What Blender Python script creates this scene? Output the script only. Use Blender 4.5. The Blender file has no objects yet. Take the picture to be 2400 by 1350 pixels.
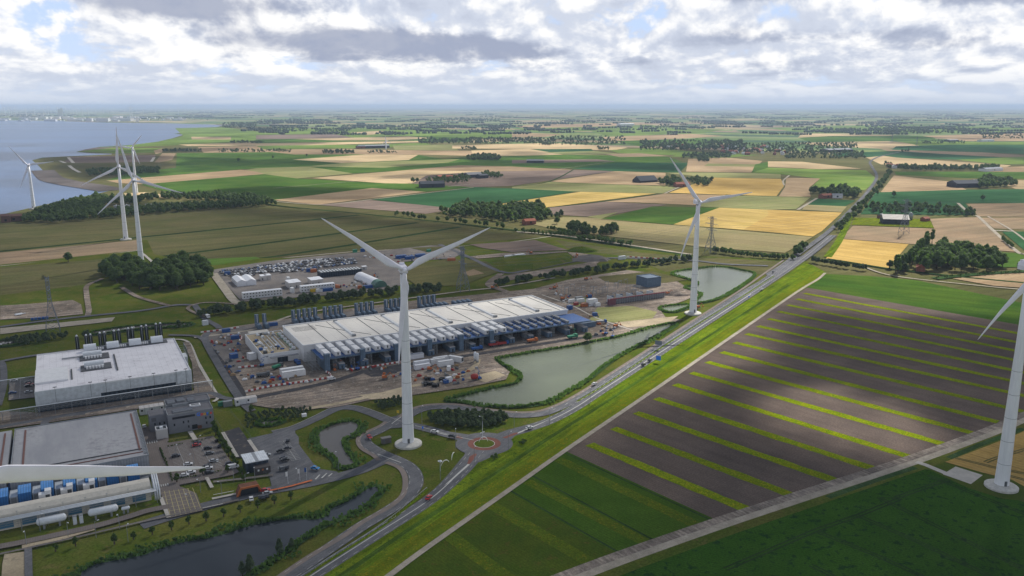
# Aerial view over data-centre sites, polders and wind turbines by an estuary
# cloud masses in the sky as (azimuth rad from +Y, tan elevation, half width, half height, strength)
DARKS = [(-0.37, 0.107, 0.11, 0.016, 1.45), (-0.19, 0.079, 0.12, 0.010, 0.7), (-0.20, 0.066, 0.15, 0.012, 0.75), (-0.10, 0.072, 0.11, 0.012, 0.7),
         (-0.15, 0.055, 0.15, 0.006, 0.5), (0.00, 0.058, 0.05, 0.014, 0.6), (0.275, 0.121, 0.07, 0.007, 1.1), (0.26, 0.078, 0.05, 0.010, 0.55),
         (0.46, 0.064, 0.07, 0.008, 0.5), (0.50, 0.108, 0.10, 0.008, 0.7), (0.36, 0.074, 0.12, 0.006, 0.4), (-0.52, 0.060, 0.12, 0.012, -0.35),
         (-0.36, 0.045, 0.09, 0.014, -0.4), (0.15, 0.052, 0.05, 0.006, 0.4), (-0.52, 0.095, 0.07, 0.018, -0.9), (0.30, 0.045, 0.06, 0.007, 0.4), (0.13, 0.09, 0.10, 0.015, -0.3)]
Z0 = -1.84   # level of the lowest ground sheet
ORD = 'first second third fourth fifth sixth seventh eighth ninth tenth eleventh twelfth thirteenth fourteenth fifteenth sixteenth seventeenth eighteenth nineteenth twentieth'.split()
import bpy, bmesh, math, random
import numpy as np
from mathutils import Vector, Matrix, noise as mnoise
from math import sin, cos, pi, radians as R, atan2, hypot, sqrt
random.seed(7); np.random.seed(7)
scene = bpy.context.scene
COL = scene.collection
# ------------------------------------------------------------------ camera
CH = 170.0; FPX = 1940.0; PITCH = math.atan((675-247.5)/FPX)
cd = bpy.data.cameras.new('camera'); cam = bpy.data.objects.new('camera', cd); COL.objects.link(cam)
cam.location = (0, 0, CH); cam.rotation_euler = (pi/2-PITCH, 0, 0)
cd.sensor_width = 36.0; cd.lens = 36.0*FPX/2400.0; cd.clip_start = 1.0; cd.clip_end = 400000.0
scene.camera = cam
# ------------------------------------------------------------------ render / exposure
scene.view_settings.view_transform = 'Standard'; scene.view_settings.look = 'None'
scene.view_settings.gamma = 1.0; scene.view_settings.exposure = 0.42
cy = scene.cycles
cy.use_denoising = True; cy.max_bounces = 5; cy.diffuse_bounces = 2; cy.glossy_bounces = 2
cy.volume_bounces = 0; cy.transparent_max_bounces = 10; cy.caustics_reflective = False; cy.caustics_refractive = False
# ------------------------------------------------------------------ sun
SUN_AZ = R(32); SUN_EL = R(40)          # azimuth clockwise from +Y
sd = bpy.data.lights.new('sun', 'SUN'); so = bpy.data.objects.new('sun', sd); COL.objects.link(so)
sd.energy = 5.0; sd.angle = R(0.53); sd.color = (1.0, 0.95, 0.87)
SUNV = Vector((sin(SUN_AZ)*cos(SUN_EL), cos(SUN_AZ)*cos(SUN_EL), sin(SUN_EL)))
so.rotation_euler = SUNV.to_track_quat('Z', 'Y').to_euler(); so.location = (0, 0, 3000)

# ------------------------------------------------------------------ node helper
class NT:
    def __init__(s, tree): s.t = tree; s.n = tree.nodes; s.l = tree.links
    def node(s, typ, **kw):
        n = s.n.new(typ)
        for k, v in kw.items(): setattr(n, k, v)
        return n
    def put(s, n, key, v):
        if v is None: return
        i = n.inputs[key]
        if isinstance(v, bpy.types.NodeSocket): s.l.new(v, i)
        else:
            if isinstance(v, (tuple, list)) and len(v) == 3 and i.type == 'RGBA': v = (*v, 1)
            i.default_value = v
    def m(s, op, a, b=None, c=None, clamp=False):
        n = s.node('ShaderNodeMath', operation=op, use_clamp=clamp)
        s.put(n, 0, a); s.put(n, 1, b); s.put(n, 2, c); return n.outputs[0]
    def vm(s, op, a, b=None):
        n = s.node('ShaderNodeVectorMath', operation=op); s.put(n, 0, a)
        if op == 'SCALE': s.put(n, 'Scale', b)
        else: s.put(n, 1, b)
        return n.outputs['Value'] if op in ('DOT_PRODUCT', 'LENGTH') else n.outputs[0]
    def sep(s, v): n = s.node('ShaderNodeSeparateXYZ'); s.put(n, 0, v); return n.outputs
    def comb(s, x, y, z=0.0):
        n = s.node('ShaderNodeCombineXYZ'); s.put(n, 0, x); s.put(n, 1, y); s.put(n, 2, z); return n.outputs[0]
    def noise(s, v, scale=1.0, detail=3.0, rough=0.5, dist=0.0):
        n = s.node('ShaderNodeTexNoise'); s.put(n, 'Vector', v); s.put(n, 'Scale', scale); s.put(n, 'Detail', detail)
        s.put(n, 'Roughness', rough); s.put(n, 'Distortion', dist); return n.outputs[0]
    def sm(s, v, a, b, lo=0.0, hi=1.0):
        n = s.node('ShaderNodeMapRange', interpolation_type='SMOOTHSTEP'); s.put(n, 0, v)
        for k, x in zip((1, 2, 3, 4), (a, b, lo, hi)): s.put(n, k, x)
        return n.outputs[0]
    def mix(s, f, a, b, mode='MIX'):
        n = s.node('ShaderNodeMix', data_type='RGBA', blend_type=mode)
        s.put(n, 0, f); s.put(n, 6, a); s.put(n, 7, b); return n.outputs[2]
    def white(s, v): n = s.node('ShaderNodeTexWhiteNoise', noise_dimensions='3D'); s.put(n, 0, v); return n.outputs[0]

# ------------------------------------------------------------------ world: Nishita sky with broken cumulus deck
world = bpy.data.worlds.new("World"); scene.world = world; world.use_nodes = True
wt = NT(world.node_tree); wt.n.clear()
wo = wt.node('ShaderNodeOutputWorld'); bg = wt.node('ShaderNodeBackground'); wt.l.new(bg.outputs[0], wo.inputs[0])
bg.inputs[1].default_value = 0.1
sky = wt.node('ShaderNodeTexSky', sky_type='NISHITA'); sky.sun_disc = False
sky.sun_elevation = SUN_EL; sky.sun_rotation = SUN_AZ; sky.altitude = 200; sky.dust_density = 1.5
tc = wt.node('ShaderNodeTexCoord').outputs['Generated']
dx, dy_, dz = wt.sep(tc)
hy = wt.m('MAXIMUM', wt.m('SQRT', wt.m('ADD', wt.m('MULTIPLY', dx, dx), wt.m('MULTIPLY', dy_, dy_))), 0.02)
az = wt.m('ARCTAN2', dx, dy_)                         # azimuth from +Y
el = wt.m('DIVIDE', dz, hy)                           # tan(elevation)
elp = wt.m('MAXIMUM', el, 0.0)
# deck: flat-bottomed clouds seen in perspective
inv = wt.m('DIVIDE', 1.0, wt.m('ADD', elp, 0.045))
px_ = wt.m('MULTIPLY', wt.m('SINE', az), inv); py_ = wt.m('MULTIPLY', wt.m('COSINE', az), inv)
nd = wt.noise(wt.comb(px_, wt.m('MULTIPLY', py_, 0.62), 3.0), 0.85, 6.0, 0.55, 0.25)
# billows in (azimuth, elevation) space; sizes shrink towards the horizon, lit from upper right
lel = wt.m('MULTIPLY', wt.m('LOGARITHM', wt.m('ADD', elp, 0.03), 2.718), 0.16)
pa = wt.comb(az, lel, 1.7)
n1 = wt.noise(pa, 13.5, 10.0, 0.59, 0.15)
n2 = wt.noise(wt.vm('ADD', pa, (0.008, 0.018, 0.0)), 13.5, 10.0, 0.59, 0.15)
relief = wt.m('SUBTRACT', n1, n2)
nl = wt.noise(wt.comb(wt.m('MULTIPLY', az, 0.55), lel, 9.3), 8.0, 3.0, 0.5)
# broad dark and bright masses (azimuth, tan-elevation, half widths, strength)
waz = wt.m('ADD', az, wt.m('MULTIPLY', wt.m('SUBTRACT', n1, 0.5), 0.13)); wel = wt.m('ADD', el, wt.m('MULTIPLY', wt.m('SUBTRACT', nd, 0.5), 0.025))
dark = None
for a0, e0, wa, we, st in DARKS:
    da = wt.m('DIVIDE', wt.m('SUBTRACT', waz, a0), wa); de = wt.m('DIVIDE', wt.m('SUBTRACT', wel, e0), we)
    q = wt.m('ADD', wt.m('MULTIPLY', da, da), wt.m('MULTIPLY', de, de))
    g = wt.m('MULTIPLY', wt.m('POWER', 2.718, wt.m('MULTIPLY', q, -1.0)), st)
    dark = g if dark is None else wt.m('ADD', dark, g)
cover = wt.m('ADD', wt.m('ADD', wt.m('MULTIPLY', nd, 0.25), wt.m('MULTIPLY', n1, 0.95)), wt.m('MULTIPLY', dark, 0.22))
cov = wt.sm(cover, 0.415, 0.54)
body = wt.m('ADD', wt.m('ADD', wt.m('MULTIPLY', wt.m('SUBTRACT', nd, 0.5), 0.4), wt.m('MULTIPLY', wt.m('SUBTRACT', nl, 0.5), 2.2)), 0.55)
body = wt.m('SUBTRACT', body, wt.m('MULTIPLY', relief, 4.6))
ccol = wt.mix(wt.sm(body, 0.0, 1.0), (8.0, 7.95, 7.9), (4.9, 5.3, 6.2))
dk = wt.m('ADD', dark, wt.m('ADD', wt.m('MULTIPLY', wt.m('SUBTRACT', n1, 0.5), 0.9), wt.m('SUBTRACT', wt.m('MULTIPLY', wt.m('SUBTRACT', nd, 0.5), 0.4), wt.m('MULTIPLY', relief, 2.6))))
ccol = wt.mix(wt.m('MULTIPLY', wt.sm(dk, 0.08, 0.95), 0.84), ccol, (2.5, 2.85, 3.9))
tk = wt.sm(body, 0.1, 0.9)
# higher up (above the picture) the cloud undersides are greyer
up = wt.sm(el, 0.16, 0.55)
ccol = wt.mix(up, ccol, wt.mix(tk, (2.8, 3.1, 3.8), (1.2, 1.4, 1.8)))
blue = wt.mix(wt.sm(el, 0.0, 0.12), (5.2, 6.1, 7.6), (4.3, 5.5, 7.7))
blue = wt.mix(wt.sm(el, 0.16, 0.6), blue, sky.outputs[0])
col = wt.mix(cov, blue, ccol)
hz = wt.sm(el, 0.0, 0.045, 1.0, 0.0)
col = wt.mix(wt.m('MULTIPLY', hz, 0.85), col, (4.7, 5.3, 6.4))
col = wt.mix(wt.sm(el, -0.02, 0.0, 1.0, 0.0), col, (2.0, 2.3, 2.6))
wt.put(bg, 0, col)

# ------------------------------------------------------------------ pixel <-> ground
def G(px, py, z=0.0):
    x = (px-1200)/FPX; y = -(py-675)/FPX
    d = cos(PITCH)+y*sin(PITCH); e = -sin(PITCH)+y*cos(PITCH)
    t = (z-CH)/e
    return (x*t, d*t)
def prj(X, Y, Z):
    d = Y*cos(PITCH)-(Z-CH)*sin(PITCH); u = Y*sin(PITCH)+(Z-CH)*cos(PITCH)
    return 1200+FPX*X/d, 675-FPX*u/d
def hfor(px, py, ytop):
    X, Y = G(px, py); lo, hi = 0.0, 169.0
    for _ in range(40):
        m = (lo+hi)/2
        if prj(X, Y, m)[1] > ytop: lo = m
        else: hi = m
    return lo
def ss(a, b, x):
    t = min(1, max(0, (x-a)/(b-a))); return t*t*(3-2*t)

# ------------------------------------------------------------------ materials
MATS = {}
def pm(name, col, rough=0.7, metal=0.0, var=0.0, vs=0.3, col2=None, spec=0.3):
    """painted / plain material with a little procedural unevenness"""
    if name in MATS: return MATS[name]
    m = bpy.data.materials.new(name); m.use_nodes = True; t = NT(m.node_tree); b = t.n['Principled BSDF']
    b.inputs['Roughness'].default_value = rough; b.inputs['Metallic'].default_value = metal
    b.inputs['Specular IOR Level'].default_value = spec
    if var > 0 or col2:
        pos = t.node('ShaderNodeNewGeometry').outputs['Position']
        n = t.noise(pos, vs, 4.0, 0.6)
        c2 = col2 or tuple(c*(1-var) for c in col)
        t.put(b, 'Base Color', t.mix(t.sm(n, 0.35, 0.65), col, c2))
    else: t.put(b, 'Base Color', col)
    MATS[name] = m; return m
def fm(name, c1, c2, patch=60.0, grain=1.2, gs=0.35, rows=None, big=0.25, rough=0.95, spots=None, streak=None, tram=None):
    """field material in world coordinates: patches, grain, rows"""
    if name in MATS: return MATS[name]
    m = bpy.data.materials.new(name); m.use_nodes = True; t = NT(m.node_tree); b = t.n['Principled BSDF']
    b.inputs['Roughness'].default_value = rough; b.inputs['Specular IOR Level'].default_value = 0.0
    pos = t.node('ShaderNodeNewGeometry').outputs['Position']
    n = t.noise(pos, 1.0/patch, 5.0, 0.6)
    c = t.mix(t.sm(n, 0.36, 0.64), c1, c2)
    if streak:
        ang, wid, lng, stren = streak
        a = R(ang); u = t.vm('DOT_PRODUCT', pos, (cos(a)/lng, sin(a)/lng, 0)); v = t.vm('DOT_PRODUCT', pos, (-sin(a)/wid, cos(a)/wid, 0))
        sn = t.noise(t.comb(u, v, 0.3), 1.0, 3.0, 0.6)
        f = t.sm(sn, 0.3, 0.7, 1-stren, 1+stren)
        c = t.vm('SCALE', c, f)
    g = t.noise(pos, 1.0/grain, 3.0, 0.7)
    f = t.sm(g, 0.25, 0.75, 1-gs, 1+gs)
    if rows:
        ang, sp, st = rows; a = R(ang)
        w = t.vm('DOT_PRODUCT', pos, (-sin(a)*2*pi/sp, cos(a)*2*pi/sp, 0))
        w = t.m('ADD', w, t.m('MULTIPLY', n, 1.5))
        sn = t.sm(t.m('SINE', w), -1.0, 1.0, 1-st, 1+st)
        f = t.m('MULTIPLY', f, sn)
    if tram:
        a = R(tram); w = t.m('ADD', t.vm('DOT_PRODUCT', pos, (-sin(a)/27, cos(a)/27, 0)), t.m('MULTIPLY', t.noise(pos, 0.004, 1.0), .5)); f = t.m('MULTIPLY', f, t.m('SUBTRACT', 1.0, t.m('MULTIPLY', t.m('LESS_THAN', t.m('FRACT', w), .055), .20)))
    bn = t.noise(pos, 1.0/(patch*6), 2.0, 0.5)
    f = t.m('MULTIPLY', f, t.sm(bn, 0.3, 0.7, 1-big, 1+big))
    if spots:
        sc, scale, th = spots
        s_ = t.noise(pos, 1.0/scale, 3.0, 0.65)
        c = t.mix(t.sm(s_, th, th+0.1), c, sc)
    t.put(b, 'Base Color', t.vm('SCALE', c, f))
    MATS[name] = m; return m

# ------------------------------------------------------------------ object helpers
def link(o, parent=None):
    COL.objects.link(o)
    if parent is not None: o.parent = parent
    return o
def tag(o, label=None, cat=None, group=None, kind=None):
    if label: o['label'] = label
    if cat: o['category'] = cat
    if group: o['group'] = group
    if kind: o['kind'] = kind
    return o
def empty(name, loc, rz=0.0, label=None, cat=None, group=None, sc=1.0):
    o = bpy.data.objects.new(name, None); o.location = loc; o.rotation_euler = (0, 0, rz); o.scale = (sc, sc, sc)
    link(o); return tag(o, label, cat, group)
class MB:
    def __init__(s): s.v = []; s.f = []
    def add(s, vs, fs):
        k = len(s.v); s.v += vs; s.f += [tuple(i+k for i in f) for f in fs]; return s
    def box(s, x, y, z, sx, sy, sz, rz=0.0, taper=1.0):
        """centre x,y, base z, full sizes"""
        c, q = cos(rz), sin(rz); vs = []
        for k, zz in ((1.0, z), (taper, z+sz)):
            for ax, ay in ((-1, -1), (1, -1), (1, 1), (-1, 1)):
                lx, ly = ax*sx*k/2, ay*sy*k/2
                vs.append((x+lx*c-ly*q, y+lx*q+ly*c, zz))
        return s.add(vs, [(3, 2, 1, 0), (4, 5, 6, 7), (0, 1, 5, 4), (1, 2, 6, 5), (2, 3, 7, 6), (3, 0, 4, 7)])
    def bar(s, a, b, w, n=4):
        """prism bar between 3-D points"""
        a, b = Vector(a), Vector(b); d = (b-a)
        if d.length < 1e-6: return s
        d.normalize(); up = Vector((0, 0, 1)) if abs(d.z) < 0.95 else Vector((1, 0, 0))
        e = d.cross(up).normalized(); g = d.cross(e)
        vs = []
        for p in (a, b):
            for i in range(n):
                t = 2*pi*(i+0.5)/n; vs.append(tuple(p+e*cos(t)*w/2+g*sin(t)*w/2))
        fs = [(i, (i+1) % n, n+(i+1) % n, n+i) for i in range(n)]
        fs += [tuple(range(n-1, -1, -1)), tuple(range(n, 2*n))]
        return s.add(vs, fs)
    def lathe(s, prof, n=16, cx=0, cy_=0, axis='z', base=(0, 0, 0)):
        vs = []
        for r, h in prof:
            for i in range(n):
                t = 2*pi*i/n
                if axis == 'z': p = (cx+r*cos(t), cy_+r*sin(t), h)
                elif axis == 'x': p = (base[0]+h, base[1]+r*cos(t), base[2]+r*sin(t))
                else: p = (base[0]+r*cos(t), base[1]+h, base[2]+r*sin(t))
                vs.append(p)
        fs = []
        for k in range(len(prof)-1):
            for i in range(n):
                fs.append((k*n+i, k*n+(i+1) % n, (k+1)*n+(i+1) % n, (k+1)*n+i))
        fs.append(tuple(range(n-1, -1, -1))); fs.append(tuple(range((len(prof)-1)*n, len(prof)*n)))
        return s.add(vs, fs)
    def prism(s, prof, y0, y1, axis='y'):
        """extrude a profile [(x,z)] from y0 to y1"""
        n = len(prof)
        if axis == 'y': vs = [(x, y0, z) for x, z in prof]+[(x, y1, z) for x, z in prof]
        else: vs = [(y0, x, z) for x, z in prof]+[(y1, x, z) for x, z in prof]
        fs = [(i, (i+1) % n, n+(i+1) % n, n+i) for i in range(n)]+[tuple(range(n-1, -1, -1)), tuple(range(n, 2*n))]
        return s.add(vs, fs)
    def gable(s, L, W, z0, h):
        """gable roof ridge along x"""
        return s.prism([(-W/2, z0), (W/2, z0), (0, z0+h)], -L/2, L/2, 'x')
    def build(s, name, mat, parent=None, smooth=False):
        me = bpy.data.meshes.new(name); me.from_pydata(s.v, [], s.f); me.update()
        bm = bmesh.new(); bm.from_mesh(me); bmesh.ops.recalc_face_normals(bm, faces=bm.faces); bm.to_mesh(me); bm.free()
        if smooth: me.polygons.foreach_set('use_smooth', [True]*len(me.polygons))
        me.materials.append(mat); o = bpy.data.objects.new(name, me); return link(o, parent)
def copy_tree(o, parent=None):
    c = o.copy(); COL.objects.link(c)
    if parent is not None: c.parent = parent
    for ch in list(o.children): copy_tree(ch, c)
    return c
def cr(pts, n=6, closed=False):
    """Catmull-Rom through points"""
    out = []; N = len(pts)
    rng = range(N) if closed else range(N-1)
    for i in rng:
        if closed: p = [pts[(i+k) % N] for k in (-1, 0, 1, 2)]
        else: p = [pts[max(0, i-1)], pts[i], pts[i+1], pts[min(N-1, i+2)]]
        for k in range(n):
            t = k/n
            out.append(tuple(0.5*((2*p[1][j])+(-p[0][j]+p[2][j])*t+(2*p[0][j]-5*p[1][j]+4*p[2][j]-p[3][j])*t*t+(-p[0][j]+3*p[1][j]-3*p[2][j]+p[3][j])*t**3) for j in (0, 1)))
    if not closed: out.append(pts[-1])
    return out
ZL = [Z0]
def sheet_w(name, mat, pts, dz=0.004, z=None):
    if z is None: ZL[0] += dz; z = ZL[0]
    me = bpy.data.meshes.new(name); me.from_pydata([(x, y, z) for x, y in pts], [], [tuple(range(len(pts)))]); me.update()
    if me.polygons[0].normal.z < 0: me.flip_normals()
    me.materials.append(mat); o = bpy.data.objects.new(name, me); link(o); return tag(o, kind='structure')
def sheet(name, mat, px, smooth=0, dz=0.004, z=None):
    w = [G(*p) for p in px]
    if smooth: w = cr(w, smooth, True)
    return sheet_w(name, mat, w, dz, z)
def strip_pts(w, width):
    L = []; Rr = []
    for i, p in enumerate(w):
        a = w[max(0, i-1)]; b = w[min(len(w)-1, i+1)]
        d = hypot(b[0]-a[0], b[1]-a[1]) or 1; nx, ny = -(b[1]-a[1])/d, (b[0]-a[0])/d
        wd = (width(i/(len(w)-1)) if callable(width) else width)/2
        L.append((p[0]+nx*wd, p[1]+ny*wd)); Rr.append((p[0]-nx*wd, p[1]-ny*wd))
    return L, Rr
def strip_w(name, mat, w, width, dz=0.004, z=None, off=0.0):
    if off: w = strip_pts(w, 2*off)[0] if off > 0 else strip_pts(w, -2*off)[1]
    if z is None: ZL[0] += dz; z = ZL[0]
    L, Rr = strip_pts(w, width); n = len(L)
    me = bpy.data.meshes.new(name)
    me.from_pydata([(x, y, z) for x, y in L]+[(x, y, z) for x, y in Rr], [], [(i, i+1, n+i+1, n+i) for i in range(n-1)]); me.update()
    if me.polygons[0].normal.z < 0: me.flip_normals()
    me.materials.append(mat); o = bpy.data.objects.new(name, me); link(o); return tag(o, kind='structure')
def strip(name, mat, px, width, smooth=6, dz=0.004, z=None, off=0.0):
    w = [G(*p) for p in px]
    if smooth and len(w) > 2: w = cr(w, smooth)
    return strip_w(name, mat, w, width, dz, z, off)
def inpoly(x, y, poly):
    r = False; n = len(poly); j = n-1
    for i in range(n):
        xi, yi = poly[i]; xj, yj = poly[j]
        if (yi > y) != (yj > y) and x < (xj-xi)*(y-yi)/(yj-yi)+xi: r = not r
        j = i
    return r
# ================================================================== LAND
def hexs(h):  # sRGB hex -> linear
    return tuple(((c/255+0.055)/1.055)**2.4 if c/255 > 0.04045 else c/255/12.92 for c in (int(h[i:i+2], 16) for i in (0, 2, 4)))
# --- base ground: patchwork of distant polders
def patchwork():
    m = bpy.data.materials.new('polder_land'); m.use_nodes = True; t = NT(m.node_tree); b = t.n['Principled BSDF']
    b.inputs['Roughness'].default_value = 0.95; b.inputs['Specular IOR Level'].default_value = 0.0
    pos = t.node('ShaderNodeNewGeometry').outputs['Position']
    wob = t.noise(pos, 0.0012, 2.0); wob = t.m('MULTIPLY', t.m('SUBTRACT', wob, 0.5), 900.0)
    def grid(ang, W, D, seed):
        a = R(ang)
        u = t.m('ADD', t.vm('DOT_PRODUCT', pos, (cos(a)/W, sin(a)/W, 0)), t.m('MULTIPLY', wob, 0.4/W))
        v = t.m('ADD', t.vm('DOT_PRODUCT', pos, (-sin(a)/D, cos(a)/D, 0)), t.m('MULTIPLY', wob, 0.5/D))
        row = t.m('FLOOR', v); off = t.white(t.comb(row, seed, 0.5))
        u2 = t.m('ADD', u, t.m('MULTIPLY', off, 3.0)); cell = t.m('FLOOR', u2)
        rnd = t.white(t.comb(cell, row, seed+0.7))
        fu = t.m('FRACT', u2); fv = t.m('FRACT', v)
        e = t.m('MINIMUM', t.m('MINIMUM', t.m('MULTIPLY', fu, W), t.m('MULTIPLY', t.m('SUBTRACT', 1.0, fu), W)), t.m('MULTIPLY', t.m('MINIMUM', fv, t.m('SUBTRACT', 1.0, fv)), D))
        return rnd, e
    r1, e1 = grid(28, 620, 330, 1.3); r2, e2 = grid(-20, 900, 260, 5.1)
    sel = t.sm(t.noise(pos, 0.00025, 1.0), 0.49, 0.50)
    rn = t.m('ADD', t.m('MULTIPLY', r1, t.m('SUBTRACT', 1.0, sel)), t.m('MULTIPLY', r2, sel))
    ed = t.m('ADD', t.m('MULTIPLY', e1, t.m('SUBTRACT', 1.0, sel)), t.m('MULTIPLY', e2, sel))
    rp = t.node('ShaderNodeValToRGB'); t.put(rp, 0, rn); cr_ = rp.color_ramp; cr_.interpolation = 'CONSTANT'
    cols = [(0, (.09, .14, .055)), (.13, (.14, .20, .075)), (.26, (.065, .115, .065)), (.38, (.33, .27, .16)), (.5, (.19, .24, .09)), (.6, (.25, .20, .14)), (.68, (.10, .16, .07)), (.78, (.36, .30, .18)), (.87, (.21, .25, .12)), (.95, (.16, .135, .11))]
    el_ = cr_.elements; el_[0].position = 0; el_[0].color = (*cols[0][1], 1); el_[1].position = cols[1][0]; el_[1].color = (*cols[1][1], 1)
    for p, c in cols[2:]: q = el_.new(p); q.color = (*c, 1)
    c = rp.outputs[0]
    g = t.noise(pos, 0.02, 4.0, 0.65); c = t.vm('SCALE', c, t.sm(g, 0.25, 0.75, 0.8, 1.2))
    c = t.mix(t.sm(ed, 3.0, 7.0, 0.75, 0.0), c, (.03, .055, .02))
    t.put(b, 'Base Color', c); return m
RAD = 120000.0
gm = bpy.data.meshes.new('ground'); gm.from_pydata([(-RAD, -3000, Z0), (RAD, -3000, Z0), (RAD, RAD, Z0), (-RAD, RAD, Z0)], [], [(0, 1, 2, 3)])
gm.materials.append(patchwork()); tag(link(bpy.data.objects.new('ground', gm)), kind='structure')

# --- field materials (world-space procedural)
F_ = dict(
 gold=fm('ripe_wheat', (.44, .30, .10), (.38, .255, .08), 50, 1.5, .15, (-49, 3.2, .06), streak=(-49, 8, 200, .10), tram=-49),
 goldL=fm('pale_wheat', (.50, .36, .13), (.42, .31, .10), 60, 2, .12, (-49, 4, .05), streak=(-49, 10, 300, .10), tram=-49),
 tan=fm('stubble', (.37, .27, .165), (.31, .225, .135), 70, 2, .12, (28, 4, .05), streak=(28, 9, 250, .10), tram=28),
 tanL=fm('dry_stubble', (.48, .365, .215), (.41, .315, .185), 80, 2, .10, streak=(20, 12, 300, .08), tram=118),
 tanB=fm('brown_stubble', (.27, .195, .125), (.22, .17, .11), 70, 2, .12, (28, 5, .06), streak=(28, 12, 280, .10), tram=28),
 soil=fm('bare_soil', (.128, .100, .084), (.102, .081, .070), 26, .8, .26, (-48.8, 1.6, .06), big=.12, streak=(-48.8, 5, 120, .07)),
 soilL=fm('grey_soil', (.19, .145, .12), (.16, .125, .105), 60, 2, .12, (28, 5, .05), streak=(28, 14, 260, .12), tram=28),
 potato=fm('potato_crop', (.030, .085, .035), (.038, .10, .042), 60, 1.5, .2, (28, 4, .08), streak=(28, 10, 260, .12), tram=28),
 green=fm('beet_crop', (.052, .112, .020), (.078, .135, .026), 60, 1.2, .22, (28, 3, .05), streak=(28, 10, 260, .14), tram=28),
 greenL=fm('grass_field', (.115, .185, .038), (.155, .215, .052), 70, 1.4, .18, streak=(28, 12, 300, .12)),
 olive=fm('rough_pasture', (.095, .098, .038), (.120, .110, .048), 70, 1.6, .2, streak=(28, 9, 220, .16)),
 oliveL=fm('barley_stubble', (.24, .235, .105), (.20, .215, .085), 70, 2, .12, (28, 6, .05), streak=(28, 10, 300, .12), tram=28),
 oliveT=fm('cut_meadow', (.30, .25, .13), (.26, .23, .11), 90, 2, .14, streak=(-35, 12, 300, .12), tram=-35),
 meadow=fm('meadow_grass', (.066, .097, .012), (.104, .110, .022), 22, 1.0, .32, big=.2, spots=((.115, .11, .03), 9, .57)),
 lawn=fm('mown_grass', (.062, .094, .013), (.078, .100, .017), 14, .8, .22, big=.15),
 verge=fm('verge_grass', (.085, .138, .007), (.120, .160, .009), 8, .8, .38, big=.15, streak=(57, 2, 40, .28), spots=((.05, .095, .008), 2.2, .56)),
 flower=fm('flowering_verge', (.120, .150, .007), (.092, .135, .008), 9, .7, .35, big=.1, spots=((.19, .165, .007), 1.6, .55), streak=(57, 2.5, 40, .2)),
 stripe=fm('mustard_strip', (.115, .175, .004), (.150, .200, .005), 7, .6, .42, big=.12, spots=((.24, .23, .008), 1.1, .52)),
 cropA=fm('leafy_crop', (.036, .078, .006), (.046, .090, .008), 18, .6, .30, (-48.8, 1.5, .07), big=.1),
 cropB=fm('weedy_crop', (.046, .078, .007), (.060, .086, .008), 12, .6, .30, (-48.8, 1.5, .05), big=.1, spots=((.075, .075, .012), 4, .58)),
 cropD=fm('dense_dark_crop', (.026, .076, .006), (.033, .088, .008), 12, .7, .38, (-24, 1.5, .08), big=.12, spots=((.012, .040, .010), 3, .55)),
 dirt=fm('site_dirt', (.25, .205, .165), (.165, .14, .12), 7, .8, .3, spots=((.34, .30, .25), 3.5, .57), streak=(28, 2.2, 30, .28)),
 sand=fm('pale_sand', (.42, .35, .24), (.36, .30, .21), 8, .7, .16, spots=((.28, .24, .17), 5, .58)),
 rubble=fm('gravel_yard', (.20, .18, .165), (.155, .145, .14), 12, .8, .2),
 track=fm('gravel_track', (.38, .34, .28), (.30, .27, .22), 5, .5, .18, big=.08),
 conc=fm('light_concrete', (.50, .47, .42), (.42, .40, .36), 4, .5, .12, big=.06),
 paver=fm('brick_paving', (.19, .165, .15), (.165, .145, .135), 8, .6, .14, (-61.5, .9, .05), big=.06),
 asph=fm('asphalt', (.145, .147, .156), (.115, .118, .128), 10, .7, .18, big=.12, streak=(57, 1.6, 60, .12), spots=((.16, .16, .165), 9, .6)),
 asphD=fm('fresh_asphalt', (.060, .060, .066), (.075, .072, .075), 10, .8, .18, big=.1, spots=((.13, .115, .10), 5, .58)),
 bike=fm('cycle_path', (.22, .185, .165), (.19, .165, .15), 6, .6, .1, big=.06),
 mud=fm('tidal_mud', (.12, .105, .10), (.10, .092, .09), 30, 2, .12),
 ditch=fm('ditch_weeds', (.020, .042, .014), (.030, .055, .018), 8, .8, .3),
 reedg=fm('reed_bed', (.035, .075, .022), (.050, .085, .030), 6, .6, .38, spots=((.06, .10, .05), 2, .55)),
 brick=fm('red_brick_paving', (.21, .095, .078), (.18, .085, .07), 4, .5, .12, big=.05),
)
white_paint = pm('road_paint', (.46, .46, .44), .6, var=.15, vs=.8)

def water_mat(name, deep, rough, wave, bumpd=0.25, aniso=1.0):
    m = bpy.data.materials.new(name); m.use_nodes = True; t = NT(m.node_tree); b = t.n['Principled BSDF']
    pos = t.node('ShaderNodeNewGeometry').outputs['Position']
    n = t.noise(t.vm('MULTIPLY', pos, (.25, 1, 1)) if aniso > 1 else pos, 1/(420.0 if aniso > 1 else 60.0), 3.0); t.put(b, 'Base Color', t.mix(t.sm(n, .35, .65), deep, tuple(c*(1.6 if aniso > 1 else 1.25) for c in deep)))  # sea: cloud-shadow streaks put into the colour as stretched noise; ponds: plain mottling
    b.inputs['Roughness'].default_value = rough; b.inputs['IOR'].default_value = 1.33; b.inputs['Specular IOR Level'].default_value = .28 if aniso > 1 else .5
    mp = t.vm('MULTIPLY', pos, (1.0, aniso, 1.0))
    h = t.noise(mp, 1.0/wave, 4.0, 0.65); bp = t.node('ShaderNodeBump'); bp.inputs['Distance'].default_value = bumpd
    bp.inputs['Strength'].default_value = 0.6; t.put(bp, 'Height', h); t.put(b, 'Normal', bp.outputs[0]); return m
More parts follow.
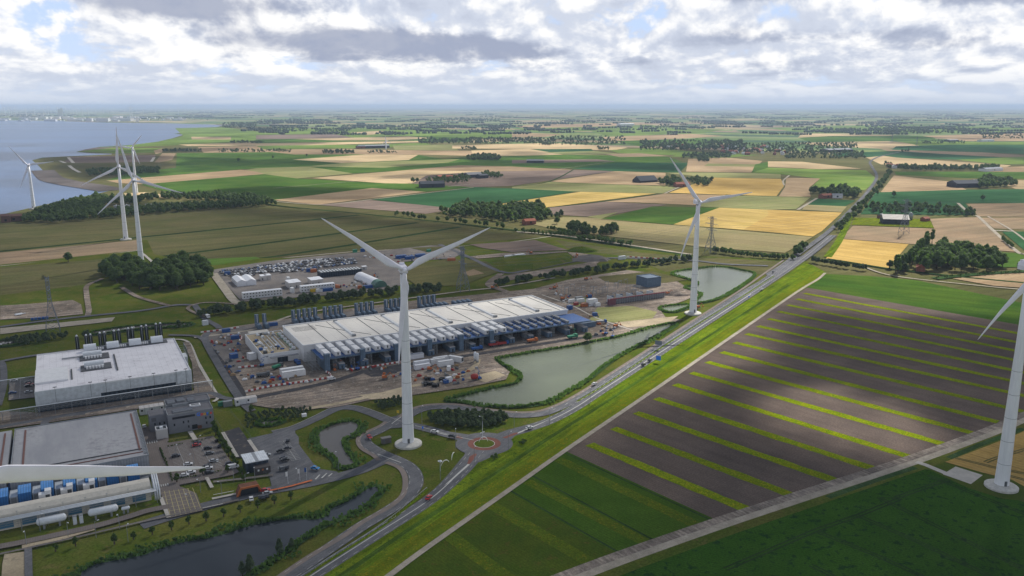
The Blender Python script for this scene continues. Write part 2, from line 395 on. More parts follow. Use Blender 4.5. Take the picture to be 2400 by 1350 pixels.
W_sea = water_mat('estuary_water', (.040, .078, .160), .30, 14, 1.6, 2.0)
W_pond = water_mat('lake_water', (.085, .102, .060), .14, 2.4, .30)
W_dark = water_mat('dark_water', (.022, .028, .034), .08, 1.6, .05)
W_grey = water_mat('grey_water', (.085, .078, .072), .12, 1.6, .08)

# --- coast and fields, far to near
D1 = 0.007
mead_near = [(-1500, 470), (0, 500), (262, 443), (105, 403), (75, 374), (178, 355), (330, 337), (430, 309), (522, 294), (700, 297), (1000, 330), (1500, 345), (2000, 360), (2600, 345), (3600, 420), (5000, 2600), (-3500, 2600)]
sheet('meadow', F_['olive'], mead_near, dz=.02)
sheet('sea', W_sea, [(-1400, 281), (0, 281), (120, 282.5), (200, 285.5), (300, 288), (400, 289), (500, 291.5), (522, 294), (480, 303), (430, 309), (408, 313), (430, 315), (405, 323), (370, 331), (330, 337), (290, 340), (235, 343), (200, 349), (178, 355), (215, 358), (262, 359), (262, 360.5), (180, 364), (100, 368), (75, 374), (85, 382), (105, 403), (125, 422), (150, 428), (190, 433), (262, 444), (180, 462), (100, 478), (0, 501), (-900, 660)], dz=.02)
def fields(lst, dz=D1):
    for m, pts in lst: sheet('field', F_[m], pts, dz=dz)
sheet('mudflat', F_['mud'], [(105, 404), (125, 422), (150, 428), (190, 433), (262, 444), (290, 440), (250, 432), (190, 424), (150, 415), (128, 403)], dz=D1)
fields([
 ('greenL', [(410, 300), (520, 297), (640, 312), (640, 330), (500, 336), (300, 344), (290, 341), (370, 331), (430, 318)]),
 ('soilL', [(150, 378), (165, 366), (365, 362), (357, 378), (172, 381)]), ('tanB', [(380, 358), (412, 358), (400, 380), (362, 379)]),
 ('olive', [(85, 376), (150, 380), (360, 382), (410, 372), (412, 392), (330, 410), (200, 412), (120, 400)]),
 ('greenL', [(180, 354), (260, 346), (380, 346), (380, 356), (262, 358)]), ('tan', [(360, 352), (382, 346), (380, 356), (365, 360)]),
 ('tanL', [(448, 320), (541, 320), (541, 326), (450, 326)]), ('tanL', [(418, 338), (600, 332), (620, 340), (440, 341)]),
 ('tan', [(463, 344), (560, 342), (640, 341), (640, 355), (478, 357)]), ('greenL', [(640, 300), (990, 296), (1150, 312), (1150, 323), (640, 322)]),
 ('green', [(600, 323), (860, 324), (930, 317), (1100, 322), (1100, 332), (600, 335)]),
 ('tanL', [(820, 310), (890, 306), (930, 309), (860, 316)]), ('tanL', [(690, 325), (960, 319), (1010, 323), (930, 328), (780, 328)]),
 ('soilL', [(600, 316), (780, 313), (830, 322), (600, 326)]), ('tanL', [(600, 335), (990, 329), (1000, 332), (750, 339), (600, 341)]),
 ('greenL', [(600, 341), (850, 338), (1000, 334), (1010, 338), (900, 345), (620, 349)]), ('tan', [(600, 350), (800, 348), (1000, 352), (1190, 352), (1100, 364), (990, 361), (690, 361), (640, 356)]),
 ('oliveL', [(920, 340), (1060, 338), (1075, 352), (925, 350)]), ('greenL', [(1020, 306), (1200, 303), (1200, 322), (1030, 319)]),
 ('tan', [(1200, 310), (1320, 314), (1280, 320), (1200, 321)]), ('tanL', [(1060, 340), (1293, 334), (1472, 345), (1440, 351), (1240, 348), (1060, 347)]),
 ('greenL', [(1200, 300), (1500, 290), (1560, 296), (1500, 306), (1250, 308)]), ('tan', [(1200, 294), (1450, 287), (1560, 290), (1380, 297), (1230, 300)]),
 ('greenL', [(1380, 305), (1560, 300), (1700, 303), (1640, 312), (1420, 318)]), ('tan', [(1400, 321), (1620, 313), (1700, 318), (1580, 325), (1440, 330)]),
 ('green', [(1440, 330), (1640, 324), (1740, 328), (1720, 334), (1500, 342)]), ('tanL', [(1880, 312), (2100, 316), (2050, 322), (1870, 322)]),
 ('green', [(1870, 322), (1950, 318), (2180, 318), (2200, 328), (1900, 332)]), ('tanL', [(1860, 334), (2080, 330), (2180, 338), (2080, 348), (1960, 343)]),
 ('tan', [(2160, 318), (2400, 312), (2400, 330), (2260, 330)]), ('greenL', [(1800, 300), (2100, 292), (2400, 300), (2400, 310), (1900, 312)]),
 ('greenL', [(2100, 330), (2400, 332), (2400, 340), (2180, 345)]), ('tanB', [(2060, 348), (2300, 356), (2400, 363), (2400, 369), (2090, 355)]),
 ('potato', [(2100, 342), (2230, 338), (2400, 338), (2400, 360), (2300, 356), (2090, 350)]), ('potato', [(1950, 358), (2100, 353), (2380, 370), (2340, 376), (2080, 368), (1960, 365)]),
 ('greenL', [(2240, 373), (2400, 366), (2400, 384), (2350, 384)]), ('tanL', [(2030, 368), (2070, 364), (2100, 368), (2370, 386), (2360, 390), (2300, 392), (2065, 384)]),
 ('green', [(2097, 401), (2500, 401), (2500, 419), (2268, 416), (2100, 408)]), ('tan', [(2300, 392), (2420, 388), (2450, 402), (2300, 401)]),
 ('tan', [(2095, 410), (2228, 424), (2266, 443), (2064, 449)]), ('tanL', [(2330, 420), (2450, 421), (2450, 444), (2380, 441)]), ('potato', [(2052, 449), (2260, 443), (2450, 441), (2450, 474), (2263, 474), (2280, 502), (2017, 500)]),
 ('tanB', [(2266, 476), (2450, 473), (2450, 506), (2294, 505)]), ('tanB', [(2300, 508), (2450, 507), (2450, 537), (2330, 533)]),
 ('greenL', [(1427, 351), (1527, 346), (1636, 355), (1603, 363), (1450, 358)]), ('potato', [(1245, 349), (1386, 348), (1391, 353), (1275, 356)]),
 ('tanL', [(1104, 352), (1240, 348), (1321, 361), (1200, 365), (1110, 364)]), ('oliveL', [(1321, 361), (1275, 356), (1391, 353), (1450, 359), (1380, 362)]),
 ('green', [(1100, 366), (1321, 362), (1560, 365), (1600, 378), (1444, 382), (1341, 393), (1090, 386), (1040, 372)]),
 ('tanB', [(1417, 360), (1502, 358), (1573, 365), (1452, 367)]), ('soilL', [(1200, 374), (1400, 372), (1440, 377), (1200, 382)]),
 ('potato', [(1341, 394), (1444, 380), (1616, 380), (1593, 403), (1442, 400)]), ('green', [(1200, 384), (1341, 393), (1310, 392), (1200, 392)]),
 ('greenL', [(1616, 355), (1780, 362), (1700, 369), (1570, 366)]),
 ('tan', [(1613, 372), (1700, 368), (1787, 376), (1760, 403), (1608, 401)]), ('oliveL', [(1660, 382), (1790, 384), (1780, 390), (1650, 388)]),
 ('tanL', [(1800, 377), (1880, 378), (2020, 394), (1920, 395), (1800, 390)]), ('greenL', [(1790, 391), (1920, 396), (2030, 398), (2058, 420), (1920, 417), (1830, 407), (1760, 403)]),
 ('green', [(1770, 384), (1800, 378), (1800, 392), (1762, 403)]),
 ('oliveL', [(1593, 403), (1760, 404), (1830, 407), (1830, 417), (1665, 415), (1560, 404)]),
 ('green', [(415, 358), (640, 356), (690, 361), (857, 361), (686, 373), (801, 381), (958, 374), (980, 362), (1040, 372), (1200, 376), (1200, 386), (990, 396), (827, 405), (721, 389), (600, 393), (564, 396), (248, 422), (300, 405), (412, 392)]),
 ('tanL', [(686, 373), (857, 361), (980, 362), (958, 374), (801, 381)]), ('oliveL', [(600, 393), (721, 389), (827, 405), (696, 417), (600, 411), (560, 400)]),
 ('oliveL', [(801, 381), (1078, 372), (1050, 380), (900, 392), (721, 389)]),
 ('tan', [(945, 398), (1078, 386), (1200, 389), (1345, 397), (1200, 400), (1104, 402)]), ('tanL', [(731, 416), (945, 398), (1130, 401), (993, 419), (965, 429), (900, 428)]),
 ('tan', [(248, 422), (564, 396.5), (600, 401), (620, 406), (420, 425), (330, 430), (280, 428)]),
 ('green', [(330, 431), (400, 425), (620, 407), (696, 417), (900, 428), (965, 429), (1092, 427), (1110, 437), (993, 448), (872, 439), (640, 467), (600, 464), (440, 457), (380, 445)]),
 ('tanL', [(290, 452), (340, 449), (400, 456), (390, 462), (300, 464)]),
 ('soilL', [(965, 429), (1000, 410), (1104, 402), (1345, 397), (1440, 400), (1200, 434), (1110, 437)]),
 ('tan', [(640, 467), (872, 439), (998, 448), (744, 478)]), ('soilL', [(744, 478), (867, 467), (1078, 487), (998, 499), (850, 487)]),
 ('potato', [(870, 466), (1110, 437), (1200, 440), (1355, 447), (1200, 471), (1078, 488)]),
 ('tan', [(1288, 424), (1442, 400), (1560, 404), (1560, 433), (1361, 430)]), ('oliveL', [(1200, 435), (1288, 425), (1540, 434), (1590, 436), (1553, 452), (1361, 448), (1200, 440)]),
 ('goldL', [(1100, 490), (1200, 472), (1361, 448), (1537, 452), (1286, 484), (1215, 488), (1120, 496)]), ('tan', [(1416, 471), (1555, 452), (1700, 456), (1690, 482), (1500, 473)]),
 ('soilL', [(1286, 485), (1416, 471), (1565, 478), (1440, 500), (1381, 506), (1280, 500)]), ('green', [(1409, 511), (1530, 482), (1686, 485), (1578, 524)]),
 ('oliveL', [(1376, 506), (1450, 495), (1409, 511)]), ('oliveL', [(1630, 482), (1690, 457), (1860, 458), (1900, 461), (1866, 488), (1800, 490)]),
 ('gold', [(1568, 450), (1669, 415), (1830, 418), (1838, 434), (1820, 458), (1700, 455)]), ('tan', [(1843, 415), (1923, 417), (1896, 439), (1900, 459), (1825, 459), (1840, 437)]),
 ('greenL', [(1923, 417), (2058, 420), (2027, 444), (1970, 446), (1896, 443)]), ('potato', [(1905, 464), (2006, 468), (1980, 482), (1888, 478)]), ('oliveT', [(1888, 478), (1985, 482), (1974, 495), (1880, 490)]),
 ('goldL', [(1578, 524), (1686, 485), (1800, 490), (1800, 503), (1740, 538)]), ('gold', [(1740, 538), (1800, 503), (1800, 490), (1974, 496), (1926, 540), (1905, 552)]),
 ('oliveT', [(1240, 522), (1320, 507), (1380, 508), (1578, 525), (1905, 553), (1880, 568), (1840, 590), (1660, 578), (1440, 553), (1300, 535)]),
 ('flower', [(2001, 508), (2178, 512), (2190, 532), (1996, 525)]), ('tanB', [(2000, 527), (2190, 534), (2180, 511), (2290, 507), (2328, 540), (2384, 588), (2130, 569), (1969, 557)]),
 ('gold', [(1969, 558), (2130, 570), (2080, 628), (1936, 604)]), ('green', [(2284, 584), (2390, 592), (2460, 622), (2290, 625)]), ('potato', [(2349, 541), (2500, 540), (2500, 600), (2400, 583)]),
 ('tan', [(2233, 650), (2330, 641), (2450, 635), (2450, 675), (2330, 667)]),
 ('meadow', [(-600, 640), (0, 590), (330, 556), (640, 488), (760, 487), (1020, 517), (1280, 552), (1300, 560), (1100, 572), (850, 606), (500, 622), (0, 690), (-600, 740)]),
 ('olive', [(-500, 600), (0, 533), (300, 520), (640, 488), (760, 487), (1020, 517), (1280, 552), (1200, 560), (1010, 574), (850, 592), (620, 608), (372, 618), (345, 560), (0, 590)]),
 ('tanB', [(-500, 640), (0, 590), (330, 560), (324, 584), (0, 618), (-500, 680)]),
])
strip('mudflat', F_['mud'], [(100, 398), (112, 411), (128, 421), (170, 430), (215, 437), (264, 445)], 55)
for L_ in ([(140, 376), (153, 381)], [(162, 387), (172, 395), (187, 403)], [(355, 378), (361, 368)], [(160, 368), (172, 381)]): strip('concrete_ramp', F_['conc'], L_, 9)
# canals, ditches, tracks between fields
for m, w, pts in [('ditch', 8, [(600, 468), (648, 480), (852, 500), (1200, 537), (1620, 597), (1700, 604)]), ('track', 6, [(1210, 541), (1300, 548), (1440, 567), (1620, 594)]),
  ('ditch', 10, [(-300, 618), (0, 587), (600, 527), (842, 502)]), ('ditch', 9, [(378, 599), (600, 571), (978, 520)]), ('ditch', 9, [(520, 612), (700, 591), (1078, 530)]),
  ('track', 4, [(0, 621), (180, 603), (322, 585)]), ('track', 4, [(484, 619), (800, 590), (880, 585), (1140, 571), (1290, 552)]), ('track', 4, [(640, 470), (760, 478), (870, 466), (1110, 438)]),
  ('track', 3, [(1312, 395), (1440, 377)]), ('ditch', 5, [(1200, 436), (1288, 424), (1345, 396)]), ('ditch', 6, [(1120, 496), (1215, 489), (1286, 484.5), (1416, 470.5), (1553, 452.5)]),
  ('ditch', 4, [(1409, 512), (1578, 525), (1750, 538), (1905, 553)]), ('ditch', 4, [(1540, 434), (1361, 429), (1288, 424)]), ('track', 4, [(1558, 452), (1592, 437)]),
  ('ditch', 4, [(1700, 455), (1820, 459), (1905, 463)]), ('track', 4, [(1838, 433), (1836, 422), (1850, 410)]), ('track', 5, [(1870, 490), (1915, 463)]), ('ditch', 4, [(1880, 491), (1974, 496)]),
  ('track', 5, [(2245, 474), (2275, 500), (2293, 506), (2330, 540), (2385, 588), (2400, 592)]), ('track', 3, [(2315, 505), (2375, 540), (2420, 575)]), ('conc', 5, [(2328, 538), (2375, 540)]),
  ('verge', 9, [(1996, 500), (1970, 556), (1940, 600)]), ('ditch', 6, [(1938, 604), (1990, 612), (2090, 628), (2250, 646), (2400, 660)]), ('reedg', 10, [(2190, 650), (2290, 640), (2420, 632)]),
  ('track', 3, [(2030, 625), (2100, 645), (2300, 667), (2400, 676)]), ('ditch', 3, [(1940, 648), (2100, 665), (2385, 707)]), ('track', 2.5, [(640, 440), (1000, 409)]),
  ('ditch', 8, [(0, 647), (260, 617), (430, 606)]), ('track', 3, [(180, 358), (420, 345), (600, 341)]), ('track', 4, [(1050, 436), (1110, 430), (1160, 428)])]:
    strip('canal' if m == 'ditch' and w == 8 else {'ditch': 'ditch', 'track': 'track', 'conc': 'track', 'verge': 'verge', 'reedg': 'reed_ground'}[m], F_[m], pts, w, dz=.005)
# --- near left: rough meadow around the sites
sheet('meadow', F_['meadow'], [(-900, 700), (0, 622), (322, 586), (420, 606), (800, 600), (1120, 572), (1300, 556), (1620, 598), (1860, 606), (1900, 612), (1700, 760), (1300, 980), (1100, 1120), (500, 1500), (-1500, 1500)], dz=.012)
sheet('meadow', F_['olive'], [(1300, 560), (1500, 590), (1620, 600), (1860, 612), (1800, 645), (1700, 625), (1560, 635), (1470, 600), (1330, 580)], dz=.008)
fields([
 ('olive', [(0, 625), (240, 605), (250, 640), (200, 665), (0, 690)]),
 ('green', [(430, 607), (600, 600), (610, 604), (500, 620)]),
], .006)
# ================================================================== NEAR GROUND
SITE = R(28.5); EU = (cos(SITE), sin(SITE)); EV = (-sin(SITE), cos(SITE))
def uv(px, py, z=0.0): X, Y = G(px, py, z); return X*EU[0]+Y*EU[1], X*EV[0]+Y*EV[1]
def xy(u, v): return u*EU[0]+v*EV[0], u*EU[1]+v*EV[1]
# --- right side fields
track_px = [(1934, 638), (1918, 652), (1886, 671), (1845, 698), (1700, 797), (1500, 934), (1340, 1042), (1200, 1140), (1000, 1280), (905, 1350), (780, 1440)]
sheet('field', fm('leafy_green_field', (.040, .088, .014), (.062, .110, .016), 60, 1.2, .22, (-30, 3, .05), streak=(-30, 10, 260, .14)), [(1934, 640), (2040, 645), (2150, 655), (2385, 705), (2600, 745), (2600, 800), (2380, 758), (1888, 671)])
sheet('field', F_['soil'], [(1886, 671), (2380, 757), (2700, 815), (2700, 900), (2400, 978), (2335, 1003), (2140, 1080), (1705, 1222), (1500, 1300), (1340, 1360), (700, 1500), (905, 1350), (1200, 1140), (1340, 1042), (1500, 934), (1700, 797), (1845, 698)])
F_['fl2'] = fm('yellowing_crop', (.075, .105, .006), (.060, .096, .007), 7, .6, .38, big=.1, spots=((.13, .125, .008), 1.4, .56))
def between(name, mat, a, b, c, d, z=None): sheet(name, mat, [a, b, c, d], dz=.005)
between('field', F_['cropA'], (1325, 1053), (1697, 1222), (1565, 1282), (1233, 1120))
between('field', F_['cropA'], (1233, 1120), (1565, 1282), (1480, 1312), (1190, 1150))
between('field', F_['cropB'], (1192, 1148), (1480, 1312), (1180, 1450), (760, 1440))
for a, b, w, m in [((1308, 1072), (1655, 1236), 6.2, 'fl2'), ((1236, 1124), (1532, 1276), 6.0, 'fl2'), ((1150, 1178), (1405, 1326), 6.5, 'fl2'), ((1050, 1248), (1230, 1380), 6.5, 'fl2')]:
    strip('flower_strip', F_[m], [a, b], w, smooth=0)
for a, b in [((1321, 1056), (1692, 1226)), ((1246, 1110), (1572, 1282)), ((1195, 1145), (1490, 1312))]:
    strip('ditch', F_['ditch'], [a, b], 1.0, smooth=0)
for a, b in [((1372, 1033), (1768, 1197)), ((1428, 996), (1866, 1160)), ((1480, 960), (1972, 1127)), ((1528, 927), (2055, 1097)), ((1573, 895), (2139, 1069)), ((1612, 868), (2215, 1038)),
             ((1648, 843), (2283, 1012)), ((1682, 820), (2344, 987)), ((1713, 798), (2420, 966)), ((1741, 778), (2500, 946)), ((1768, 760), (2500, 917)), ((1793, 743), (2500, 891)), ((1817, 726), (2500, 866)),
             ((1839, 711), (2500, 843)), ((1860, 697), (2500, 822)), ((1878, 684), (2500, 800))]:
    wa = [G(*a), G(*b)]; d = hypot(wa[1][0]-wa[0][0], wa[1][1]-wa[0][1]); ux, uy = (wa[1][0]-wa[0][0])/d, (wa[1][1]-wa[0][1])/d
    w = [(wa[0][0]+ux*(3+k*(d-4)/24)+random.uniform(-.15, .15), wa[0][1]+uy*(3+k*(d-4)/24)+random.uniform(-.15, .15)) for k in range(25)]
    strip_w('mustard_strip', F_['stripe'], w, lambda t: 6.2+random.uniform(-.6, .6))
# gravel road, headland with turning marks, dark crop and wheat below
gr = [(2520, 932), (2400, 982), (2340, 1008), (2150, 1078), (1900, 1160), (1700, 1226), (1500, 1296), (1350, 1352), (1150, 1430)]
strip('headland', fm('rutted_headland', (.25, .215, .18), (.17, .145, .125), 4, .5, .34, (-58, 2.3, .10), streak=(-58, 1.2, 9, .25)), gr, 5, off=-4.2)
sheet('field', F_['cropD'], [(1240, 1440), (1380, 1365), (1505, 1318), (1700, 1248), (1900, 1180), (2150, 1097), (2180, 1093), (2290, 1140), (2400, 1172), (2700, 1260), (2700, 1600), (1300, 1600)])
sheet('field', F_['gold'], [(2212, 1078), (2290, 1042), (2420, 1000), (2700, 900), (2700, 1230), (2405, 1142), (2370, 1120), (2300, 1103)])
sheet('meadow', F_['lawn'], [(2130, 1092), (2160, 1080), (2235, 1062), (2215, 1080), (2300, 1104), (2375, 1122), (2412, 1142), (2400, 1170), (2350, 1165), (2270, 1140), (2180, 1098)])
strip('meadow', F_['meadow'], gr, 5.5, off=4.6); strip('ditch', F_['reedg'], [(2400, 1001), (2300, 1038), (2225, 1070)], 3.2, smooth=3)
strip('ditch', F_['reedg'], [(2146, 1092), (2060, 1120), (1940, 1162)], 3.0, smooth=3)
strip('gravel_road', F_['track'], gr, 4.0)
strip('gravel_path', F_['conc'], [(2148, 1079), (2170, 1086), (2218, 1106)], 3.4, smooth=0)
sheet('concrete_slab', F_['conc'], [(2210, 1108), (2240, 1090), (2304, 1110), (2276, 1131)])
for L_ in [[(2175, 1110), (2400, 1200), (2500, 1245)], [(2110, 1165), (2060, 1162), (2400, 1330)], [(2008, 1203), (2150, 1265), (2330, 1350)], [(2110, 1165), (2010, 1205), (1915, 1238), (1700, 1330)], [(1918, 1243), (2060, 1300), (2170, 1350)], [(2225, 1120), (2100, 1163)], [(1900, 1320), (1960, 1350)]]:
    for o_ in (-.9, .9): strip('tramline', F_['ditch'], L_, .75, smooth=0, off=o_)
for L_ in [[(2240, 1070), (2330, 1092), (2420, 1110)], [(2310, 1080), (2330, 1072), (2420, 1045)], [(2360, 1110), (2420, 1126)]]:
    for o_ in (-.8, .8): strip('tramline', F_['olive'], L_, .75, smooth=0, off=o_)
# --- verge of the dual carriageway
sheet('grass_verge', F_['verge'], [(560, 1500), (700, 1350), (990, 1172), (1085, 1095), (1150, 1050), (1215, 1012), (1340, 950), (1430, 905), (1600, 800), (1750, 704), (1850, 640), (1885, 615), (1905, 620), (1936, 637), (1920, 655), (1845, 700), (1700, 800), (1500, 936), (1340, 1044), (1200, 1142), (1000, 1282), (880, 1370), (700, 1500)])
strip('flower_strip', F_['flower'], track_px, 9, off=-6.0)
strip('ditch', fm('grassy_ditch', (.045, .085, .010), (.060, .105, .014), 4, .7, .35, streak=(57, 1.2, 25, .3)), track_px[2:], 2.6, off=-15)
strip('farm_track', F_['track'], track_px, 2.8)
sheet('grass_verge', F_['verge'], [(1300, 975), (1350, 930), (1440, 875), (1500, 835), (1650, 740), (1700, 716), (1780, 668), (1815, 630), (1850, 606), (1870, 612), (1760, 676), (1600, 770), (1450, 872), (1350, 945)])
# --- roads
R1 = [(560, 1420), (700, 1330), (800, 1262), (850, 1228), (905, 1196), (950, 1165), (973, 1135), (973, 1110), (958, 1090), (931, 1075), (895, 1060), (864, 1042), (854, 1029), (861.5, 1018.5), (885, 1008), (918.5, 990), (947, 977), (970, 964), (999, 954), (1035, 951), (1082, 953.7), (1139, 963), (1204, 970.6), (1256, 969), (1295, 959), (1350, 933), (1420, 890), (1600, 776), (1750, 680), (1800, 650), (1862, 600), (1940, 543), (2000, 485), (2040, 440), (2055, 412), (2044, 390), (2040, 378), (2062, 366), (2108, 356)]
R2 = [(590, 1440), (720, 1352), (860, 1262), (1000, 1173), (1060, 1122), (1102, 1075), (1120, 1054)]
R3 = [(1160, 1028), (1195, 1013), (1240, 1000), (1290, 983), (1350, 952), (1430, 900), (1610, 784), (1760, 688), (1815, 652), (1880, 607), (1952, 550)]
R4 = [(925, 989), (973, 995.5), (1009, 1004), (1048, 1015), (1085, 1024), (1110, 1029)]
R5 = [(640, 1012), (690, 1000), (744, 976), (789, 955), (828, 953), (867, 964), (916, 984), (935, 990)]
R6 = [(330, 1228), (420, 1200), (555, 1163), (633, 1146), (722, 1130), (800, 1112), (850, 1097), (890, 1080), (915, 1070)]
AS = F_['asph']
sheet('forecourt', AS, [(581, 1025), (640, 1012), (682, 1000), (700, 1022), (700, 1042), (722, 1073), (750, 1096), (790, 1102), (800, 1120), (730, 1136), (640, 1150), (630, 1110), (610, 1060)])
strip('road', AS, [(675, 1005), (675.6, 1018), (684, 1042), (706, 1073), (728, 1100), (760, 1112)], 7.5)
strip('road', AS, R5, 7.0); strip('road', AS, R6, 7.6); strip('road', AS, R4, 7.2)
strip('road', AS, R2, lambda t: 7.4+2.2*ss(.55, .85, t)-1.0*ss(.9, 1, t)); strip('road', AS, R3, lambda t: 9.0-1.8*ss(.12, .35, t)+3.2*ss(.86, .94, t)); strip('road', AS, R1, lambda t: 7.0)
sheet('junction', AS, [(905, 978), (945, 968), (940, 985), (975, 990), (985, 1000), (945, 999), (900, 1003), (880, 1012), (875, 1003), (900, 992)])
sheet('junction', AS, [(850, 1088), (880, 1070), (885, 1056), (905, 1058), (950, 1082), (945, 1092), (905, 1084), (875, 1094)])
sheet('junction', AS, [(1795, 640), (1840, 613), (1905, 588), (1885, 610), (1850, 634), (1810, 656)])
# roundabout
RX, RY = G(1135, 1037)
circ = lambda r, n=48: [(RX+r*cos(2*pi*i/n), RY+r*sin(2*pi*i/n)) for i in range(n)]
sheet_w('roundabout', AS, circ(14.8)); sheet('junction', AS, [(1090, 1060), (1085, 1046), (1080, 1020), (1060, 1010), (1110, 1018), (1160, 1018), (1200, 1006), (1215, 1012), (1190, 1035), (1180, 1055), (1130, 1078), (1095, 1090), (1078, 1082)])
sheet_w('roundabout_apron', F_['brick'], circ(8.6)); sheet_w('roundabout_line', white_paint, circ(5.5)); sheet_w('roundabout_island', F_['lawn'], circ(5.2))
for P_ in ([(1095, 1084), (1100, 1068), (1113, 1060), (1118, 1062), (1110, 1074), (1101, 1085)], [(1177, 1023), (1205, 1012), (1214, 1011), (1213, 1014), (1186, 1025)], [(1050, 1016), (1075, 1019), (1088, 1024), (1082, 1026), (1062, 1021)]):
    sheet('traffic_island', F_['brick'], P_)
for P_ in ([(1096, 1085), (1101, 1086), (1085, 1100), (1060, 1122), (1040, 1136), (1062, 1116)], [(1214, 1011), (1213, 1014), (1240, 1003), (1262, 993), (1290, 980), (1255, 994)], [(1024, 1012), (1050, 1018), (1047, 1016), (1026, 1010.5)]):
    sheet('hatched_marking', white_paint, P_)
strip('grass_median', F_['verge'], [(1352, 939), (1430, 892), (1600, 781), (1755, 684), (1815, 645)], 1.6)
strip('grass_median', F_['verge'], [(600, 1425), (760, 1318), (900, 1228), (1005, 1143)], 1.5)
# bike path
BK = F_['bike']
strip('cycle_path', BK, [(620, 1372), (720, 1304), (810, 1250), (838, 1228), (880, 1203), (920, 1180), (945, 1155), (950, 1125), (944, 1103), (930, 1090), (905, 1081)], 2.6)
strip('cycle_path', BK, [(888, 1076), (874, 1064), (850, 1050), (840, 1035), (842, 1022), (860, 1010), (890, 996), (905, 986)], 2.4)
strip('cycle_path', BK, [(935, 975), (960, 958), (995, 947.5), (1040, 944.5), (1085, 947), (1140, 956), (1204, 963.5), (1256, 962), (1295, 951), (1345, 927), (1415, 884), (1590, 772), (1735, 679), (1795, 637), (1840, 606)], 2.4)
# lane markings
def dashes(px, off, seg, gap, w=.28, smooth=10):
    p = cr([G(*q) for q in px], smooth)
    if off: p = strip_pts(p, abs(off)*2)[0 if off > 0 else 1]
    acc = 0; on = True; cur = [p[0]]; vs = []; fs = []
    ZL[0] += .004; z = ZL[0]
    for a, b in zip(p, p[1:]):
        d = hypot(b[0]-a[0], b[1]-a[1]); t0 = 0.0
        while d-t0 > 1e-6:
            lim = (seg if on else gap)-acc; st = min(lim, d-t0); t1 = t0+st; acc += st
            if on:
                nx, ny = -(b[1]-a[1])/d*w/2, (b[0]-a[0])/d*w/2
                q0 = (a[0]+(b[0]-a[0])*t0/d, a[1]+(b[1]-a[1])*t0/d); q1 = (a[0]+(b[0]-a[0])*t1/d, a[1]+(b[1]-a[1])*t1/d)
                k = len(vs); vs += [(q0[0]+nx, q0[1]+ny, z), (q0[0]-nx, q0[1]-ny, z), (q1[0]-nx, q1[1]-ny, z), (q1[0]+nx, q1[1]+ny, z)]; fs.append((k, k+1, k+2, k+3))
            if acc >= (seg if on else gap)-1e-6: acc = 0; on = not on
            t0 = t1
    me = bpy.data.meshes.new('lane_marking'); me.from_pydata(vs, [], fs); me.update(); me.materials.append(white_paint)
    tag(link(bpy.data.objects.new('lane_marking', me)), kind='structure')
for o_ in (2.9, -2.9): dashes(R1[:24], o_, 3, 3, .16)
for o_ in (2.9, -2.9): dashes(R1[24:32], o_, 3, 3, .16)
dashes(R1[24:34], 0, 3, 9, .22)
for o_ in (3.0, -3.0): dashes(R2, o_, 3, 3, .17)
dashes(R2[:5], 0, 500, 1, .5)
for o_ in (3.1, -3.1): dashes(R3[2:], o_, 3, 3, .17)
dashes(R3[3:8], 0, 500, 1, .5); dashes(R3[7:], .8, 3, 3, .5)
dashes(R4[1:], 0, 500, 1, .4); dashes(R5, 3.2, 500, 1, .25)
for P_ in ([(737, 1121), (748, 1110), (751, 1110), (741, 1121)], [(752, 1118), (764, 1107), (767, 1107), (756, 1118)], [(768, 1114), (777, 1107), (780, 1107), (772, 1114)]): sheet('hatched_marking', white_paint, P_)
for a, b in [((885, 1062), (940, 1082)), ((918, 991), (940, 975))]: strip('give_way_line', white_paint, [a, b], .5, smooth=0)
# --- ponds (water, reed ground around)
PONDS = [
 ('pond', W_dark, [(120, 1400), (184, 1350), (193, 1337), (222, 1321), (262, 1312), (333, 1299), (367, 1285.6), (422, 1270), (470, 1262), (525, 1250), (570, 1235), (610, 1225), (675, 1215), (737.5, 1215), (770, 1205), (777.5, 1190), (825, 1168), (850, 1151), (868, 1141), (886, 1140), (884, 1156), (864, 1173), (825, 1197), (780, 1216), (750, 1230), (712, 1255), (675, 1280), (645, 1300), (600, 1330), (575, 1350), (500, 1420)]),
 ('pond', W_grey, [(828, 988), (842, 1001), (826, 1016), (804, 1030), (803, 1047), (818, 1068), (829, 1087), (800, 1092), (788, 1073), (756, 1047), (746, 1018), (764, 1002), (793, 990)]),
 ('lake', W_pond, [(1048, 938), (1088, 926.6), (1150, 911), (1201, 900), (1223, 889), (1223, 875.6), (1205.6, 864), (1183, 853), (1170, 844), (1174, 839), (1205.6, 833), (1283, 820), (1372, 804), (1450, 789), (1500, 776), (1540, 764), (1583, 757), (1563, 772), (1515, 797), (1464.5, 822), (1421.7, 850), (1372, 889), (1317, 920), (1283, 938), (1250, 946.6), (1194, 951), (1150, 948), (1105.6, 942), (1074, 938)]),
 ('lake', W_pond, [(1578, 638), (1641, 628), (1691, 624.5), (1741.6, 633), (1767, 641), (1741.6, 663.6), (1678.6, 699), (1633, 709), (1636, 700), (1648, 688), (1628, 680), (1608, 672), (1638, 665), (1628, 657), (1600, 648)]),
 ('pond', W_pond, [(1550, 721.5), (1565, 716.5), (1613, 712.7), (1616, 717), (1583, 729), (1560, 728)]),
 ('canal_water', W_grey, [(219, 777), (275, 768), (330, 762), (428, 757), (450, 758), (430, 763), (330, 770), (225, 783)]),
 ('pond', W_grey, [(-40, 802), (30, 797), (58, 801), (40, 807), (0, 811), (-50, 815)]),
 ('pond', W_grey, [(604, 990), (630, 986), (660, 984), (650, 990), (625, 994.5)])]
PW = []
